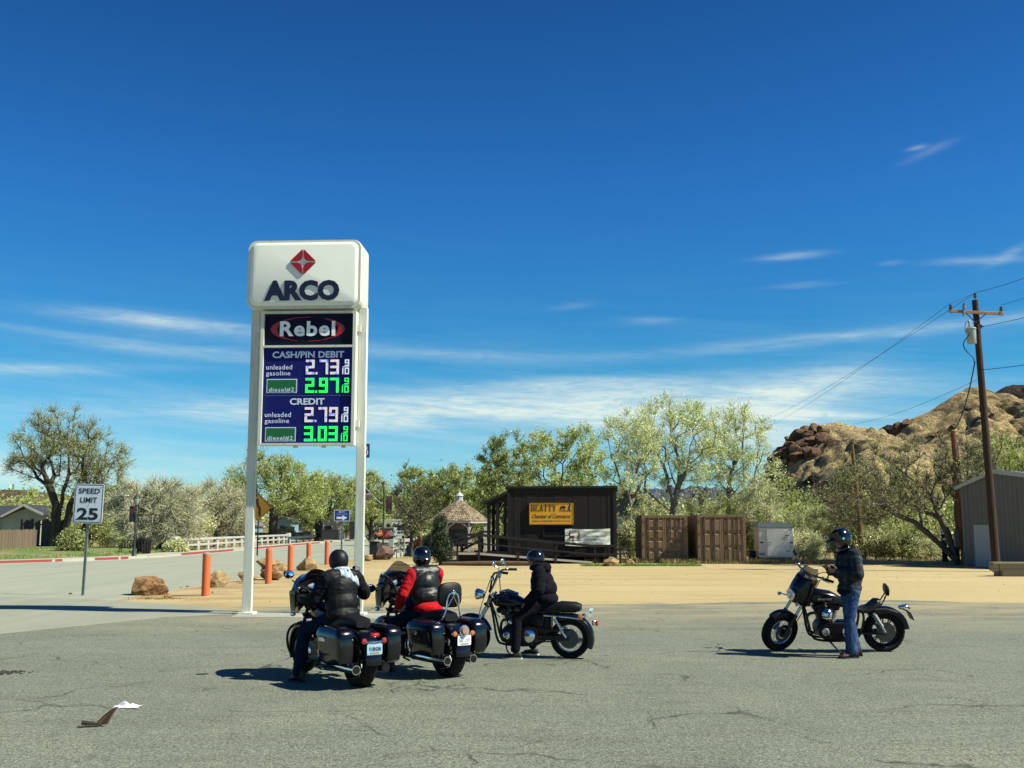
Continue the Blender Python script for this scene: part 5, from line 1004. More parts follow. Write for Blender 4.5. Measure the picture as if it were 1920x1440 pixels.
# white bridge railing, dark guardrail, near parapet
BRW = mat('bridge_white', (.66, .66, .56), .7, c2=(.56, .56, .47), ns=2)
p0, p1 = gnd(328, 1038), gnd(540, 1019.5); br = thing('bridge_railing', 'long white concrete bridge railing beside the red kerb', 'railing', tuple(p0), 0); D = p1 - p0; n = 15
for k in (0, n):
    b = MB(); q = D * (k / n); b.box(q + V((0, 0, .62)), (.45, 1.1, 1.24), bev=.05); b.build('end_post', BRW, br)
for k in range(1, n): b = MB(); q = D * (k / n); b.box(q + V((0, 0, .42)), (.26, .5, .84), bev=.03); b.build('post', BRW, br)
for z, h_ in ((1.0, .2), (.55, .16)): b = MB(); b.beam(D * (.2 / n) + V((0, 0, z)), D * ((n - .2) / n) + V((0, 0, z)), .22, h_, .02); b.build('rail', BRW, br)
p0, p1 = gnd(541, 1022), gnd(650, 1010.5); gr_ = thing('guardrail', 'dark teal metal guardrail beyond the white bridge railing', 'guardrail', tuple(p0), 0); D = p1 - p0
GRD = mat('guardrail_teal', (.05, .11, .12), .5, m=.4)
b = MB(); b.beam(V((0, 0, .72)), D + V((0, 0, .9)), .06, .2); b.beam(V((0.03, -.04, .85)), D + V((0.03, -.04, 1.03)), .07, .08); b.build('rail', GRD, gr_)
for k in range(12): b = MB(); q = D * (k / 11); b.box(q + V((0, .1, .42)), (.14, .16, .85)); b.build('post', GRD, gr_)
p0 = gnd(733, 1046); pa = thing('bridge_parapet', 'low white concrete bridge parapet with open panels near the bench', 'parapet', tuple(p0), 0); PAR = mat('parapet_concrete', (.6, .64, .55), .8, c2=(.5, .54, .47), ns=2); D = gnd(774, 1040) - p0
b = MB(); b.beam(D * 0 + V((0, 0, 1.05)), D + V((0, 0, 1.05)), .3, .2); b.beam(V((0, 0, .14)), D + V((0, 0, .14)), .3, .28); b.beam(V((0, 0, .58)), D + V((0, 0, .58)), .22, .12); b.build('rail', PAR, pa)
for k in range(5): b = MB(); q = D * (k / 4); b.box(q + V((0, .0, .6)), (.3, .4, .7)); b.build('post', PAR, pa)
b = MB(); b.beam(V((0, .12, .6)), D + V((0, .12, .6)), .04, .8); b.build('panel', mat('parapet_panel', (.42, .47, .41), .8), pa)
# ================================================================ HOUSE, FENCES, VERGE
hp = at(-12, 1010, 112); hp.z = 0; ho = thing('house', 'pale green gabled house with a dark roof behind the plank fence', 'house', tuple(hp), 0); s = 112 / FPX
HW = mat('house_green', (.36, .44, .33), .8, c2=(.3, .38, .28), ns=1); X_ = lambda px: (px + 12) * s; Zp = lambda py: at(40, py, 112).z
b = MB(); b.prism([(X_(3), 0), (X_(74), 0), (X_(74), Zp(966)), (X_(46), Zp(952)), (X_(3), Zp(970))], (0, 0, 0), (1, 0, 0), (0, 0, 1), (0, 9, 0)); b.b2((X_(-70), 2.0, 0), (X_(3) - .01, 9, Zp(968))); b.build('wall', HW, ho)
DRF = mat('dark_shingle', (.035, .04, .05), .85, c2=(.05, .055, .065), ns=4)
b = MB(); b.prism([(X_(2), Zp(972)), (X_(46), Zp(949)), (X_(83), Zp(966)), (X_(83), Zp(963.5)), (X_(46), Zp(946)), (X_(2), Zp(969))], (0, -.7, 0), (1, 0, 0), (0, 0, 1), (0, 10.2, 0)); b.prism([(1.2, Zp(968)), (6, Zp(946)), (11, Zp(968)), (6, Zp(945.5))], (X_(-72), 0, 0), (0, 1, 0), (0, 0, 1), (X_(44) - X_(-72), 0, 0)); rf = b.build('roof', DRF, ho)
b = MB(); b.beam((X_(5), -.76, Zp(969)), (X_(46), -.76, Zp(947.5)), .08, .22); b.beam((X_(46), -.76, Zp(947.5)), (X_(83), -.76, Zp(965)), .08, .22); b.build('barge_board', WHITE, rf)
b = MB(); b.b2((X_(56), -.06, Zp(980)), (X_(61), -.005, Zp(973))); b.build('window', mat('house_window', (.05, .06, .07), .2), ho)
rd = thing('shed', 'small red shed with a dark doorway at the edge of the green house', 'shed', tuple(at(-6, 1010, 104) - V((0, 0, at(-6, 1010, 104).z))), 0); s2 = 104 / FPX; b = MB(); b.b2((-1, 0, 0), (11 * s2, 2, 26 * s2), bev=.03); b.build('wall', mat('shed_red', (.5, .03, .03), .7), rd); b = MB(); b.prism([(-1.2, 0), (15 * s2, 0), (13 * s2, .3), (-1.2, .3)], (0, -.3, 26 * s2 + .003), (1, 0, 0), (0, 0, 1), (0, 2.5, 0)); b.build('roof', mat('shed_red_roof', (.42, .03, .03), .7), rd); b = MB(); b.b2((0, -.02, 8 * s2), (8 * s2, -.002, 22 * s2)); b.build('doorway', IRON, rd)
FEN = m_planks('fence_planks', (.17, .12, .075), (.3, .23, .15), .19, 0); FEND = m_planks('fence_planks_dark', (.045, .035, .028), (.1, .08, .062), .19, 0)
def fence(label, pa_, pb2, h, m, seed, gap=.0, jag=.08):
    rng = random.Random(seed); d = pb2 - pa_; L_ = d.length; rz = math.atan2(d.y, d.x); o = thing('plank_fence', label, 'fence', tuple(pa_), rz); b = MB(); x = 0
    while x < L_:
        hh = h + rng.uniform(-jag, jag); b.b2((x + .006, -.012 - rng.random() * .02, .03), (x + .184, .012, hh)); x += .19
        if rng.random() < gap: x += .19
    b.build('plank_panel', m, o, smooth=False); b = MB(); b.b2((0, .014, .3), (L_, .07, .42)); b.b2((0, .014, h - .4), (L_, .07, h - .28)); b.build('rail', m, o)
    for k in range(int(L_ / 2.4) + 1): b = MB(); b.box((min(k * 2.4, L_ - .05), .12, h / 2), (.1, .1, h)); b.build('post', m, o)
fence('light brown plank fence at the edge beside the grass verge', gnd(-90, 1052), gnd(66, 1037), 1.75, FEN, 1, 0, .05)
fence('dark ragged plank fence around the big tree trunk', V((at(38, 1000, 92).x, 92, 0)), V((at(118, 1000, 90).x, 90, 0)), 2.5, FEND, 2, .06, .12); fence('grey weathered plank fence behind the trunk and road sign', V((at(118, 1000, 94).x, 94, 0)), V((at(172, 1000, 94).x, 94, 0)), 1.9, FEND, 3, .04, .1)
VER = mat('verge_soil', (.12, .2, .04), .95, c2=(.3, .23, .12), ns=.35, det=6, lo=.45, hi=.62, bump=.6, bs=6, bd=.08)
vp = [(-29.9, 56.3), (-26.7, 62), (-24.9, 67), (-24.4, 74), (-24.6, 80), (-28, 88), (-34, 92), (-44, 92), (-44, 60), (-36, 51)]
b = MB(); ctr = V((-33, 74, .45)); b.add([(*q, .1) for q in vp] + [(q[0] * .6 + ctr.x * .4, q[1] * .6 + ctr.y * .4, .42) for q in vp] + [tuple(ctr)], [(i, (i + 1) % 10, 10 + (i + 1) % 10, 10 + i) for i in range(10)] + [(10 + i, 10 + (i + 1) % 10, 20) for i in range(10)])
struct(b.build('verge', VER, smooth=True), 'low grassy bank beyond the far pavement')
def blades(name, label, n, fn, h, m, seed, w=.014):
    rs = np.random.default_rng(seed); P = np.array([fn(rs) for _ in range(n)]); a = rs.uniform(0, 6.283, n); hh = h * rs.uniform(.4, 1.2, n); d = np.stack([np.cos(a), np.sin(a), 0 * a], 1); t = P + np.stack([rs.normal(0, .3, n) * hh, rs.normal(0, .3, n) * hh, hh], 1)
    v = np.stack([P - d * w, P + d * w, t], 1).reshape(-1, 3); me = np_mesh(name, v, [np.arange(n)[:, None] * 3 + np.arange(3)[None]], [m], None, (0, 0, 0)); return struct(me, label, 'stuff', 'grass')
GRS = m_leaf('grass_blades', (.12, .24, .03), (.2, .25, .06), .3, .4); GRSD = m_leaf('dry_grass_blades', (.42, .34, .16), (.28, .23, .1), .3, .4)
def onverge(rs):
    while True:
        x, y = rs.uniform(-42, -25), rs.uniform(57, 90)
        if y > 60 + (-25 - x) * -.6 - 4 and x < -24.9 - max(0, (67 - y) * .5): return (x, y, .12 + .3 * max(0, 1 - math.hypot((x + 33) / 10, (y - 74) / 18)))
blades('grass', 'short green grass growing on the bank by the plank fence', 16000, onverge, .2, GRS, 3, .02)
blades('dry_grass', 'dry tufts and weeds along the back of the dirt lot', 9000, lambda rs: (lambda x: (x, 57.4 + abs(rs.normal(0, 1.3)) + (1 if x < 8 else 0), 0))(rs.uniform(4, 26)), .3, GRSD, 4, .02)
blades('weeds', 'green weeds at the foot of the cabin ramp and containers', 2500, lambda rs: (rs.uniform(3.5, 9.5), 54.0 + abs(rs.normal(0, .7)), 0), .14, GRS, 5, .02)
blades('weeds', 'small green weeds at the foot of the big boulder', 260, lambda rs: (-9.6 + rs.normal(0, .35), 29.6 + rs.normal(0, .12), 0), .07, GRSD, 6, .008)
# ================================================================ FAR VEHICLES AND YARD CLUTTER (small in the photo)
TYRE = RUBBER; VW = mat('vehicle_white', (.62, .66, .68), .3, coat=.5); VGL = mat('vehicle_glass', (.012, .016, .02), .08, coat=1); LAMPY = mat('headlamp', (.6, .6, .55), .15, coat=1)
Yt = 176; pt = at(746, 1011, Yt); tk = thing('delivery_truck', 'white cab over truck coming along the street', 'truck', (pt.x, Yt, 0), R(8)); s = Yt / FPX
b = MB(); b.loft = None
b.rings([[(-1.15, 0, .75), (1.15, 0, .75), (1.15, 2.0, .75), (-1.15, 2.0, .75)], [(-1.15, -.05, 1.35), (1.15, -.05, 1.35), (1.15, 2.0, 1.35), (-1.15, 2.0, 1.35)], [(-1.0, .3, 2.5), (1.0, .3, 2.5), (1.05, 1.9, 2.6), (-1.05, 1.9, 2.6)], [(-.9, .45, 2.62), (.9, .45, 2.62), (.95, 1.8, 2.7), (-.95, 1.8, 2.7)]]); b.build('cab', VW, tk, ang=25)
b = MB(); b.add([(-1.02, -.05, 1.42), (1.02, -.05, 1.42), (.9, .27, 2.42), (-.9, .27, 2.42)], [(0, 1, 2, 3)]); b.build('windshield', VGL, tk)
b = MB(); b.b2((-1.2, -.2, .5), (1.2, .1, .82), bev=.04); b.build('bumper', VW, tk); b = MB(); b.b2((-.75, -.09, .9), (.75, -.045, 1.15)); b.build('grille', PLAST, tk)
for x in (-.95, .95): b = MB(); b.box((x, -.08, 1.0), (.32, .08, .2), bev=.03); b.build('headlight', LAMPY, tk); b = MB(); b.cyl((x - .13, .7, .42), (x + .13, .7, .42), .42, n=16); b.cyl((x - .13, 4.2, .42), (x + .13, 4.2, .42), .42, n=16); b.build('wheel', TYRE, tk); b = MB(); b.tube([(x * 1.15, .2, 1.9), (x * 1.4, .05, 1.95)], .02, 5); b.box((x * 1.42, .02, 1.8), (.16, .05, .36), bev=.02); b.build('mirror', PLAST, tk)
b = MB(); b.b2((-1.2, 2.05, .7), (1.2, 6.2, 1.0)); b.b2((-1.15, 2.05, 1.002), (1.15, 6.1, 2.4), bev=.05); b.build('cargo_box', VW, tk)
def pickup(label, px, py, Y, rz, body, camper=True):
    p = at(px, py, Y); o = thing('pickup_truck', label, 'pickup truck', (p.x, Y, 0), rz)
    b = MB(); b.prism([(-2.6, .5), (2.6, .5), (2.65, .9), (2.55, 1.1), (1.0, 1.2), (.5, 1.85), (-2.55, 1.9 if camper else 1.15), (-2.65, .9)] if camper else [(-2.6, .5), (2.6, .5), (2.65, .9), (2.55, 1.1), (1.0, 1.2), (.5, 1.8), (-.6, 1.8), (-.75, 1.15), (-2.6, 1.15)], (0, -.9, 0), (1, 0, 0), (0, 0, 1), (0, 1.8, 0)); b.build('body', body, o, ang=30)
    b = MB()
    for yy in (-.912, .903):
        b.prism([(-.1, 1.22), (.85, 1.22), (.45, 1.74), (-.1, 1.76)], (0, yy, 0), (1, 0, 0), (0, 0, 1), (0, .009, 0))
        if camper: b.prism([(-2.4, 1.3), (-.3, 1.3), (-.3, 1.74), (-2.4, 1.76)], (0, yy, 0), (1, 0, 0), (0, 0, 1), (0, .009, 0))
    b.build('window', VGL, o); b = MB(); b.b2((2.6, -.85, .5), (2.75, .85, .72), bev=.03); b.b2((-2.75, -.85, .5), (-2.6, .85, .72), bev=.03); b.build('bumper', ALU, o)
    for x in (-1.65, 1.65):
        for y in (-.8, .8): b = MB(); b.cyl((x, y - .13, .37), (x, y + .13, .37), .37, n=16); w = b.build('wheel', TYRE, o); b = MB(); b.cyl((x, y - .14, .37), (x, y + .14, .37), .2, n=12); b.build('hubcap', ALU, w)
    return o
pickup('white pickup with a camper shell parked across the street end', 712, 1003, 172, R(172), VW); pickup('dark brown pickup parked beyond the white railing', 462, 1012, 160, R(-12), mat('pickup_brown', (.035, .02, .018), .35, coat=.5), False)
def rv(label, px0, px1, pyt, Y, rz=0.0, stripe=(.5, .5, .45)):
    a0, a1 = at(px0, 1000, Y), at(px1, 1000, Y); h = at(px0, pyt, Y).z; w = a1.x - a0.x; o = thing('motorhome', label, 'motorhome', (a0.x, Y, 0), rz)
    b = MB(); b.b2((0, 0, .5), (w, 2.4, h), bev=.12); b.build('body', mat('rv_white', (.55, .55, .5), .5), o); b = MB(); b.b2((w * .08, -.02, h * .55), (w * .35, -.004, h * .8)); b.b2((w * .5, -.02, h * .55), (w * .75, -.004, h * .8)); b.build('window', VGL, o); b = MB(); b.b2((.05, -.015, h * .3), (w - .05, -.003, h * .42)); b.build('stripe', mat('rv_stripe_' + str(px0), stripe, .5), o)
    for x in (w * .25, w * .75): b = MB(); b.cyl((x, .1, .45), (x, .4, .45), .45, n=14); b.build('wheel', TYRE, o)
    b = MB(); b.box((w * .5, 1.2, h + .12), (.9, .7, .25), bev=.05); b.build('roof_unit', WHITE, o)
rv('long white motorhome with a dark window band behind the pickup', 698, 752, 974, 200, 0, (.05, .07, .08)); rv('tan and brown motorhome beyond the bare sapling', 757, 788, 972, 165, 0, (.2, .1, .08)); rv('white motorhome end showing beside the gazebo', 789, 800, 975, 150, 0)
Ym = 165; pm = at(706, 1006, Ym); om = thing('small_loader', 'orange garden machine parked in front of the white pickup', 'loader', (pm.x, Ym, 0), .4); OG = mat('loader_orange', (.55, .16, .02), .5)
b = MB(); b.b2((-.7, -.5, .45), (.9, .5, 1.0), bev=.08); b.prism([(.1, 1.0), (.9, 1.0), (.7, 1.5), (.3, 1.5)], (0, -.4, 0), (1, 0, 0), (0, 0, 1), (0, .8, 0)); b.build('body', OG, om); b = MB(); b.b2((-.6, -.25, 1.002), (-.2, .25, 1.2), bev=.04); b.b2((-.7, -.25, 1.0), (-.6, .25, 1.6), bev=.04); b.build('seat', PLAST, om)
for x, r in ((-.5, .45), (.65, .32)):
    for y in (-.6, .6): b = MB(); b.cyl((x, y - .12, r), (x, y + .12, r), r, n=14); b.build('wheel', TYRE, om)
b = MB(); b.tube([(.9, -.4, .8), (1.5, -.4, .5)], .06, 6); b.tube([(.9, .4, .8), (1.5, .4, .5)], .06, 6); b.shell(lambda u, v: (1.5 + .4 * math.sin(u * 3), (v - .5) * 1.4, .1 + .6 * u), 6, 2, (.03, 0, 0)); b.build('bucket', OG, om)
pm = at(724, 1004, 168); rk_ = thing('fuel_drum', 'red drum standing beside the white pickup', 'drum', (pm.x, 168, 0), 0); b = MB(); b.lathe([(.45, 0), (.47, .05), (.45, .5), (.47, .55), (.45, .6), (.45, 1.3), (.47, 1.35), (.43, 1.36)], (0, 0, 0), n=14); b.build('body', mat('drum_red', (.5, .03, .05), .5), rk_); b = MB(); b.cyl((.2, 0, 1.36), (.2, 0, 1.42), .06); b.build('cap', STEELD, rk_)
# yard beyond the guardrail
def house_small(name, label, cat, px0, px1, pyt, pye, Y, mw_, mr, rz=0.0):
    a0, a1 = at(px0, 1000, Y), at(px1, 1000, Y); w = a1.x - a0.x; h, e = at(px0, pyt, Y).z, at(px0, pye, Y).z; o = thing(name, label, cat, (a0.x, Y, 0), rz)
    b = MB(); b.prism([(0, 0), (w, 0), (w, e), (w / 2, h - .1), (0, e)], (0, 0, 0), (1, 0, 0), (0, 0, 1), (0, 5, 0)); b.build('wall', mw_, o, smooth=False)
    b = MB(); b.prism([(-.3, e - .1), (w / 2, h), (w + .3, e - .1), (w + .3, e + .06), (w / 2, h + .18), (-.3, e + .06)], (0, -.4, 0), (1, 0, 0), (0, 0, 1), (0, 5.8, 0)); b.build('roof', mr, o, smooth=False); b = MB(); b.b2((w * .3, -.03, .9), (w * .6, -.004, min(e - .2, 2.1))); b.build('window', VGL, o); return o
GRYR = mat('roof_grey', (.2, .19, .18), .8)
house_small('shed', 'light blue shed behind the willow and tan crates', 'shed', 515, 546, 968, 978, 150, mat('shed_blue', (.3, .5, .56), .7), mat('roof_teal', (.2, .26, .27), .8)); house_small('mobile_home', 'low grey roofed home with a pale gable under the trees', 'house', 594, 640, 962, 978, 175, mat('home_pale', (.5, .5, .44), .8), GRYR); house_small('shed', 'pale teal shed behind the price sign pole', 'shed', 445, 478, 974, 986, 165, mat('shed_teal', (.3, .42, .44), .7), GRYR)
house_small('house', 'blue house with a maroon roof beyond the brush below the hill', 'house', 1541, 1590, 958, 972, 95, mat('house_blue', (.1, .17, .26), .8), mat('roof_maroon', (.14, .05, .06), .8)); house_small('house', 'house with a rusty roof half hidden behind the cabin', 'house', 1150, 1200, 922, 936, 88, mat('house_teal', (.1, .15, .15), .8), mat('roof_rust', (.24, .1, .05), .8))
def crate(label, px0, px1, pyt, pyb, Y, m, name='crate', cat='crate'):
    a0, a1 = at(px0, 1000, Y), at(px1, 1000, Y); w = a1.x - a0.x; z0, z1 = max(0, at(px0, pyb, Y).z), at(px0, pyt, Y).z; o = thing(name, label, cat, (a0.x, Y, z0), .05); h = z1 - z0
    b = MB(); b.b2((0, 0, 0), (w, w * .8, h), bev=.02); b.build('body', m, o); b = MB()
    for x in (0, w - .1): b.b2((x, -.03, 0), (x + .1, -.002, h))
    for z in (0.001, h - .12): b.b2((.1, -.03, z), (w - .1, -.002, z + .12))
    b.build('slat', m, o); return o
crate('tall tan crate in front of the blue shed', 512, 527, 991, 1008, 140, mat('crate_tan', (.5, .36, .18), .8)); crate('wide yellow tan crate piled on the dark bins', 532, 550, 987, 995, 141, mat('crate_straw', (.5, .42, .2), .8)); crate('white appliance box standing between dark bins', 561, 569, 988, 996, 139, mat('box_white', (.6, .62, .62), .6)); crate('tan upright box beside the willow trunk', 584, 589, 996, 1010, 138, mat('crate_tan', (.5, .36, .18), .8))
DKB = mat('bin_dark', (.02, .024, .024), .6, c2=(.04, .045, .045), ns=3)
for px0, px1, pyt, lb in ((532, 552, 995, 'dark bin below the wide yellow crate'), (553, 567, 998, 'dark bin below the white appliance box'), (568, 583, 996, 'tall dark bin beside the tan upright box'), (603, 634, 993, 'long dark bin in front of the mobile home'), (655, 664, 978, 'dark tall cabinet behind the right leg of the price sign'), (487, 508, 999, 'dark bin behind the yellow merge sign post')): crate(lb.replace('right leg of the price sign', 'blue arrow sign'), px0, px1, pyt, 1012, 137, DKB, 'storage_bin', 'bin')
# orange things and rubble beyond the brush
p = at(1571, 992, 66); oc_ = thing('plastic_barrier', 'bright orange plastic barrier showing above the helmet of the standing rider', 'barrier', (p.x, 66, .9), 0); OB = mat('safety_orange', (.75, .1, .02), .5); b = MB(); b.b2((-.27, 0, .0), (.27, .3, .3), bev=.05); b.b2((-.22, .05, .302), (.22, .25, .42), bev=.03); b.build('body', OB, oc_)
b = MB(); b.b2((-.25, .05, -.9), (-.15, .2, -.002)); b.b2((.15, .05, -.9), (.25, .2, -.002)); b.build('leg', STEELD, oc_)
p = at(1733, 1013, 72); oc2 = thing('plastic_barrier', 'small orange barrier in the brush near the leaning tree', 'barrier', (p.x, 72, .7), 0); b = MB(); b.b2((-.22, 0, .0), (.22, .2, .22), bev=.04); b.build('body', OB, oc2); b = MB(); b.b2((-.2, .05, -.7), (-.12, .15, -.002)); b.b2((.12, .05, -.7), (.2, .15, -.002)); b.build('leg', STEELD, oc2)
# chain link fence beyond the brush
p0, p1 = V((at(1640, 1000, 68).x, 68, 0)), V((at(1800, 1000, 66).x, 66, 0)); cf = thing('wire_fence', 'grey wire fence with thin posts behind the brush and bare pole', 'fence', tuple(p0), 0); D = p1 - p0
for k in range(5): b = MB(); q = D * (k / 4); b.cyl(q, q + V((0, 0, 1.5)), .03, n=8); b.build('post', GALV, cf)
b = MB(); b.cyl(V((0, 0, 1.48)), D + V((0, 0, 1.48)), .025, n=6); b.cyl(V((0, 0, .7)), D + V((0, 0, .7)), .012, n=5); b.build('rail', GALV, cf)
# ================================================================ MOTORCYCLES  (x forward, y left, z up, origin on the ground between the wheels)
AX = .82
def rotY(a): return Mx.Rotation(a, 4, 'Y')
def wheel(par, name, x, R_, w, S_, spokes=True, disc=True, rimr=None, pulley=False):
    rimr = rimr or R_ * .66
    c = V((0, 0, 0)); T = S_ @ Mx.Translation((x, 0, R_))
    b = MB(T); b.torus(c, (0, 1, 0), rimr, .022, 40, 8, 1.9); b.cyl((0, -.075, 0), (0, .075, 0), .035, n=14); b.cyl((0, -.05, 0), (0, .05, 0), .052, n=14); b.m = 0
    if spokes:
        for k in range(40):
            a = 2 * math.pi * k / 40; s = 1 if k % 2 else -1; a2 = a + (.35 if (k // 2) % 2 else -.35)
            b.cyl((.045 * math.cos(a2), s * .045, .045 * math.sin(a2)), (rimr * .97 * math.cos(a), 0, rimr * .97 * math.sin(a)), .0035, n=4, cap=False)
    else:
        for k in range(9):
            a = 2 * math.pi * k / 9
            for da in (-.1, .1): b.beam((.05 * math.cos(a), 0, .05 * math.sin(a)), (rimr * .97 * math.cos(a + da), 0, rimr * .97 * math.sin(a + da)), .02, .016)
    wh = b.build(name, ALU if spokes else STEELD, par)
    sec = (R_ - rimr) / 2; b = MB(T); rs = []; n = 56
    prof = [(rimr - .004, .42), (rimr + sec * .5, .95), (R_ - sec * .75, 1.0), (R_ - sec * .22, .78), (R_ - .006, .4), (R_, 0), (R_ - .006, -.4), (R_ - sec * .22, -.78), (R_ - sec * .75, -1.0), (rimr + sec * .5, -.95), (rimr - .004, -.42)]
    for j in range(n + 1):
        a = 2 * math.pi * j / n; g_ = (.004 if j % 2 else 0)
        rs.append([V(((r - (g_ if i in (3, 4, 6, 7) else 0)) * math.cos(a), y * w / 2, (r - (g_ if i in (3, 4, 6, 7) else 0)) * math.sin(a))) for i, (r, y) in enumerate(prof)])
    b.rings(rs, False, True); b.build('tyre', RUBBER, wh, ang=50)
    if disc:
        b = MB(T); b.torus((0, .085, 0), (0, 1, 0), .115, .028, 32, 6, .12); b.cyl((0, .075, 0), (0, .09, 0), .075, n=18); b.build('brake_disc', STEELD, wh)
    if pulley:
        b = MB(T); b.lathe([(.02, .0), (.15, .0), (.155, .015), (.15, .03), (.02, .03)], (0, .075, 0), (0, 1, 0), 32); b.build('drive_pulley', STEELD, wh)
    return wh
def fender(par, name, x, R_, gap, hw, a0, a1, m, T, n=22, lip=.02):
    r = R_ + gap; rs = []
    for j in range(n + 1):
        a = R(a0 + (a1 - a0) * j / n); k = 1 - .12 * max(0, abs(j / n - .5) * 2 - .6) * 2
        o = []
        for i in range(9):
            t = -1 + 2 * i / 8; yy = hw * k * math.sin(t * math.pi / 2); rr = r - .055 * (abs(t) ** 2.6) - (lip if abs(t) > .99 else 0); o.append(V((x + rr * math.cos(a), yy, R_ + rr * math.sin(a))))
        i_ = []
        for q in range(8, -1, -1):
            t = -1 + 2 * q / 8; yy = (hw * k - .006) * math.sin(t * math.pi / 2); rr = r - .01 - .055 * (abs(t) ** 2.6) - (lip if abs(t) > .99 else 0); i_.append(V((x + rr * math.cos(a), yy, R_ + rr * math.sin(a))))
        rs.append(o + i_)
    b = MB(T); b.rings(rs, True); return b.build(name, m, par, ang=45)
def sup(rx, ry, n=18, e=2.6):                     # superellipse outline
    out = []
    for k in range(n):
        a = 2 * math.pi * k / n; c, s = math.cos(a), math.sin(a); out.append((rx * math.copysign(abs(c) ** (2 / e), c), ry * math.copysign(abs(s) ** (2 / e), s)))
    return out
def loftx(par, name, secs, m, T=None, e=2.6, n=18, ang=40):   # sections across x: (x, half width, z low, z high)
    b = MB(T); b.rings([[V((x, a, (z0 + z1) / 2 + c)) for a, c in sup(hw, (z1 - z0) / 2, n, e)] for x, hw, z0, z1 in secs]); return b.build(name, m, par, ang=ang)
def engine(par, T, chromed=False):
    MC = CHROME if chromed else ALU
    b = MB(T); b.cyl((.12, -.14, .38), (.12, .14, .38), .15, n=22); b.b2((-.08, -.13, .26), (.2, .13, .44), .03); b.b2((-.34, -.12, .26), (-.06, .12, .5), .04); en = b.build('engine', SATIN, par)
    for s in (-1, 1):
        a = R(22.5) * s; d = V((math.sin(a), 0, math.cos(a))); c0 = V((.1, 0, .45)); b = MB(T)
        for k in range(10): q = c0 + d * (.06 + .02 * k); b.box(q, (.19 - .003 * k, .19 - .003 * k, .008), rotY(a).to_3x3(), .0)
        b.cyl(c0, c0 + d * .26, .07, n=14); cy = b.build('cylinder', STEELD, en)
        b = MB(T); b.box(c0 + d * .3, (.2, .17, .09), rotY(a).to_3x3(), .025); b.build('rocker_box', MC if chromed else SATIN, cy)
        b = MB(T); b.cyl((.1 + .1 * s, -.13, .42), c0 + d * .27 + V((0, -.12, 0)), .014, n=8); b.build('pushrod_tube', CHROME, cy)
    pts = []
    for k in range(24):
        a = math.pi * 2 * k / 24; cx = .14 if math.cos(a) > 0 else -.2; r = .125 if math.cos(a) > 0 else .14; pts.append((cx + r * math.cos(a), .36 + r * math.sin(a)))
    b = MB(T); b.prism(pts, (0, .14, 0), (1, 0, 0), (0, 0, 1), (0, .07, 0)); b.prism([(p[0] * .9 - .004, (p[1] - .36) * .85 + .36) for p in pts], (0, .21, 0), (1, 0, 0), (0, 0, 1), (0, .018, 0)); pc = b.build('primary_cover', SATIN if not chromed else SATIN, en)
    b = MB(T); b.lathe([(.1, 0), (.1, .012), (.085, .022), (.01, .026)], (-.2, .226, .36), (0, 1, 0), 24); b.build('derby_cover', CHROME, pc)
    b = MB(T); b.lathe([(.06, 0), (.06, .01), (.045, .02), (.01, .022)], (.16, .226, .36), (0, 1, 0), 18); b.build('inspection_cover', MC, pc)
    b = MB(T); b.lathe([(.1, 0), (.1, .02), (.08, .035), (.01, .04)], (.12, -.14, .37), (0, -1, 0), 24); b.build('cam_cover', CHROME, en)
    b = MB(T); b.lathe([(.03, 0), (.1, .03), (.105, .07), (.09, .1), (.01, .105)], (.1, -.12, .6), (0, -1, 0), 22); b.build('air_cleaner', CHROME if chromed else SATIN, en)
    b = MB(T); b.lathe([(.045, 0), (.05, .03), (.045, .1), (.02, .12)], (.1, .1, .58), (0, 1, -.2), 16); b.build('horn_cover', CHROME, en)
    return en
def frame_(par, T):
    b = MB(T)
    for s in (-1, 1):
        b.tube([(.5, .02 * s, .9), (.42, .08 * s, .62), (.36, .12 * s, .3), (.28, .13 * s, .2), (-.3, .13 * s, .2), (-.42, .13 * s, .3), (-.48, .13 * s, .6), (-.4, .1 * s, .7)], .019, 8, 2); b.tube([(-.4, .13 * s, .32), (-AX, .13 * s, .31)], .02, 8)
        b.tube([(-.4, .1 * s, .68), (-.8, .12 * s, .7), (-1.0, .12 * s, .66)], .014, 6, 1)
    b.tube([(.5, 0, .92), (.1, 0, .78), (-.4, 0, .68)], .03, 8, 1); b.cyl((.53, 0, .82), (.47, 0, .98), .045, n=12); return b.build('frame', SATIN, par)
def fork(par, T, m_up, m_low, wd=.11, zt=1.0):
    A = V((AX, 0, .32)); d = V((-.5, 0, .866)); hd = A + d * ((zt - .32) / .866); fk = None
    b = MB(T)
    for t in (.72, .9): c = A + d * ((zt - .32) / .866 * t); b.box(c, (.11, wd * 2 + .07, .04), rotY(-R(30)).to_3x3(), .01)
    fk = b.build('triple_clamp', SATIN, par)
    for s in (-1, 1):
        b = MB(T); y = V((0, wd * s, 0)); b.cyl(A + y + d * .25, hd + y, .024, n=12); b.build('fork_tube', m_up, par)
        b = MB(T); b.tube([A + y - d * .03, A + y + d * .06, A + y + d * .36], [.028, .036, .034], 12); b.cyl(A + y * 1.25, A + y * .75, .016, n=8); b.build('fork_leg', m_low, par)
    return hd
def seatshape(par, secs, m=VINYL, T=None): return loftx(par, 'seat', secs, m, T, 3.0)
def small_light(par, name, c, ax, r, body, lens, T, ln=.05):
    ax = V(ax).normalized(); c = V(c); b = MB(T); b.lathe([(.01, -ln), (r * .7, -ln * .8), (r, -.1 * ln), (r, .0)], c, ax, 14); o = b.build(name, body, par); b = MB(T); b.lathe([(r * .96, .0005), (r * .8, r * .22), (r * .02, r * .34)], c, ax, 14); b.build('lens', lens, o); return o
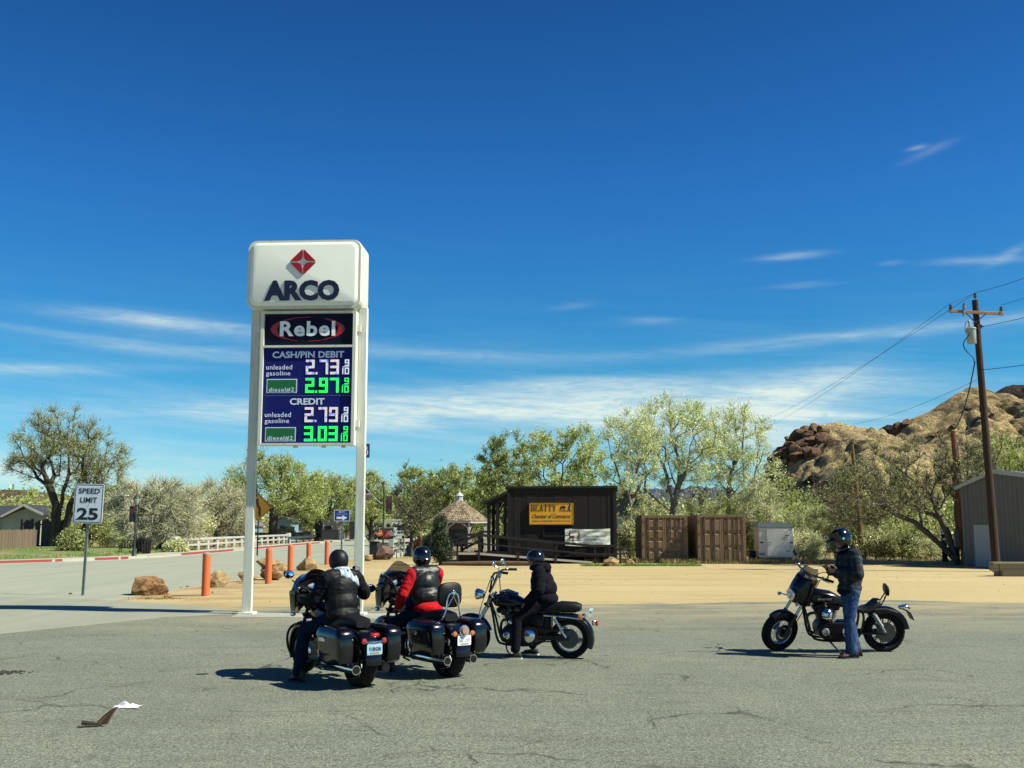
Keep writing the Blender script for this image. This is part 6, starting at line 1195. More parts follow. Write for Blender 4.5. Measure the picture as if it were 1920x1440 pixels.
def exhaust(par, T, y, x0, x1, z, r, m=CHROME, dark=None):
    b = MB(T); b.tube([(x0, y, z), (x0 - .08, y, z), (x1 + .1, y, z), (x1, y, z)], [r * .6, r, r, r * .95], 16); b.m = 1; b.cyl((x1 - .0005, y, z), (x1 - .004, y, z), r * .8, n=16); return b.build('muffler', [m, RUBBER], par)
def header(par, T, sd=-1):
    b = MB(T)
    b.tube([(.2, .1 * sd, .6), (.36, .16 * sd, .56), (.36, .18 * sd, .3), (.1, .19 * sd, .22), (-.2, .19 * sd, .24)], .024, 8, 2); b.tube([(.02, .1 * sd, .6), (-.02, .2 * sd, .5), (-.12, .2 * sd, .3), (-.3, .19 * sd, .24)], .024, 8, 2); b.build('exhaust_header', CHROME if sd > 0 else STEELD, par)
def plate_m(name, base, ink, s, par, T, c, w, h, face):
    b = MB(T @ Mx.Translation(c)); b.prism(rrect(w, h, .015), (0, 0, 0), (0, 1, 0), (0, 0, 1), (.004, 0, 0)); p = b.build('number_plate', base, par, smooth=False)
    Mt = T @ Mx.Translation(V(c) + V((-.002, 0, 0))) @ Mx(((0, 0, -1, 0), (-1, 0, 0, 0), (0, 1, 0, 0), (0, 0, 0, 1)))
    text(s, ink, p, (w * .78, h * .42), Mt, bold=.02, extrude=.001); b = MB(T @ Mx.Translation(c))
    b.m = 0; b.prism([(-w * .3, -h * .42), (w * .3, -h * .42), (w * .3, -h * .3), (-w * .3, -h * .3)], (-.0015, 0, 0), (0, 1, 0), (0, 0, 1), (-.001, 0, 0)); b.build('plate_strip', mat('plate_gold', (.4, .3, .12), .6), p, smooth=False); return p
def mirror(par, c, T, nrm=(-1, .1, .05), w=.075, h=.05, stem=None, sm=SATIN):
    n_ = V(nrm).normalized(); u, v, _ = frame_of(n_); b = MB(T)
    R3 = Mx((n_, V((0, 0, 1)).cross(n_).normalized(), n_.cross(V((0, 0, 1)).cross(n_).normalized()))).transposed()
    b.ell(c, (.025, w, h), R3, 16, 10)
    if stem: b.tube(stem, .008, 6, 1)
    o = b.build('mirror', sm, par); b = MB(T); b.ell(V(c) + n_ * .019, (.008, w * .9, h * .88), R3, 16, 8); b.build('mirror_face', MIRR, o); return o
def bars(par, T, pts, grip_from, r=.015, gl=.13):
    b = MB(T)
    for s in (-1, 1): b.tube([(x, y * s, z) for x, y, z in pts], r, 8, 2)
    hb = b.build('handlebar', STEELD, par)
    for s in (-1, 1):
        e = V((pts[-1][0], pts[-1][1] * s, pts[-1][2])); p = V((pts[-2][0], pts[-2][1] * s, pts[-2][2])); d = (e - p).normalized()
        b = MB(T); b.cyl(e - d * gl, e, .021, n=12); b.cyl(e, e + d * .012, .023, n=12); b.build('grip', RUBBER, hb)
        b = MB(T); b.box(e - d * (gl + .03), (.05, .04, .05), None, .012); b.tube([e - d * (gl + .03) + V((.03, 0, 0)), e - d * gl * .6 + V((.07, 0, -.005)), e + V((.06, 0, -.01))], .008, 6, 1); b.build('lever', ALU, hb)
    return hb
def bagger(name_lbl, loc, heading, sissy, seed, platec, platetxt, ink, PAINT):
    m = thing('motorcycle', name_lbl, 'motorcycle', loc, heading, 'motorcycles parked in the lot'); I = Mx.Identity(4)
    wheel(m, 'rear_wheel', -AX, .32, .2, I, False, True, .22, True); wheel(m, 'front_wheel', AX, .32, .13, I, False, True, .22)
    fender(m, 'front_fender', AX, .32, .05, .095, -25, 165, PAINT, I); fender(m, 'rear_fender', -AX, .32, .07, .125, 8, 184, PAINT, I, lip=.04)
    frame_(m, I); fork(m, I, SATIN, SATIN, .115, .95); engine(m, I, True); header(m, I, -1)
    exhaust(m, I, .2, -.2, -1.12, .245, .06, CHROME); exhaust(m, I, -.2, -.2, -1.12, .245, .06, SATIN if not sissy else CHROME)
    loftx(m, 'fuel_tank', [(.46, .05, .84, .92), (.42, .12, .78, .97), (.3, .17, .74, 1.0), (.1, .175, .72, .99), (-.08, .13, .72, .92), (-.16, .07, .74, .84)], PAINT)
    seatshape(m, [(-.08, .1, .72, .84), (-.2, .17, .67, .8), (-.38, .19, .65, .77), (-.5, .18, .66, .84), (-.62, .15, .7, .86), (-.82, .14, .7, .84), (-.9, .1, .72, .8)])
    for s in (-1, 1):
        # saddlebag: lofted box with rounded rear, lid and latch
        b = MB(); rs = []
        for z, x0, x1, y0, y1 in ((.30, -.54, -1.06, .225, .40), (.33, -.52, -1.1, .22, .42), (.48, -.48, -1.12, .215, .435), (.62, -.45, -1.1, .21, .44)):
            cx, cy = (x0 + x1) / 2, (y0 + y1) / 2; rs.append([V((cx + a, s * (cy + c), z)) for a, c in sup((x0 - x1) / 2, (y1 - y0) / 2, 30, 8)])
        b.rings(rs); bag = b.build('saddlebag', BAGG, m, ang=45); b = MB(); rs = []
        for z, x0, x1, y0, y1 in ((.624, -.44, -1.115, .205, .45), (.66, -.45, -1.11, .21, .445), (.715, -.47, -1.08, .225, .425), (.745, -.56, -.98, .26, .38)):
            cx, cy = (x0 + x1) / 2, (y0 + y1) / 2; rs.append([V((cx + a, s * (cy + c), z)) for a, c in sup((x0 - x1) / 2, (y1 - y0) / 2, 30, 7)])
        b.rings(rs); b.build('lid', PAINT, bag, ang=45); b = MB(); b.box((-.66, s * .443, .585), (.16, .022, .065), None, .01); b.build('latch', CHROME, bag)
        b = MB(); b.tube([(-.42, s * .15, .34), (-.5, s * .3, .31), (-1.0, s * .3, .3), (-1.08, s * .16, .32)], .013, 6, 1); b.build('bag_rail', STEELD, bag)
        b = MB(); b.box((.12, s * .32, .24), (.36, .11, .025), None, .01); b.box((.12, s * .24, .235), (.06, .14, .03)); b.build('floorboard', SATIN, m)
        b = MB(); b.tube([(.4, s * .1, .66), (.44, s * .3, .7), (.46, s * .4, .62), (.46, s * .42, .46), (.44, s * .36, .28), (.36, s * .13, .24)], .017, 8, 2); b.build('engine_guard', SATIN if seed == 1 else CHROME, m)
        small_light(m, 'turn_signal', (-1.19, s * .135, .585), (-1, 0, 0), .034, CHROME, REDL if not sissy else AMBL, I)
        small_light(m, 'front_turn_signal', (.66, s * .26, .8), (1, 0, 0), .035, CHROME, AMBL, I, .07)
        b = MB(); b.tube([(-.62, s * .1, .78), (-.72, s * .2, .64), (-.72, s * .22, .5)], .012, 6); b.build('bag_bracket', CHROME, m)
        b = MB(); b.cyl((-.58, s * .16, .66), (-AX, s * .16, .34), .032, n=10); b.build('shock', SATIN, m)
    # batwing fairing
    def bw(u, v):
        y = -.43 + .86 * u; q = abs(y) / .43; x = .82 - .42 * q ** 2.2 - .12 * abs(v - .45) ** 1.5; zt = 1.33 - .19 * q ** 1.8; zb = .93 + .03 * q - .13 * math.exp(-((q - .66) / .3) ** 2) + .16 * max(0, q - .85) / .15
        return (x - .1 * max(0, v - .5), y, zb + (zt - zb) * v)
    b = MB(); b.shell(bw, 28, 12, lambda u, v: (-.1 - .1 * (1 - abs(2 * u - 1)) - .03 * math.sin(3.1 * v), -.02 * (2 * u - 1), 0)); fa = b.build('fairing', PAINT, m, ang=50)
    b = MB(); b.shell(lambda u, v: ((.69 if 1 else 0) - .13 * (2 * u - 1) ** 2 - .16 * v, (-.3 + .6 * u) * (1 - .25 * v), 1.31 - .1 * (2 * u - 1) ** 2 + (.16 if sissy else .08) * v * (1 - .35 * (2 * u - 1) ** 2)), 16, 6, (-.006, 0, 0)); b.build('windshield', mat('smoked_screen', (.05, .03, .015), .08, coat=1) if sissy else mat('dark_screen', (.006, .006, .008), .1, coat=1), fa, ang=60)
    b = MB(); rs = []                               # inner dash
    b.shell(lambda u, v: (.57 - .2 * (2 * u - 1) ** 2 - .1 * v + .05 * math.sin(v * 3), (-.36 + .72 * u), .98 + .28 * v - .08 * (2 * u - 1) ** 2), 14, 6, (-.03, 0, 0)); da = b.build('dash', PLAST, fa)
    for y in (-.09, .09): b = MB(); b.lathe([(.06, 0), (.06, .015), (.05, .018)], (.5, y, 1.18), (-1, 0, .35), 18); b.m = 1; b.cyl((.4955, y, 1.195), (.485, y, 1.198), .045, n=16); b.build('gauge', [CHROME, mat('gauge_face', (.3, .3, .28), .4)], da)
    for y in (-.24, .24): b = MB(); b.lathe([(.07, 0), (.075, .012), (.05, .02), (.01, .012)], (.46, y, 1.1), (-1, 0, .2), 18); b.build('speaker', RUBBER, da)
    b = MB(); b.box((.47, .0, 1.08), (.02, .17, .06), None, .006); b.build('radio', mat('radio_face', (.05, .06, .09), .2), da)
    b = MB(); b.lathe([(.1, -.05), (.105, 0), (.095, .015)], (.82, 0, 1.06), (1, 0, 0), 24); hl = b.build('headlight', CHROME, fa); b = MB(); b.lathe([(.094, .0), (.06, .02), (.01, .025)], (.822, 0, 1.06), (1, 0, 0), 24); b.build('lens', mat('headlight_glass', (.7, .72, .75), .08, coat=1), hl)
    bars(m, I, [(.44, .05, 1.0), (.42, .14, 1.12), (.36, .3, 1.18), (.14, .44, 1.1)] if not sissy else [(.44, .05, 1.0), (.44, .14, 1.2), (.38, .34, 1.3), (.16, .46, 1.27)], 0)
    for s in (-1, 1):
        if sissy: mirror(m, (.46, .47 * s, 1.1) if s > 0 else (.36, -.5, 1.12), I, (-1, -.25 * s, .05), .085, .06, [(.3, .36 * s, 1.2), (.4, .42 * s, 1.14)])
        else: mirror(m, (.42, .43 * s, 1.33), I, (-1, -.25 * s, .1), .085, .055, [(.32, .34 * s, 1.18), (.38, .4 * s, 1.26)])
    # tail: light, plate
    if sissy:
        b = MB(); b.lathe([(.02, -.06), (.06, -.05), (.075, 0), (.07, .01)], (-1.2, 0, .62), (-1, 0, .1), 20); tl = b.build('tail_light', CHROME, m); b = MB(); b.lathe([(.066, 0), (.05, .03), (.01, .036)], (-1.212, 0, .62), (-1, 0, .1), 20); b.build('lens', mat('tail_clear', (.5, .3, .22), .1, coat=1), tl)
        b = MB(); b.tube([(-1.17, -.18, .585), (-1.18, 0, .56), (-1.17, .18, .585)], .014, 8, 1); b.build('light_bar', CHROME, m)
    else:
        b = MB(); b.box((-1.2, 0, .655), (.05, .12, .05), None, .015); tl = b.build('tail_light', REDL, m); b = MB(); b.tube([(-1.16, -.13, .585), (-1.2, -.07, .57), (-1.2, .07, .57), (-1.16, .13, .585)], .018, 8, 1); b.build('light_bar', CHROME, m)
    b = MB(); b.box((-1.19, 0, .48), (.015, .2, .13), None, .004); b.build('plate_bracket', CHROME if not sissy else SATIN, m)
    plate_m('plate', platec, ink, platetxt, m, I, (-1.205, 0, .49 if not sissy else .5), .205, .125, 0)
    b = MB(); b.prism(rrect(.16, .045, .02), (-1.175, 0, .335), (0, 1, 0), (0, 0, 1), (.01, 0, 0)); b.build('reflector', mat('reflector_red', (.2, .015, .015), .3), m)
    if sissy:
        b = MB(); b.rings([[V((-.86 - .03 * q + (.02 * (a / .17) ** 2), a, 1.06 + c)) for a, c in sup(.185 * k, .165 * k, 24, 3.2)] for q, k in ((-1, .86), (-.6, .97), (.6, 1.0), (1.2, .9))]); bk = b.build('sissy_bar_pad', VINYL, m, ang=60)
        b = MB()
        for s in (-1, 1): b.tube([(-.72, s * .15, .68), (-.9, s * .15, .74), (-.92, s * .1, .86), (-.93, s * .085, 1.06), (-.93, 0, 1.1)], .011, 8, 2); b.tube([(-.92, s * .09, .9), (-.935, 0, 1.05)], .009, 6)
        b.ell((-.945, 0, 1.09), (.012, .03, .035)); b.build('sissy_bar', CHROME, m)
    b = MB(); b.tube([(-.05, .16, .22), (-.1, .26, .2), (-.3, .28, .18)], .012, 6); b.build('kickstand', SATIN, m)
    if not sissy: b = MB(); b.tube([(.14, -.45, 1.09), (.12, -.46, .95), (.13, -.46, .7)], [.012, .014, .008], 8, 1); b.build('braided_strap', mat('braid_black_yellow', (.3, .2, .03), .7, c2=(.01, .01, .01), ns=30, lo=.48, hi=.52), m)
    return m
MOTO = {}
def place_rear(px, py, ang):                      # rear contact at pixel, heading ang (0 = +Y, positive turns to -X)
    r = gnd(px, py); d = V((-math.sin(ang), math.cos(ang), 0)); c = r + d * AX; return tuple(c), ang + R(90)
l_, h_ = place_rear(674, 1288, R(35)); MOTO[1] = bagger('black touring motorcycle with a blue number plate, nearest the camera', l_, h_, False, 1, mat('plate_blue', (.16, .42, .62), .5, c2=(.45, .5, .5), ns=9), 'V18N3M', mat('plate_ink', (.02, .05, .16), .6), GLOSS)
l_, h_ = place_rear(840, 1269, R(36)); MOTO[2] = bagger('black touring motorcycle with a padded sissy bar and white plate', l_, h_, True, 2, mat('plate_white', (.75, .76, .78), .5), '58C 219', mat('plate_ink2', (.4, .5, .65), .6), GLOSSB)
def tilt_moto(o, lean):
    if lean: o.rotation_mode = 'XYZ'; o.rotation_euler = (Mx.Rotation(o.rotation_euler.z, 3, 'Z') @ Mx.Rotation(lean, 3, 'X')).to_euler()
STEER = lambda a: Mx.Translation((.53, 0, .82)) @ Mx.Rotation(a, 4, V((-.5, 0, .866))) @ Mx.Translation((-.53, 0, -.82))
# --- cruiser with a two up seat and raised bars
def cruiser(loc, heading):
    m = thing('motorcycle', 'dark blue black cruiser with raised bars and a stepped dual seat', 'motorcycle', loc, heading, 'motorcycles parked in the lot'); I = Mx.Identity(4); F = STEER(R(4))
    wheel(m, 'rear_wheel', -AX, .32, .15, I, True, True, .225, True); wheel(m, 'front_wheel', AX, .325, .1, F, True, True, .24)
    fender(m, 'front_fender', AX, .325, .035, .075, 25, 165, GLOSSB, F); fender(m, 'rear_fender', -AX, .32, .075, .105, 48, 205, GLOSSB, I, lip=.03)
    frame_(m, I); fork(m, F, CHROME, ALU, .1, 1.02); engine(m, I, True); header(m, I, -1); exhaust(m, I, -.19, -.2, -1.05, .26, .042)
    loftx(m, 'fuel_tank', [(.45, .04, .86, .92), (.4, .11, .8, .99), (.25, .15, .78, 1.02), (.05, .15, .77, .99), (-.12, .1, .77, .9), (-.2, .05, .78, .85)], GLOSSB)
    b = MB(); b.tube([(.34, 0, 1.02), (.2, 0, 1.035), (.02, 0, 1.0)], [.03, .045, .02], 8); b.build('tank_console', CHROME, m)
    seatshape(m, [(-.12, .08, .76, .84), (-.25, .14, .7, .8), (-.42, .16, .68, .79), (-.55, .16, .7, .86), (-.68, .15, .72, .9), (-.92, .14, .72, .89), (-1.0, .1, .75, .86)])
    b = MB(F); b.lathe([(.02, -.14), (.06, -.12), (.088, -.04), (.092, 0), (.086, .012)], (.72, 0, .99), (1, 0, .05), 24); hl = b.build('headlight', CHROME, m); b = MB(F); b.lathe([(.085, 0), (.05, .024), (.01, .03)], (.726, 0, .99), (1, 0, .05), 24); b.build('lens', mat('headlight_blue', (.3, .45, .7), .06, coat=1), hl)
    bars(m, F, [(.5, .05, 1.03), (.46, .13, 1.12), (.4, .28, 1.32), (.33, .31, 1.37), (.14, .4, 1.36)], 0, .017)
    for s in (-1, 1):
        mirror(m, (.36, .36 * s, 1.5), F, (-1, -.1 * s, .12), .07, .052, [(.26, .34 * s, 1.37), (.3, .36 * s, 1.44), (.35, .36 * s, 1.48)], CHROME)
        b = MB(F); b.lathe([(.02, -.05), (.035, -.04), (.04, 0), (.02, .01)], (.42, .3 * s, 1.26), (1, 0, 0), 12); b.build('turn_signal', CHROME, m)
        small_light(m, 'turn_signal', (-1.02, .15 * s, .66), (-.3, s, 0), .04, CHROME, AMBL, I)
        b = MB(); b.tube([(-.42, .14 * s, .68), (-.8, .14 * s, .66), (-1.05, .13 * s, .63)], .016, 6); b.build('fender_strut', CHROME, m)
        b = MB(); b.cyl((-.6, .165 * s, .64), (-AX + .03, .165 * s, .34), .02, n=10)
        for k in range(9): q = V((-.6, .165 * s, .64)).lerp(V((-AX + .03, .165 * s, .34)), .12 + .07 * k); b.torus(q, V((-.19, 0, -.3)), .03, .007, 12, 5)
        b.build('shock', CHROME, m)
        b = MB(); b.cyl((.2, .2 * s, .3), (.2, .36 * s, .3), .018, n=10); b.build('foot_peg', RUBBER, m)
    b = MB(); b.box((-1.22, .0, .57), (.07, .13, .09), None, .02); tl = b.build('tail_light', CHROME, m); b = MB(); b.box((-1.265, 0, .57), (.03, .15, .1), None, .014); b.build('lens', REDL, tl)
    plate_m('plate', mat('plate_blue', (.16, .42, .62), .5), mat('plate_ink', (.02, .05, .16), .6), '4M1 72', m, I @ Mx.Translation((-1.16, 0, .73)) @ Mx.Rotation(R(-8), 4, 'Y') @ Mx.Rotation(R(-8), 4, 'Z'), (0, 0, 0), .19, .12, 0)
    b = MB(); b.tube([(.3, -.12, .7), (.36, -.15, .95), (.4, -.22, 1.26)], .008, 6, 2); b.tube([(.72, .1, .4), (.62, .14, .8), (.4, .26, 1.3)], .007, 6, 2); b.tube([(.3, .12, .62), (.5, .2, .9), (.3, .3, 1.34)], .007, 6, 2); b.build('control_cable', RUBBER, m)
    b = MB(); b.tube([(.2, .15, .22), (.15, .24, .12), (.05, .27, .02)], .013, 6); b.build('kickstand', SATIN, m)
    b = MB(); b.box((-.3, .12, .6), (.26, .06, .2), None, .02); b.build('side_cover', GLOSSB, m)
    b = MB(); b.box((-.36, 0, .52), (.34, .24, .34), None, .04); b.box((-.12, 0, .56), (.2, .2, .26), None, .03); b.build('oil_tank', SATIN, m); b = MB(); b.beam((-.38, .13, .33), (-AX, .15, .33), .035, .07); b.beam((-.38, -.13, .33), (-AX, -.15, .33), .035, .07); b.beam((-.3, .16, .44), (-AX, .165, .46), .03, .04); b.build('swingarm', SATIN, m)
    b = MB(); b.box((.2, 0, .74), (.36, .16, .1), None, .03); b.build('coil_cover', SATIN, m); return m
r3 = gnd(1069, 1235); f3 = r3 + V((-math.cos(R(14)), math.sin(R(14)), 0)) * AX * 2; c3 = (r3 + f3) / 2
MOTO[3] = cruiser(tuple(r3.lerp(f3, .47)), math.atan2(f3.y - r3.y, f3.x - r3.x)); MOTO[3].scale = (.94,) * 3
# --- club style cruiser with a quarter fairing, solo seat, fat front tyre
def club(loc, heading):
    m = thing('motorcycle', 'black cruiser with a quarter fairing and fat front tyre, parked apart', 'motorcycle', loc, heading, 'motorcycles parked in the lot'); I = Mx.Identity(4); F = STEER(R(27))
    wheel(m, 'rear_wheel', -AX, .325, .17, I, False, True, .215, True); wheel(m, 'front_wheel', AX, .325, .14, F, True, True, .2)
    fender(m, 'front_fender', AX, .325, .03, .085, 55, 140, SATIN, F); fender(m, 'rear_fender', -AX, .325, .07, .11, 48, 172, GLOSS, I, lip=.03)
    frame_(m, I); fork(m, F, ALU, SATIN, .125, .98); engine(m, I, False); header(m, I, -1); exhaust(m, I, -.19, -.15, -.98, .28, .045, SATIN)
    loftx(m, 'fuel_tank', [(.46, .05, .84, .92), (.4, .13, .78, .98), (.25, .165, .76, 1.0), (.02, .16, .75, .96), (-.14, .11, .75, .87), (-.22, .06, .76, .82)], GLOSS)
    text('Street Bob', mat('tank_letter', (.55, .5, .4), .3, m=.6), m, (.22, .035), Mx.Translation((.16, .172, .86)) @ Mx.Rotation(R(180), 4, 'Z') @ Mx.Rotation(R(90), 4, 'X'), bold=.02, shear=.3, extrude=.003).name = 'tank_lettering'
    seatshape(m, [(-.18, .07, .7, .8), (-.3, .13, .64, .74), (-.45, .17, .62, .7), (-.58, .17, .63, .74), (-.68, .14, .68, .84), (-.74, .1, .72, .84)])
    b = MB(); b.rings([[V((-.86 + .02 * q, a, .98 + .4 * .05 * q + c)) for a, c in sup(.1 * k, .085 * k, 18, 2.4)] for q, k in ((-1.6, .6), (-1.1, .95), (.6, 1), (1.4, .8))]); pd = b.build('sissy_bar_pad', VINYL, m, ang=60); b = MB()
    for s in (-1, 1): b.tube([(-.66, s * .1, .66), (-.78, s * .08, .78), (-.87, s * .03, .95)], .011, 6, 1)
    b.build('sissy_bar', SATIN, m)
    def qf(u, v):                                  # quarter fairing wrapped around the headlamp
        a = -1.9 + 3.8 * u; w = .21 * (1 - .25 * abs(v - .4)); z = .78 + .42 * v; x = .66 - .12 * v + (math.cos(a) - 1) * .17 + .05 * math.sin(v * 3.1); return (x, w * math.sin(a) * (1 if abs(a) < 1.57 else 1), z + .03 * math.cos(a))
    b = MB(F); b.shell(qf, 22, 10, lambda u, v: (-.012, 0, 0)); fa = b.build('fairing', GLOSS, m, ang=60)
    b = MB(F); b.shell(lambda u, v: (.53 - .09 * v + (math.cos(-1.5 + 3 * u) - 1) * .15, .2 * (1 - .45 * v ** 2) * math.sin(-1.5 + 3 * u), 1.195 + .2 * v - .05 * abs(2 * u - 1)), 18, 8, (-.005, 0, 0)); b.build('windshield', mat('amber_screen', (.12, .075, .02), .08, coat=1), fa, ang=60)
    b = MB(F); b.lathe([(.03, -.1), (.09, -.04), (.1, .0), (.092, .014), (.084, .014)], (.685, 0, .93), (1, 0, -.05), 26); hl = b.build('headlight', CHROME, m); b = MB(F); b.lathe([(.083, .006), (.05, .02), (.01, .026)], (.685, 0, .93), (1, 0, -.05), 24); b.build('lens', mat('headlight_glass', (.7, .72, .75), .08, coat=1), hl); b = MB(F); b.ell((.7, 0, .93), (.02, .03, .04)); b.build('bulb_shield', CHROME, hl)
    b = MB(F)
    for s in (-1, 1): b.tube([(.46, .07 * s, .98), (.42, .07 * s, 1.16), (.4, .07 * s, 1.24)], .017, 8)
    b.box((.4, 0, 1.24), (.05, .2, .05), None, .012); b.build('riser', SATIN, m)
    bars(m, F, [(.4, .0, 1.25), (.4, .16, 1.27), (.38, .26, 1.28), (.24, .41, 1.25)], 0)
    for s in (-1, 1):
        mirror(m, (.34, .42 * s, 1.42), F, (-1, -.1 * s, .1), .065, .05, [(.31, .34 * s, 1.27), (.33, .38 * s, 1.34), (.33, .41 * s, 1.4)])
        small_light(m, 'front_turn_signal', (.74, .22 * s, .86), (1, 0, 0), .03, CHROME, mat('clear_lens', (.5, .5, .5), .1, coat=1), F); b = MB(F); b.tube([(.66, .13 * s, .86), (.7, .22 * s, .86)], .01, 6); b.build('signal_stem', CHROME, m)
        b = MB(); b.tube([(-.44, .135 * s, .68), (-.8, .14 * s, .7), (-1.0, .13 * s, .64)], .016, 6); b.build('fender_strut', SATIN, m)
        b = MB(); b.cyl((-.6, .17 * s, .64), (-AX + .03, .17 * s, .34), .02, n=10)
        for k in range(9): q = V((-.6, .17 * s, .64)).lerp(V((-AX + .03, .17 * s, .34)), .12 + .07 * k); b.torus(q, V((-.19, 0, -.3)), .03, .007, 12, 5)
        b.build('shock', ALU, m); b = MB(); b.cyl((.12, .2 * s, .3), (.12, .36 * s, .3), .018, n=10); b.build('foot_peg', RUBBER, m)
    b = MB(); b.box((-1.13, 0, .71), (.16, .1, .05), rotY(R(12)).to_3x3(), .015); tl = b.build('tail_light', CHROME, m); b = MB(); b.box((-1.215, 0, .695), (.03, .09, .04), rotY(R(12)).to_3x3(), .01); b.build('lens', REDL, tl)
    b = MB(); b.box((-1.24, 0, .57), (.015, .19, .13), rotY(R(25)).to_3x3(), .004); b.build('number_plate', mat('plate_back', (.03, .03, .03), .5), m); b = MB(); b.tube([(-1.1, 0, .68), (-1.2, 0, .64), (-1.235, 0, .6)], .012, 6); b.build('plate_stay', SATIN, m)
    b = MB(F); b.tube([(.42, .2, 1.26), (.44, .3, 1.38), (.3, .36, 1.4), (.26, .32, 1.24)], .006, 6, 3); b.tube([(.7, .14, .42), (.58, .2, .7), (.36, .26, 1.24)], .007, 6, 2); b.build('control_cable', RUBBER, m)
    b = MB(); b.tube([(.1, .15, .22), (.02, .25, .13), (-.05, .32, .05)], .014, 6); b.build('kickstand', SATIN, m); b = MB(); b.lathe([(.03, 0), (.085, .02), (.09, .05), (.05, .1), (.01, .11)], (.12, .14, .62), (0, 1, .1), 18); b.build('horn_cover', CHROME, m); return m
r4 = gnd(1663, 1222); f4 = gnd(1456, 1222); c4 = (r4 + f4) / 2; MOTO[4] = club(tuple(c4), math.atan2(f4.y - r4.y, f4.x - r4.x)); tilt_moto(MOTO[4], R(-7))
# ================================================================ PEOPLE
def cap(b, p0, p1, r0, r1, n=14):                 # tapered capsule
    p0, p1 = V(p0), V(p1); d = p1 - p0
    if d.length < 1e-5: b.ell(p0, max(r0, r1)); return
    d = d.normalized(); pr = []
    for k in range(6): a = -math.pi / 2 + (math.pi / 2) * k / 5; pr.append((max(r0 * math.cos(a), 1e-4), r0 * math.sin(a)))
    L_ = (p1 - p0).length
    for k in range(6): a = (math.pi / 2) * k / 5; pr.append((max(r1 * math.cos(a), 1e-4), L_ + r1 * math.sin(a)))
    b.lathe(pr, p0, d, n)
def blob(name, prims, vox, m, parent=None, sm=3, fold=0.0, fs=9.0, T=None, loc=None, seed=0.0, cut=None):
    b = MB(T)
    for q in prims:
        if q[0] == 'c': cap(b, *q[1:])
        elif q[0] == 'e': b.ell(*q[1:])
        elif q[0] == 'b': b.box(*q[1:])
    me = bpy.data.meshes.new('t'); me.from_pydata(b.v, [], b.f); bm = bmesh.new(); bm.from_mesh(me); bmesh.ops.recalc_face_normals(bm, faces=bm.faces[:]); bm.to_mesh(me); bm.free()
    o = bpy.data.objects.new('t', me); C.objects.link(o); r = o.modifiers.new('r', 'REMESH'); r.mode = 'VOXEL'; r.voxel_size = vox; r.use_smooth_shade = True
    if sm: s = o.modifiers.new('s', 'SMOOTH'); s.iterations = sm; s.factor = .5
    bpy.context.view_layer.update(); ev = o.evaluated_get(bpy.context.evaluated_depsgraph_get()); out = bpy.data.meshes.new_from_object(ev); bpy.data.objects.remove(o)
    if fold or cut:
        bm = bmesh.new(); bm.from_mesh(out); bm.normal_update()
        if fold:
            for v in bm.verts:
                p = v.co * fs; w = noise.noise(V((p.x + p.z * .7, p.y - p.z * .4, p.z * .55 + seed))) + .65 * (1 - 2 * abs(noise.noise(V((p.x * .8 + p.z * 1.1, p.y * .8 - p.z * .9, p.z * .8 + seed)))))
                v.co += v.normal * (w * fold)
        if cut:
            for co, no in cut: g_ = bm.verts[:] + bm.edges[:] + bm.faces[:]; bmesh.ops.bisect_plane(bm, geom=g_, plane_co=co, plane_no=no, clear_outer=True)
        bm.to_mesh(out); bm.free()
    out.materials.clear(); out.materials.append(m); out.polygons.foreach_set('use_smooth', [True] * len(out.polygons)); out.name = name
    ob = bpy.data.objects.new(name, out); C.objects.link(ob); ob.parent = parent
    if loc is not None: ob.location = loc
    return ob
def hand(w, f, n, side, curl=.5, k=1.0, spread=.25):
    """wrist w, finger direction f, palm normal n (the side fingers close to), thumb on side*+1/-1"""
    w, f, n = V(w), V(f).normalized(), V(n); n = (n - f * n.dot(f)).normalized(); s = f.cross(n).normalized() * side; P = []
    for t in (-.028, -.01, .01, .028): P.append(('c', w + f * .01 * k + s * t * .6 * k, w + f * .085 * k + s * t * k, .014 * k, .0125 * k, 8))
    for t, L_ in ((.030, .072), (.0105, .082), (-.0105, .077), (-.030, .06)):
        p = w + f * .088 * k + s * t * k; a = curl; d = f
        for q, seg in enumerate((.45, .32, .23)):
            d = (d * math.cos(a) + n * math.sin(a)).normalized() if q == 0 else (d * math.cos(a * .9) + (n * math.cos(a * q) - f * math.sin(a * q)) * math.sin(a * .9)).normalized(); e = p + d * L_ * seg * k; P.append(('c', p, e, (.0095 - .0008 * q) * k, (.009 - .0008 * q) * k, 8)); p = e
    p = w + f * .03 * k + s * .03 * k; e = p + (f * .6 + s * .65 + n * .35).normalized() * .04 * k; P.append(('c', p, e, .0125 * k, .0105 * k, 8)); P.append(('c', e, e + (f * .8 + s * .1 + n * .4).normalized() * .032 * k, .0105 * k, .009 * k, 8)); return P
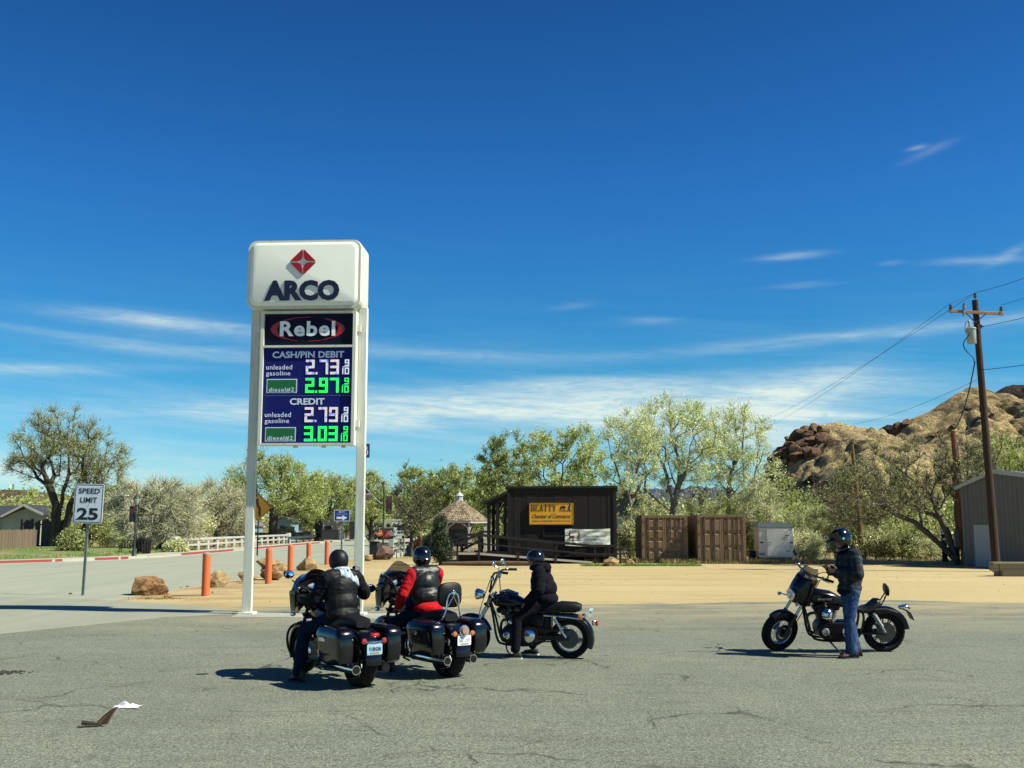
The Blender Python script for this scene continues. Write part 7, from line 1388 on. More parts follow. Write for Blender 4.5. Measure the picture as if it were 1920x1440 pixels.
def head_prims(c, fwd, up):
    c, f, u = V(c), V(fwd).normalized(), V(up); s = u.cross(f).normalized(); u = f.cross(s).normalized(); Rm = Mx((f, s, u)).transposed(); P = lambda a, b_, d: c + f * a + s * b_ + u * d
    return [('e', P(-.012, 0, .03), (.096, .078, .105), Rm), ('e', P(.018, 0, -.045), (.07, .06, .075), Rm), ('e', P(.055, 0, -.085), (.03, .032, .026), Rm), ('c', P(.09, 0, .015), P(.108, 0, -.028), .009, .014, 8), ('e', P(.075, 0, .04), (.02, .055, .014), Rm), ('e', P(.09, 0, -.055), (.012, .026, .007), Rm), ('e', P(.088, 0, -.068), (.012, .022, .007), Rm),
            ('e', P(.07, .035, -.012), (.02, .022, .018), Rm), ('e', P(.07, -.035, -.012), (.02, .022, .018), Rm), ('e', P(-.01, .08, -.01), (.022, .01, .033), Rm), ('e', P(-.01, -.08, -.01), (.022, .01, .033), Rm)], Rm
def eyes(par, c, Rm, T=None):
    for s in (-1, 1):
        b = MB(T); b.ell(V(c) + Rm @ V((.073, .032 * s, .018)), .0115, None, 10, 8); b.m = 1; b.ell(V(c) + Rm @ V((.0795, .032 * s, .018)), .0062, None, 8, 6); b.build('eye', [mat('eye_white', (.6, .58, .55), .3), mat('eye_iris', (.03, .02, .015), .2)], par)
def half_helmet(par, c, Rm, m, k=1.0, lo=-.03, visor=True, T=None):
    """open helmet shell: dome cut above the brow in front and lower at the nape"""
    c = V(c); b = MB(T)
    def fn(u, v):
        a = 2 * math.pi * u; low = lo - .055 * (1 - math.cos(a)) / 2 - .02 * abs(math.sin(a)); t = math.pi / 2 * v
        t0 = math.asin(max(-.95, min(.9, low / .142))); t = t0 + (math.pi / 2 - t0) * v; z = .142 * math.sin(t); rad = max(math.cos(t), 0) ** .88
        return c + Rm @ V((-.012 +   .142 * k * rad * math.cos(a), .122 * k * rad * math.sin(a), z * k + .012))
    b.shell(fn, 32, 12, lambda u, v: (Rm @ V((-.012 * math.cos(2 * math.pi * u), -.012 * math.sin(2 * math.pi * u), -.006)))); h = b.build('helmet', m, par, ang=60)
    if visor:
        b = MB(T); b.shell(lambda u, v: c + Rm @ V((.11 * k * math.cos(-.9 + 1.8 * u) + .035 * v, (.108 * k + .02 * v) * math.sin(-.9 + 1.8 * u), .048 - .012 * v)), 12, 2, (0, 0, -.004)); b.build('peak', m, h)
    b = MB(T)
    for s in (-1, 1): b.tube([c + Rm @ V((.01, .1 * s, -.03)), c + Rm @ V((.03, .075 * s, -.1)), c + Rm @ V((.05, .0, -.135))], .007, 6, 1)
    b.build('chin_strap', RUBBER, h); return h
def glasses(par, c, Rm, T=None):
    b = MB(T)
    for s in (-1, 1): b.ell(V(c) + Rm @ V((.094, .033 * s, .014)), (.01, .029, .019), Rm, 12, 8); b.tube([V(c) + Rm @ V((.09, .062 * s, .02)), V(c) + Rm @ V((.0, .082 * s, .012))], .004, 5)
    b.build('sunglasses', mat('sunglass_black', (.006, .006, .007), .12, coat=1), par)
def shoe(par, heel, toe, m, sole, T=None, high=.12, k=1.0):
    h, t = V(heel), V(toe); d = (t - h); d.z = 0; L_ = d.length; d.normalize(); s = V((0, 0, 1)).cross(d)
    rs = []                                        # upper: sections heel to toe
    for x, w, z0, z1 in ((-.02, .026, .02, .07), (.0, .04, .02, high), (.05, .043, .02, high + .005), (.12, .045, .02, high * .8), (.17, .049, .02, .072), (.23, .051, .02, .06), (.27, .042, .02, .05), (.292, .02, .02, .036)):
        rs.append([h + d * (x / .29 * L_) + s * a + V((0, 0, (z0 + z1) / 2 + c)) for a, c in sup(w * k, (z1 - z0) / 2, 14, 2.5)])
    b = MB(T); b.rings(rs); o = b.build('boot' if high > .15 else 'shoe', m, par, ang=60); b = MB(T); out = [(-.03, .02), (-.02, .038), (.05, .045), (.12, .043), (.2, .054), (.26, .048), (.3, .02)]
    b.prism([(x / .29 * L_, w * k) for x, w in out] + [(x / .29 * L_, -w * k) for x, w in out[::-1]], h, d, s, (0, 0, .024)); b.build('sole', sole, o); return o
DENIM = m_cloth('blue_denim', (.014, .035, .095), (.045, .085, .17), .9, .7, 10); DENIMD = m_cloth('dark_denim', (.008, .014, .035), (.016, .026, .055), .9, .7, 10); BLKC = m_cloth('black_cotton', (.006, .007, .012), (.012, .013, .02), .92, .7, 9)
REDC = m_cloth('red_fleece', (.42, .008, .014), (.55, .014, .02), .85, .6, 9); FLANK = m_cloth('dark_flannel', (.008, .009, .014), (.022, .022, .034), .95, .8, 16); GREYH = m_cloth('grey_hood', (.36, .43, .5), (.5, .57, .62), .95, .8, 12); LEATHV = m_cloth('vest_leather', (.005, .006, .0065), (.009, .010, .0105), .55, .25, 6, (1, 1, 1.6), .2)
GLOVE = mat('glove_leather', (.01, .01, .011), .5, bump=.4, bs=30); HELM = mat('helmet_black', (.005, .006, .008), .16, coat=.4); HELMM = mat('helmet_matt', (.008, .009, .01), .5, spec=.3); SOLEW = mat('white_sole', (.65, .66, .6), .6); SHOEB = mat('shoe_black', (.012, .012, .014), .8); BOOTM = mat('boot_maroon', (.1, .014, .02), .55, c2=(.06, .01, .014), ns=9, bump=.4, bs=22); SOLED = mat('sole_dark', (.015, .013, .012), .8); BOOTK = mat('boot_black', (.012, .012, .012), .5)
def torso(pel, ch, nk, sh, w=1.0, dp=1.0, fwd=(1, 0, 0)):
    """torso volume from pelvis to neck"""
    pel, ch, nk = V(pel), V(ch), V(nk); mid = pel.lerp(ch, .5)
    return [('e', pel, (.135 * dp, .18 * w, .13)), ('e', mid, (.135 * dp, .185 * w, .17)), ('e', ch, (.145 * dp, .195 * w, .19)), ('e', ch.lerp(nk, .55), (.11 * dp, .18 * w, .1)), ('c', V(sh[0]), V(sh[1]), .078, .078), ('c', ch.lerp(nk, .5), nk, .08, .062)]
def person(lbl, T, J, clothes, group='people with the motorcycles', head_f=(1, 0, 0), head_u=(0, 0, 1), glove=(False, False), bulk=1.0, k=1.0):
    """J: pelvis chest neck head shoulder/elbow/wrist(2) hip/knee/ankle(2), handF/handN(2)"""
    hp_, Rm = head_prims(J['head'], head_f, head_u); P = list(hp_); P.append(('c', V(J['head']) + V((-.02, 0, -.06)), J['neck'], .055, .06))
    P += [(q[0], q[1], *([tuple(x * .88 for x in q[2])] if q[0] == 'e' else [q[2], q[3] * .9, q[4] * .9])) for q in torso(J['pelvis'], J['chest'], J['neck'], J['sh'], bulk, bulk)]
    for i in (0, 1):
        P += [('c', J['sh'][i], J['el'][i], .05, .04), ('c', J['el'][i], J['wr'][i], .04, .028), ('c', J['hip'][i], J['kn'][i], .08, .055), ('c', J['kn'][i], J['an'][i], .053, .036), ('c', J['an'][i], V(J['an'][i]) + V((.0, 0, -.04)), .038, .034), ('c', V(J['an'][i]) + V((-.02, 0, -.05)), V(J['an'][i]) + V(J['foot'][i]) * .13 + V((0, 0, -.06)), .034, .024)]
        if not glove[i]: P += hand(J['wr'][i], J['hf'][i], J['hn'][i], J['hs'][i], J.get('curl', (.5, .5))[i], k=1.08)
    o = blob('person', P, .0085, SKIN, None, 2, T=None); o.matrix_world = T; tag(o, lbl, 'person', group); eyes(o, J['head'], Rm)
    for i in (0, 1):
        if glove[i]: blob('glove', hand(J['wr'][i], J['hf'][i], J['hn'][i], J['hs'][i], J.get('curl', (.5, .5))[i], k=1.25) + [('c', V(J['wr'][i]) - V(J['hf'][i]).normalized() * .05, V(J['wr'][i]) + V(J['hf'][i]).normalized() * .02, .042, .036)], .0085, GLOVE, o, 2)
    clothes(o, J, Rm); return o
def limb(a, b_, c_, r0, r1, r2): return [('c', a, b_, r0, r1), ('c', b_, c_, r1, r2)]
def trousers(o, J, m, w=1.0, cuff=.075, hem=.02, fold=.006):
    P = [('e', V(J['pelvis']) + V((0, 0, -.02)), (.145 * w, .19 * w, .13)), ('c', J['hip'][0], J['hip'][1], .115 * w, .115 * w)]
    for i in (0, 1): P += limb(J['hip'][i], J['kn'][i], V(J['an'][i]) + V((0, 0, hem)), .112 * w, .083 * w, cuff)
    return blob('trousers', P, .012, m, o, 3, fold, 10, seed=len(o.children) * 3.0)
def sleeves(o, J, m, name='sleeve', r=(.075, .066, .05), fold=.006):
    for i in (0, 1): blob(name, limb(J['sh'][i], J['el'][i], V(J['wr'][i]) - (V(J['wr'][i]) - V(J['el'][i])).normalized() * .015, *r), .011, m, o, 3, fold, 14, seed=i * 5.0)
def seat_moto(i): return Mx.LocRotScale(V(MOTO[i].location), MOTO[i].rotation_euler.to_quaternion(), MOTO[i].scale)
T1, T2, T3 = seat_moto(1) @ Mx.Scale(.96, 4), seat_moto(2) @ Mx.Scale(.965, 4), seat_moto(3)
# --- rider in black leather with the grey hood, right arm lifted
J = dict(pelvis=(-.32, 0, .86), chest=(-.27, 0, 1.17), neck=(-.22, 0, 1.42), head=(-.16, 0, 1.57), sh=[(-.25, .21, 1.35), (-.25, -.21, 1.35)], el=[(-.14, .31, 1.08), (-.06, -.45, 1.13)], wr=[(.1, .34, 1.04), (.1, -.42, 1.38)], hip=[(-.28, .11, .82), (-.28, -.11, .82)], kn=[(.07, .36, .66), (.07, -.36, .62)], an=[(.0, .46, .12), (.08, -.36, .33)],
         foot=[(1, .25, 0), (1, -.1, 0)], hf=[(.6, .3, -.05), (.3, -.15, .5)], hn=[(0, 0, -1), (.9, .1, -.5)], hs=[-1, 1], curl=(1.1, .9))
def c1(o, J, Rm):
    half_helmet(o, J['head'], Rm, HELMM, 1.06, -.05, False); glasses(o, J['head'], Rm); trousers(o, J, DENIMD, 1.06, .085); sleeves(o, J, FLANK, r=(.1, .092, .062), fold=.009)
    P = torso(J['pelvis'], J['chest'], J['neck'], J['sh'], 1.2, 1.2) + [('e', V(J['pelvis']) + V((-.02, 0, .02)), (.19, .235, .13)), ('e', (-.3, 0, 1.02), (.19, .235, .2)), ('e', (-.27, 0, 1.22), (.175, .235, .2)), ('c', (-.25, .16, 1.37), (-.25, -.16, 1.37), .1, .1)]
    blob('leather_vest', P, .012, LEATHV, o, 4, .007, 8)
    b = MB(); n = 24                               # hood fallen over the right shoulder
    b.shell(lambda u, v: V((-.19 - .15 * math.sin(v * 1.9) - .035 * math.sin(u * 3.1) - .009 * math.sin(u * 20 + v * 3), .055 - .23 * u - .05 * v * u, 1.50 - .03 * u - .24 * v * (.55 + .45 * u) + .006 * math.sin(u * 22))), 30, 12, (-.025, 0, .012)); h = b.build('hood', GREYH, o, ang=70)
    b = MB(); b.torus((-.2, 0, 1.455), (.25, 0, 1), .085, .035, 24, 8); b.build('collar', GREYH, h)
    for i in (0, 1):
        a = V(J['an'][i]); f = V(J['foot'][i]).normalized(); shoe(o, a - f * .08 + V((0, 0, -a.z + .003 if i == 0 else -.08)), a + f * .2 + V((0, 0, -a.z + .003 if i == 0 else -.08)), BOOTK, SOLED, high=.19)
person('person in black leather vest and grey hood, sitting on the nearest motorcycle', T1, J, c1, glove=(True, True), bulk=1.15)
# --- rider in red sleeves and leather vest
J = dict(pelvis=(-.3, 0, .86), chest=(-.24, 0, 1.18), neck=(-.18, 0, 1.43), head=(-.12, 0, 1.585), sh=[(-.22, .21, 1.36), (-.22, -.21, 1.36)], el=[(-.2, .35, 1.08), (.02, -.34, 1.2)], wr=[(-.0, .3, .9), (.1, -.42, 1.27)], hip=[(-.28, .11, .82), (-.28, -.11, .82)], kn=[(.1, .3, .68), (.1, -.34, .62)], an=[(.1, .38, .14), (.08, -.36, .33)],
         foot=[(1, .2, 0), (1, -.1, 0)], hf=[(.9, -.1, -.4), (.5, -.3, 0)], hn=[(0, -.3, -1), (0, 0, -1)], hs=[-1, 1], curl=(.4, 1.1))
def c2(o, J, Rm):
    h = half_helmet(o, J['head'], Rm, HELM, 1.06, -.045, False); glasses(o, J['head'], Rm)
    b = MB(); c = V(J['head']); b.tube([c + Rm @ V((-.012 - .143 * math.cos(a), .123 * math.sin(a), -.02 + .004 * math.cos(a))) for a in [R(-75 + 150 * k / 20) for k in range(21)]], .009, 6); b.build('goggle_strap', CHROME, h)
    b = MB(); b.tube([c + Rm @ V((-.1, .02, -.09)), c + Rm @ V((-.13, .03, -.16)), c + Rm @ V((-.17, .045, -.24))], .011, 6, 1); b.build('strap_tail', GREYH, h)
    blob('collar', [('c', V(J['neck']) + V((-.02, 0, -.02)), V(J['head']) + V((-.03, 0, -.08)), .09, .085)], .011, BLKC, o, 3, .004)
    trousers(o, J, DENIMD, 1.0, .08); sleeves(o, J, REDC, r=(.088, .078, .055), fold=.008)
    blob('red_shirt', [('e', V(J['pelvis']) + V((-.02, 0, .03)), (.17, .222, .115))], .012, REDC, o, 3, .006)
    P = torso((-.28, 0, 1.0), J['chest'], J['neck'], J['sh'], 1.1, 1.1) + [('e', (-.275, 0, 1.06), (.19, .228, .15)), ('e', (-.24, 0, 1.22), (.17, .215, .2)), ('c', (-.22, .16, 1.385), (-.22, -.16, 1.385), .09, .09)]
    blob('leather_vest', P, .012, m_cloth('vest_leather_worn', (.011, .0135, .014), (.02, .024, .025), .42, .4, 5, (1, 1, 1.4), .4), o, 4, .009, 7, seed=4.0)
    for i in (0, 1):
        a = V(J['an'][i]); f = V(J['foot'][i]).normalized(); shoe(o, a - f * .08 + V((0, 0, -a.z + .003 if i == 0 else -.08)), a + f * .2 + V((0, 0, -a.z + .003 if i == 0 else -.08)), BOOTK, SOLED, high=.19)
person('person in red sleeves and black leather vest on the motorcycle with the sissy bar', T2, J, c2, glove=(False, True), bulk=1.08)
# --- rider in black hoodie astride the cruiser
J = dict(pelvis=(-.42, 0, .9), chest=(-.37, 0, 1.2), neck=(-.32, 0, 1.42), head=(-.25, 0, 1.55), sh=[(-.37, .2, 1.36), (-.37, -.2, 1.36)], el=[(-.38, .28, 1.08), (-.3, -.28, 1.08)], wr=[(-.17, .23, .9), (-.12, -.2, .92)], hip=[(-.36, .11, .86), (-.36, -.11, .86)], kn=[(-.02, .27, .62), (-.06, -.27, .58)], an=[(.0, .3, .11), (-.14, -.3, .12)],
         foot=[(1, .1, 0), (1, -.1, 0)], hf=[(.75, -.1, -.65), (.75, .1, -.5)], hn=[(-.4, -.5, -.6), (0, .4, -.8)], hs=[-1, 1], curl=(.45, .6))
def c3(o, J, Rm):
    half_helmet(o, J['head'], Rm, HELM, 1.05, .012, True); glasses(o, J['head'], Rm); trousers(o, J, BLKC, 1.0, .075, .05)
    P = torso(J['pelvis'], J['chest'], J['neck'], J['sh'], 1.12, 1.3) + [('e', V(J['pelvis']) + V((0, 0, .03)), (.215, .23, .13)), ('e', (-.4, 0, 1.1), (.215, .22, .18))] + limb(J['sh'][0], J['el'][0], J['wr'][0], .098, .09, .056) + limb(J['sh'][1], J['el'][1], J['wr'][1], .098, .09, .056)
    blob('hoodie', P, .012, BLKC, o, 3, .008, 9); blob('hood', [('e', (-.42, 0, 1.42), (.1, .14, .085)), ('c', (-.36, .1, 1.45), (-.22, .06, 1.42), .06, .045), ('c', (-.36, -.1, 1.45), (-.22, -.06, 1.42), .06, .045)], .011, BLKC, o, 3, .006, 14)
    for i in (0, 1):
        a = V(J['an'][i]); f = V(J['foot'][i]).normalized(); shoe(o, a - f * .08 + V((0, 0, -a.z + .003)), a + f * .2 + V((0, 0, -a.z + .003)), SHOEB, SOLEW, high=.1)
person('person in a black hoodie and shiny half helmet astride the cruiser with raised bars', T3, J, c3, head_f=(1, .12, -.12))
# --- man standing in a plaid jacket looking at a phone
pm = gnd(1596, 1233); T4 = Mx.Translation(pm) @ Mx.Rotation(R(180 + 8), 4, 'Z') @ Mx.Scale(1.03, 4)
J = dict(pelvis=(-.02, 0, 1.0), chest=(-.05, 0, 1.32), neck=(.01, 0, 1.55), head=(.09, 0, 1.7), sh=[(-.03, .2, 1.49), (-.03, -.2, 1.49)], el=[(-.02, .29, 1.2), (.02, -.27, 1.2)], wr=[(.2, .13, 1.25), (.22, -.08, 1.26)], hip=[(-.02, .1, .95), (-.03, -.1, .95)], kn=[(.06, .11, .52), (-.05, -.11, .52)], an=[(.04, .11, .12), (-.12, -.12, .12)],
         foot=[(1, .15, 0), (1, -.25, 0)], hf=[(.9, -.25, .1), (.9, .2, .12)], hn=[(.1, -.7, .6), (.1, .6, .6)], hs=[-1, 1], curl=(.5, .75))
def c4(o, J, Rm):
    c = V(J['head']); b = MB()                     # full helmet with opened face and peak
    def fn(u, v):
        a = -2.25 + 4.5 * u + math.pi; t = -.95 + (math.pi / 2 + .95) * v; r = max(math.cos(t), 0) ** .75; return c + Rm @ V((-.015 + .158 * r * math.cos(a), .132 * r * math.sin(a), .02 + (.15 if t > 0 else .17) * math.sin(t)))
    b.shell(fn, 32, 18, lambda u, v: Rm @ V((-.018 * math.cos(-2.25 + 4.5 * u + math.pi), -.018 * math.sin(-2.25 + 4.5 * u + math.pi), 0))); h = b.build('helmet', HELM, o, ang=60)
    b = MB(); b.shell(lambda u, v: c + Rm @ V((.02 + (.125 + .01 * v) * math.cos(-1.25 + 2.5 * u) + .02 * v, (.14) * math.sin(-1.25 + 2.5 * u), .055 + .1 * v ** 1.3 - .03 * (1 - v))), 20, 6, Rm @ V((-.012, 0, -.006))); b.build('visor', HELM, h, ang=60)
    b = MB(); b.shell(lambda u, v: c + Rm @ V((.1 * math.cos(-1.1 + 2.2 * u) + .035 + .1 * v, (.125 - .02 * v) * math.sin(-1.1 + 2.2 * u), .075 - .01 * v - .02 * abs(2 * u - 1))), 16, 4, Rm @ V((0, 0, .012))); b.build('peak', HELM, h, ang=60)
    b = MB()
    for k in range(1): b.tube([c + Rm @ V((.07 * math.cos(a) + .01, .118 * math.sin(a), -.125)) for a in [R(-150 + 300 * q / 14) for q in range(15)]], .024, 8)
    b.build('chin_bar', HELM, h, ang=60); b = MB()
    for s in (-1, 1): b.cyl(c + Rm @ V((.02, .131 * s, .03)), c + Rm @ V((.02, .142 * s, .03)), .016, n=12)
    b.build('hinge_cap', CHROME, h)
    trousers(o, J, DENIM, .93, .082, -.01, .007)
    P = torso((-.03, 0, 1.06), J['chest'], J['neck'], J['sh'], 1.06, 1.12) + [('e', (-.02, 0, 1.0), (.175, .205, .11)), ('e', (-.03, 0, 1.18), (.18, .205, .2))] + limb(J['sh'][0], J['el'][0], J['wr'][0], .092, .082, .056) + limb(J['sh'][1], J['el'][1], J['wr'][1], .092, .082, .056)
    jk = blob('plaid_jacket', P, .012, m_plaid(), o, 3, .007, 9); blob('black_shirt', [('e', (-.0, 0, .96), (.162, .196, .085))], .012, BLKC, o, 2, .004)
    blob('collar', [('c', (.0, .07, 1.56), (.08, .05, 1.5), .035, .03), ('c', (.0, -.07, 1.56), (.08, -.05, 1.5), .035, .03), ('c', (-.06, .06, 1.57), (-.06, -.06, 1.57), .04, .04)], .01, BLKC, jk, 2)
    for i in (0, 1):
        a = V(J['an'][i]); f = V(J['foot'][i]).normalized(); shoe(o, a - f * .08 + V((0, 0, -a.z + .003)), a + f * .21 + V((0, 0, -a.z + .003)), BOOTM, SOLED, high=.17, k=1.05)
pman = person('person standing in a dark plaid jacket, jeans and maroon boots, looking at a phone', T4, J, c4, head_f=(.93, .08, -.38), head_u=(.38, 0, .93))
ph = thing('phone', 'dark phone held in both hands by the standing person', 'phone', tuple(T4 @ V((.345, .025, 1.285))), R(188)); b = MB(); b.box((0, 0, 0), (.15, .078, .009), Mx.Rotation(R(-35), 3, 'Y'), .004); b.build('case', PLAST, ph); b = MB(); b.box(Mx.Rotation(R(-35), 3, 'Y') @ V((0, 0, .0056)), (.138, .068, .001), Mx.Rotation(R(-35), 3, 'Y')); b.build('screen', mat('phone_screen', (.02, .02, .025), .08, coat=1), ph)
# --- burro statue by the parapet
pb3 = gnd(783, 1043); BUR = mat('burro_brown', (.2, .055, .025), .6, c2=(.1, .03, .016), ns=3, lo=.4, hi=.6)
T5 = Mx.Translation(pb3) @ Mx.Rotation(R(-70), 4, 'Z')
P = [('e', (0, 0, .88), (.42, .2, .22)), ('e', (.3, 0, .92), (.2, .19, .24)), ('e', (-.32, 0, .92), (.2, .2, .22)), ('c', (.38, 0, .98), (.62, 0, 1.24), .14, .095), ('c', (.6, 0, 1.3), (.86, 0, 1.1), .1, .06), ('e', (.88, 0, 1.08), (.07, .055, .055)), ('c', (.58, .06, 1.36), (.54, .1, 1.6), .035, .012), ('c', (.58, -.06, 1.36), (.54, -.1, 1.6), .035, .012), ('c', (-.5, 0, .95), (-.6, 0, .5), .035, .025)]
for x, y in ((.32, .12), (.32, -.12)): P += [('c', (x, y, .85), (x + .02, y, .45), .085, .05), ('c', (x + .02, y, .45), (x, y, .08), .045, .035), ('c', (x, y, .08), (x + .03, y, .04), .045, .04)]
for x, y in ((-.34, .12), (-.34, -.12)): P += [('c', (x, y, .88), (x + .08, y, .55), .12, .06), ('c', (x + .08, y, .55), (x - .06, y, .38), .055, .045), ('c', (x - .06, y, .38), (x - .03, y, .08), .042, .035), ('c', (x - .03, y, .08), (x, y, .04), .045, .04)]
bu = blob('burro', P, .02, BUR, None, 2, loc=None); bu.matrix_world = T5; tag(bu, 'brown burro statue with pale legs standing by the bare sapling', 'burro')
b = MB()
for x, y in ((.335, .12), (.335, -.12), (-.36, .12), (-.36, -.12)): b.cyl((x, y, .0), (x + .01, y, .3), .052, .05, 10)
b.build('stocking', mat('burro_white', (.6, .56, .5), .6), bu)
# cables and tape on the right pole of the price sign are left to the sign; scrap wire on the pad
p = gnd(690, 1149); b = MB(); b.tube([(-.3, 0, .02), (-.12, .05, .025), (.02, -.02, .03), (.1, .04, .1), (.2, .1, .06), (.33, .12, .02)], .008, 6, 2); tag(b.build('bent_wire', mat('rusty_wire', (.12, .08, .05), .8), loc=V((p.x, p.y, .012))), 'bent rusty wire lying on the concrete pad of the price sign', 'wire')
for n_, a_ in (('smoked_screen', .55), ('amber_screen', .62), ('dark_screen', .9)):
    if n_ in MAT: MAT[n_].node_tree.nodes['Principled BSDF'].inputs['Alpha'].default_value = a_
# ================================================================ PLANTING
def bp(px, Y): q = at(px, 1000, Y); return (q.x, Y, 0.0)
def mz(px0, px1, Y): return (px1 - px0) * Y / FPX / 2
def hz(py, Y): return at(960, py, Y).z
# big tree by the fence
tree('deciduous_tree', 'tall dark trunked tree with a thin olive crown beside the plank fence', 'tree', (*bp(108, 89)[:2], .3), hz(774, 89), mz(14, 228, 89), 3, LEAF_O, BARK, TWIG, na=340, nl=13500, ls=.08, tr=.31, cb=.3, sig=.045, nt=4200, tl=1.0, tw=.014,
     trunks=[[(0, 0, 0), (.1, 0, 3.0), (.6, 0, 6.0), (.5, 0, 8.6)], [(.35, 0, .1), (.9, 0, 3.4), (2.0, .2, 6.6)], [(-.35, .2, 0), (-.3, .1, 3.4), (-1.6, 0, 6.6)], [(.7, -.2, .3), (2.0, -.3, 1.2), (3.0, -.4, 2.4)]], lobes=[((-.6, 0, 8.6), (3.6, 3.2, 3.0)), ((1.8, .5, 7.0), (3.6, 3.0, 2.8)), ((3.6, .5, 4.8), (2.2, 2.2, 2.2)), ((-2.6, 0, 7.0), (2.0, 2, 1.3))])
tree('blossoming_tree', 'pale straw coloured spreading tree behind the far pavement lamp', 'tree', (*bp(297, 82)[:2], .2), hz(872, 82), mz(195, 365, 82), 8, LEAF_S, BARK, TWIGP, na=210, nl=7500, ls=.07, tr=.2, cb=.12, sig=.05, nt=9000, tl=1.2, tw=.017, droop=.12,
     trunks=[[(0, 0, 0), (.8, 0, 1.2), (1.6, 0, 2.4)], [(-1.6, .3, 0), (-1.8, .3, 1.3), (-1.4, .2, 2.4)]], lobes=[((-.6, 0, 3.2), (3.2, 2.6, 2.1)), ((1.2, 0, 3.2), (2.2, 2.2, 2.1)), ((0, 0, 1.8), (3.6, 2.4, 1.4))])
tree('blossoming_tree', 'pale straw coloured tree between the spreading tree and the price sign pole', 'tree', (*bp(405, 108)[:2], 0), hz(905, 108), mz(325, 470, 108), 14, LEAF_S, BARK, TWIGP, na=170, nl=7500, ls=.09, tr=.22, cb=.15, sig=.06, nt=6500, tl=1.3, tw=.02, droop=.1)
tree('willow_tree', 'big round yellow green willow behind the price sign', 'tree', bp(512, 132), hz(838, 132), mz(400, 592, 132), 21, LEAF_Y, BARK, TWIG, na=260, nl=16000, ls=.13, tr=.55, cb=.22, sig=.045, nt=3000, tl=1.4, tw=.022, droop=.12, lobes=[((-1, 0, 8.0), (4.6, 4, 3.7)), ((2.6, 0, 6.4), (4.0, 4, 3.2)), ((-4.2, 0, 6.2), (2.8, 3, 2.6)), ((4.4, 0, 5.0), (1.6, 2.5, 1.8))])
tree('willow_tree', 'dark limbed willow with a forked trunk between the willow and the price sign leg', 'tree', bp(598, 140), hz(862, 140), mz(560, 672, 140), 27, LEAF_Y, BARK, TWIG, na=190, nl=10000, ls=.13, tr=.55, cb=.25, sig=.05, nt=2200, tl=1.4, tw=.022, droop=.1, lobes=[((0, 0, 6.0), (3.6, 3, 3.2)), ((3.0, 0, 6.2), (2.8, 2.6, 2.4)), ((-1.8, 0, 5.0), (2.4, 2.4, 2))])
tree('willow_tree', 'pale yellow green tree behind the striped flag', 'tree', bp(696, 152), hz(884, 152), mz(650, 735, 152), 33, LEAF_Y, BARK, TWIG, na=150, nl=8500, ls=.13, tr=.4, cb=.22, sig=.06, nt=2200, tl=1.2, tw=.02)
tree('street_sapling', 'bare forked sapling by the parapet with a few new leaves', 'tree', bp(772, 71), hz(905, 71), mz(722, 808, 71), 39, LEAF_O, BARK, TWIGD, na=70, nl=500, ls=.07, tr=.13, cb=.3, sig=.04, nt=900, tl=.9, tw=.012, group=None)
tree('poplar_tree', 'slim green poplar just beyond the bare sapling', 'tree', bp(772, 112), hz(872, 112), mz(745, 805, 112), 45, LEAF_G, BARKG, TWIG, na=110, nl=6000, ls=.12, tr=.2, cb=.25, sig=.05, nt=1100, tl=.9)
tree('poplar_tree', 'bushy green tree directly behind the gazebo cupola', 'tree', bp(845, 104), hz(864, 104), mz(795, 900, 104), 51, LEAF_G, BARKG, TWIG, na=190, nl=11000, ls=.12, tr=.26, cb=.12, sig=.05, nt=1600, tl=.9)
tree('poplar_tree', 'yellow green shrubby tree between the gazebo and the cabin', 'tree', bp(905, 96), hz(900, 96), mz(870, 945, 96), 57, LEAF_Y, BARKG, TWIG, na=130, nl=8000, ls=.11, tr=.2, cb=.1, sig=.06, nt=900, tl=.8)
tree('poplar_tree', 'grey green leafy tree behind the near corner of the cabin roof', 'tree', bp(945, 86), hz(808, 86), mz(893, 1000, 86), 63, LEAF_G, BARKP, TWIG, na=220, nl=12000, ls=.1, tr=.26, cb=.12, sig=.045, nt=1600, tl=.8)
tree('poplar_tree', 'dense yellow green tree rising over the middle of the cabin roof', 'tree', bp(1060, 80), hz(790, 80), mz(990, 1130, 80), 69, LEAF_Y, BARKP, TWIGP, na=260, nl=15000, ls=.095, tr=.28, cb=.12, sig=.045, nt=1700, tl=.8, lobes=[((-1.3, 0, 6.6), (1.7, 1.8, 2.7)), ((1.0, 0, 6.6), (1.9, 1.9, 3.0)), ((0, 0, 3.6), (2.9, 2.2, 2.4))])
tree('cottonwood_tree', 'thin pale barked cottonwood beside the far corner of the cabin', 'tree', bp(1182, 73), hz(768, 73), mz(1125, 1240, 73), 75, LEAF_C, BARKP, TWIGP, na=170, nl=3800, ls=.085, tr=.17, cb=.36, sig=.035, nt=1500, tl=.8, tw=.012)
tree('cottonwood_tree', 'tallest cottonwood with a forked pale trunk behind the brown containers', 'tree', bp(1282, 76), hz(748, 76), mz(1170, 1350, 76), 81, LEAF_C, BARKP, TWIGP, na=330, nl=8200, ls=.09, tr=.3, cb=.3, sig=.03, nt=2400, tl=.9, tw=.012,
     trunks=[[(0, 0, 0), (-.1, 0, 2.2), (-1.0, 0, 4.4), (-2.0, 0, 6.2)], [(.1, .2, 0), (.3, .2, 3.2), (.8, .2, 6.2)], [(-.3, 0, 2.4), (-2.0, .2, 4.0), (-3.4, .2, 5.2)]], lobes=[((-1.0, 0, 8.6), (3.0, 2.4, 2.6)), ((1.0, 0, 8.2), (2.2, 2.4, 2.6)), ((-2.9, 0, 7.4), (1.8, 2, 2.2)), ((.2, 0, 5.8), (2.4, 2, 1.4))])
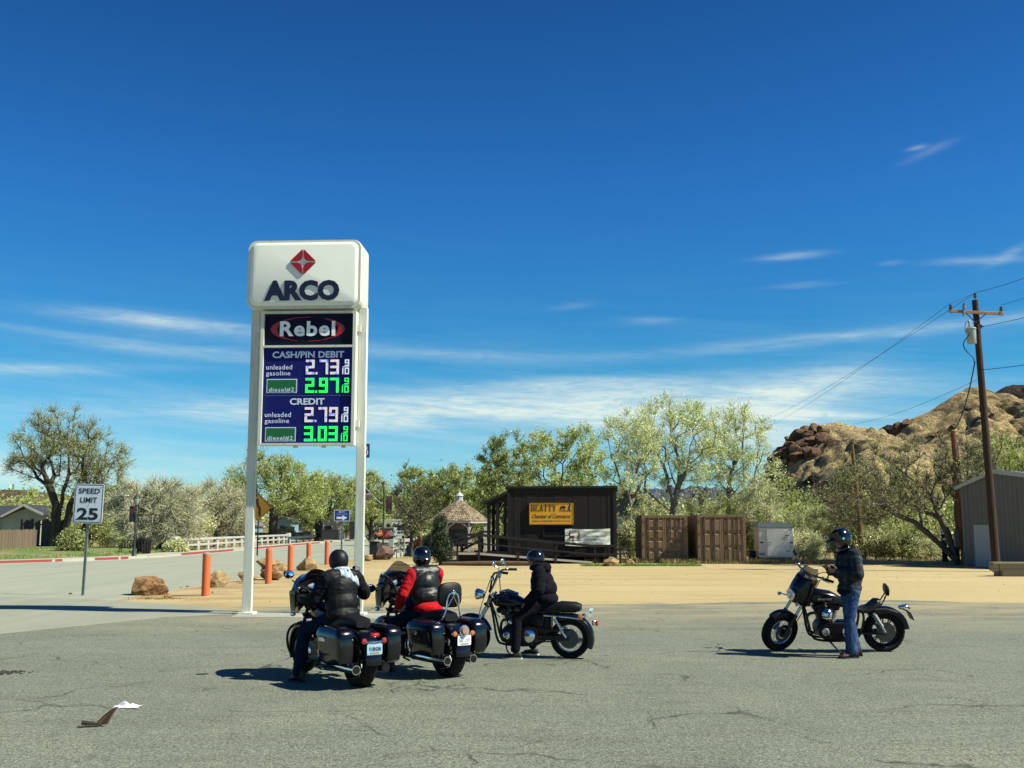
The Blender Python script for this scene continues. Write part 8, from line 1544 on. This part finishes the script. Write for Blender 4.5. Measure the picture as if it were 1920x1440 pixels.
tree('cottonwood_tree', 'cottonwood with several thin grey trunks at the end of the tree row', 'tree', bp(1385, 78), hz(754, 78), mz(1325, 1450, 78), 87, LEAF_C, BARKG, TWIGP, na=240, nl=6200, ls=.085, tr=.2, cb=.28, sig=.035, nt=2200, tl=.9, tw=.012, trunks=[[(-.6, 0, 0), (-.7, 0, 3), (-.5, 0, 6)], [(.5, 0, 0), (1.0, 0, 3), (1.3, 0, 6)]], lobes=[((.2, 0, 8.4), (2.3, 2.2, 2.6)), ((.9, 0, 5.8), (2.3, 2, 1.8)), ((-1.0, 0, 6.6), (1.6, 2, 2))])
tree('cypress_shrub', 'dark green columnar cypress standing in front of the gazebo', 'shrub', bp(827, 55.5), hz(962, 55.5), mz(812, 842, 55.5), 93, LEAF_D, BARK, TWIGD, na=90, nl=11000, ls=.055, tr=.1, cb=.02, sig=.15, nt=0, group=None, lobes=[((.05, 0, .75), (.46, .44, .72)), ((-.02, 0, 1.45), (.36, .34, .7)), ((-.05, 0, 2.1), (.2, .2, .5))])
# leaning mesquite at the building
tree('leaning_tree', 'dark leaning tree with a wide grey olive crown beside the metal building', 'tree', bp(1797, 56), hz(800, 56), 4, 99, LEAF_Y, BARKG, TWIG, na=240, nl=4600, ls=.055, tr=.165, cb=.2, sig=.035, nt=6500, tl=.8, tw=.011, group=None, limb=.25,
     trunks=[[(0, 0, 0), (-.9, 0, 1.0), (-2.2, .2, 2.2), (-4.4, .2, 3.2)], [(-.2, 0, .2), (-.5, .1, 1.6), (-1.2, .2, 3.2), (-1.6, .2, 4.4)], [(-.1, .2, .1), (.1, .3, 2.0), (.1, .3, 4.0)]], lobes=[((-3.2, 0, 4.0), (3.0, 2.4, 2.4)), ((-5.2, 0, 3.0), (2.3, 2.2, 1.4)), ((-1.0, .3, 5.0), (2.2, 2.2, 2.2)), ((.8, .6, 4.8), (1.7, 2, 2))])
tree('leafy_tree', 'yellow green tree standing behind the metal building roof', 'tree', bp(1895, 74), hz(815, 74), mz(1820, 1980, 74), 105, LEAF_Y, BARK, TWIGD, na=220, nl=10000, ls=.09, tr=.3, cb=.2, sig=.05, nt=2500, tl=1.0, group=None)
tree('leafy_tree', 'olive tree between the bare pole and the leaning tree', 'tree', bp(1640, 84), hz(858, 84), mz(1570, 1720, 84), 111, LEAF_O, BARK, TWIGD, na=200, nl=8000, ls=.09, tr=.3, cb=.1, sig=.05, nt=3200, tl=1.0, group=None)
# brush: each clump its own shrub
def shrub(label, px, Y, pyt, wpx, seed, leaf, twig, nl=4500, ls=.07, nt=1500, na=70, group='brush behind the dirt lot', name='shrub', bark=BARKG, tl=.6):
    h = hz(pyt, Y); w = wpx * Y / FPX / 2
    return tree(name, label, 'shrub', bp(px, Y), h, w, seed, leaf, bark, twig, na=na, nl=nl, ls=ls, tr=.05, cb=.05, sig=.06, nt=nt, tl=tl, tw=.011, group=group, trunks=[[(0, 0, 0), (0, 0, h * .3)], [(w * .3, 0, 0), (w * .5, 0, h * .3)], [(-w * .3, 0, 0), (-w * .5, 0, h * .3)]], inner=1.0)
SH = [(1425, 66, 895, 100, LEAF_S, TWIGP, 'pale straw brush behind the white trailer'), (1490, 70, 892, 120, LEAF_Y, TWIG, 'tall yellow green brush beside the white trailer roof'), (1530, 64, 950, 90, LEAF_G, TWIGP, 'leafy green brush behind the standing rider helmet'), (1505, 60, 1000, 70, LEAF_P, TWIGP, 'low pale brush between the trailer and the standing rider'),
      (1585, 63, 975, 70, LEAF_G, TWIG, 'green brush growing around the bare tan pole'), (1640, 62, 1000, 80, LEAF_S, TWIGD, 'bare twiggy brush just past the bare tan pole'), (1690, 61, 1005, 80, LEAF_O, TWIGD, 'dark twiggy brush in front of the wire fence'), (1735, 61, 1020, 70, LEAF_P, TWIGP, 'low pale brush beside the post with the small notice'), (1680, 72, 975, 130, LEAF_Y, TWIG, 'yellow brush behind the wire fence'),
      (1130, 70, 930, 60, LEAF_S, TWIG, 'twiggy brush behind the far end of the cabin'), (1215, 72, 935, 90, LEAF_S, TWIGD, 'grey twiggy brush above the nearer brown container'), (1330, 74, 925, 110, LEAF_G, TWIG, 'green brush above the gap between the brown containers'), (1400, 73, 935, 80, LEAF_O, TWIG, 'olive brush above the container beside the trailer'), (1293, 66, 985, 18, LEAF_P, TWIGP, 'pale brush in the narrow gap between the containers'), (1410, 66, 985, 40, LEAF_Y, TWIG, 'leafy brush between the container and the trailer'), (1180, 66, 980, 50, LEAF_S, TWIGD, 'grey bare brush between the cabin and the containers')]
for i, (px, Y, pyt, w, lf_, tw_, lb) in enumerate(SH): shrub(lb, px, Y, pyt, w, 200 + i, lf_, tw_, nl=3600, nt=2000)
BK = [(150, 105, 925, 130, LEAF_Y, TWIG, 'yellow green thicket behind the big tree trunk'), (60, 125, 920, 110, LEAF_Y, TWIG, 'yellow green thicket behind the gabled house'), (215, 96, 965, 120, LEAF_O, TWIG, 'olive thicket behind the speed limit sign'), (250, 92, 985, 90, LEAF_S, TWIGP, 'straw coloured thicket behind the lamp and litter bin'), (345, 100, 955, 120, LEAF_S, TWIGP, 'straw coloured thicket behind the start of the white railing'), (138, 70, 1003, 40, LEAF_O, TWIG, 'small rusty olive bush on the grassy bank'), (430, 185, 960, 90, LEAF_O, TWIG, 'olive thicket beyond the middle of the white railing'),
      (550, 160, 945, 110, LEAF_O, TWIG, 'olive thicket behind the tan crates'), (650, 178, 950, 90, LEAF_O, TWIG, 'olive thicket behind the mobile home'), (735, 215, 930, 90, LEAF_O, TWIG, 'hazy olive thicket at the far end of the street'), (800, 120, 940, 80, LEAF_G, TWIG, 'green thicket behind the gazebo posts'), (803, 76, 1012, 24, LEAF_S, TWIGD, 'pale twiggy shrub beside the burro statue'), (330, 78.5, 1030, 26, LEAF_S, TWIGP, 'low dry shrub at the end post of the white railing')]
for i, (px, Y, pyt, w, lf_, tw_, lb) in enumerate(BK): shrub(lb, px, Y, pyt, w, 300 + i, lf_, tw_, nl=4200, nt=1300, ls=.055 + Y * .0006, group='thickets along the far side', tl=.5 + Y * .004)
# distant treeline masses closing the valley
def mass(label, pts, n, m, seed, ls):
    rs = np.random.default_rng(seed); P = []
    for px, py, w, Y in pts:
        c = at(px, py, Y); r = w * Y / FPX
        q = rs.normal(size=(n // len(pts), 3)) * [r * .5, 6, c.z * .32] + [c.x, c.y, c.z * .5]; P.append(q)
    p = np.concatenate(P); p[:, 2] = np.abs(p[:, 2]); k = len(p); u = unit(rs, k); w = np.cross(u, unit(rs, k)); w /= np.linalg.norm(w, axis=1)[:, None] + 1e-6; s = ls * rs.uniform(.5, 1.3, k)[:, None]
    v = np.stack([p - u * s, p + w * s * .6, p + u * s, p - w * s * .6], 1).reshape(-1, 3); o = np_mesh('woods', v, [np.arange(k)[:, None] * 4 + np.arange(4)[None]], [m], None, (0, 0, 0)); return struct(o, label, 'stuff', 'woods')
mass('far olive woods closing the view beyond the street and cabin', [(40, 935, 90, 170), (170, 930, 100, 180), (300, 940, 110, 190), (420, 940, 100, 200), (560, 935, 90, 230), (680, 935, 80, 250), (760, 930, 60, 260), (850, 920, 90, 160), (960, 915, 100, 150), (1080, 925, 90, 140), (1180, 945, 70, 130)], 42000, LEAF_O, 7, .3)
mass('brushy woods at the foot of the desert hills', [(1260, 950, 70, 150), (1360, 945, 90, 140), (1460, 935, 110, 130), (1560, 960, 90, 120), (1650, 965, 100, 115), (1760, 930, 120, 110), (1880, 880, 120, 105)], 26000, LEAF_O, 9, .22)
# ================================================================ albedo balance: the scene is exposed for a deep sky, so diffuse colours sit at real-world levels
KEEP = {'letter_pale_blue': 1.0, 'letter_white': .95, 'sign_face_white': 1.0, 'white_sole': .9, 'white_paper': .9, 'plate_white': 1.0, 'plate_blue': 1.0, 'sign_mustard': .95, 'vinyl': 1.0, 'reflective_white': 1.0, 'red_fleece': .85, 'cream_sign_face': 1.0, 'sign_white_paint': .82, 'grey_hood': .9, 'orange_paint': .95, 'container_brown': .95, 'grass_blades': 1.0, 'verge_soil': .8, 'wood_shingles': .72, 'leaf_cottonwood': 1.15, 'leaf_straw': 1.1, 'leaf_yellow_green': 1.08, 'weathered_edge': .8, 'trailer_white': 1.0, 'house_green': .9, 'crag_rock': .8, 'blue_denim': 1.0, 'hill_sand': .85}
for M_ in bpy.data.materials:
    if not M_.use_nodes: continue
    t = M_.node_tree; k = KEEP.get(M_.name, 1.0 if M_.name.startswith('leaf_') else (.75 if 'twig' in M_.name else .62))
    for n in list(t.nodes):
        if n.type == 'BSDF_PRINCIPLED':
            if n.inputs['Metallic'].default_value > .5: continue
            s = n.inputs['Base Color']
        elif n.type in ('BSDF_DIFFUSE', 'BSDF_TRANSLUCENT'): s = n.inputs[0]
        else: continue
        if s.is_linked:
            src = s.links[0].from_socket; lk(t, mixc_(t, 1.0, src, (k, k, k), 'MULTIPLY'), s)
        else: c = s.default_value; s.default_value = (c[0] * k, c[1] * k, c[2] * k, 1)
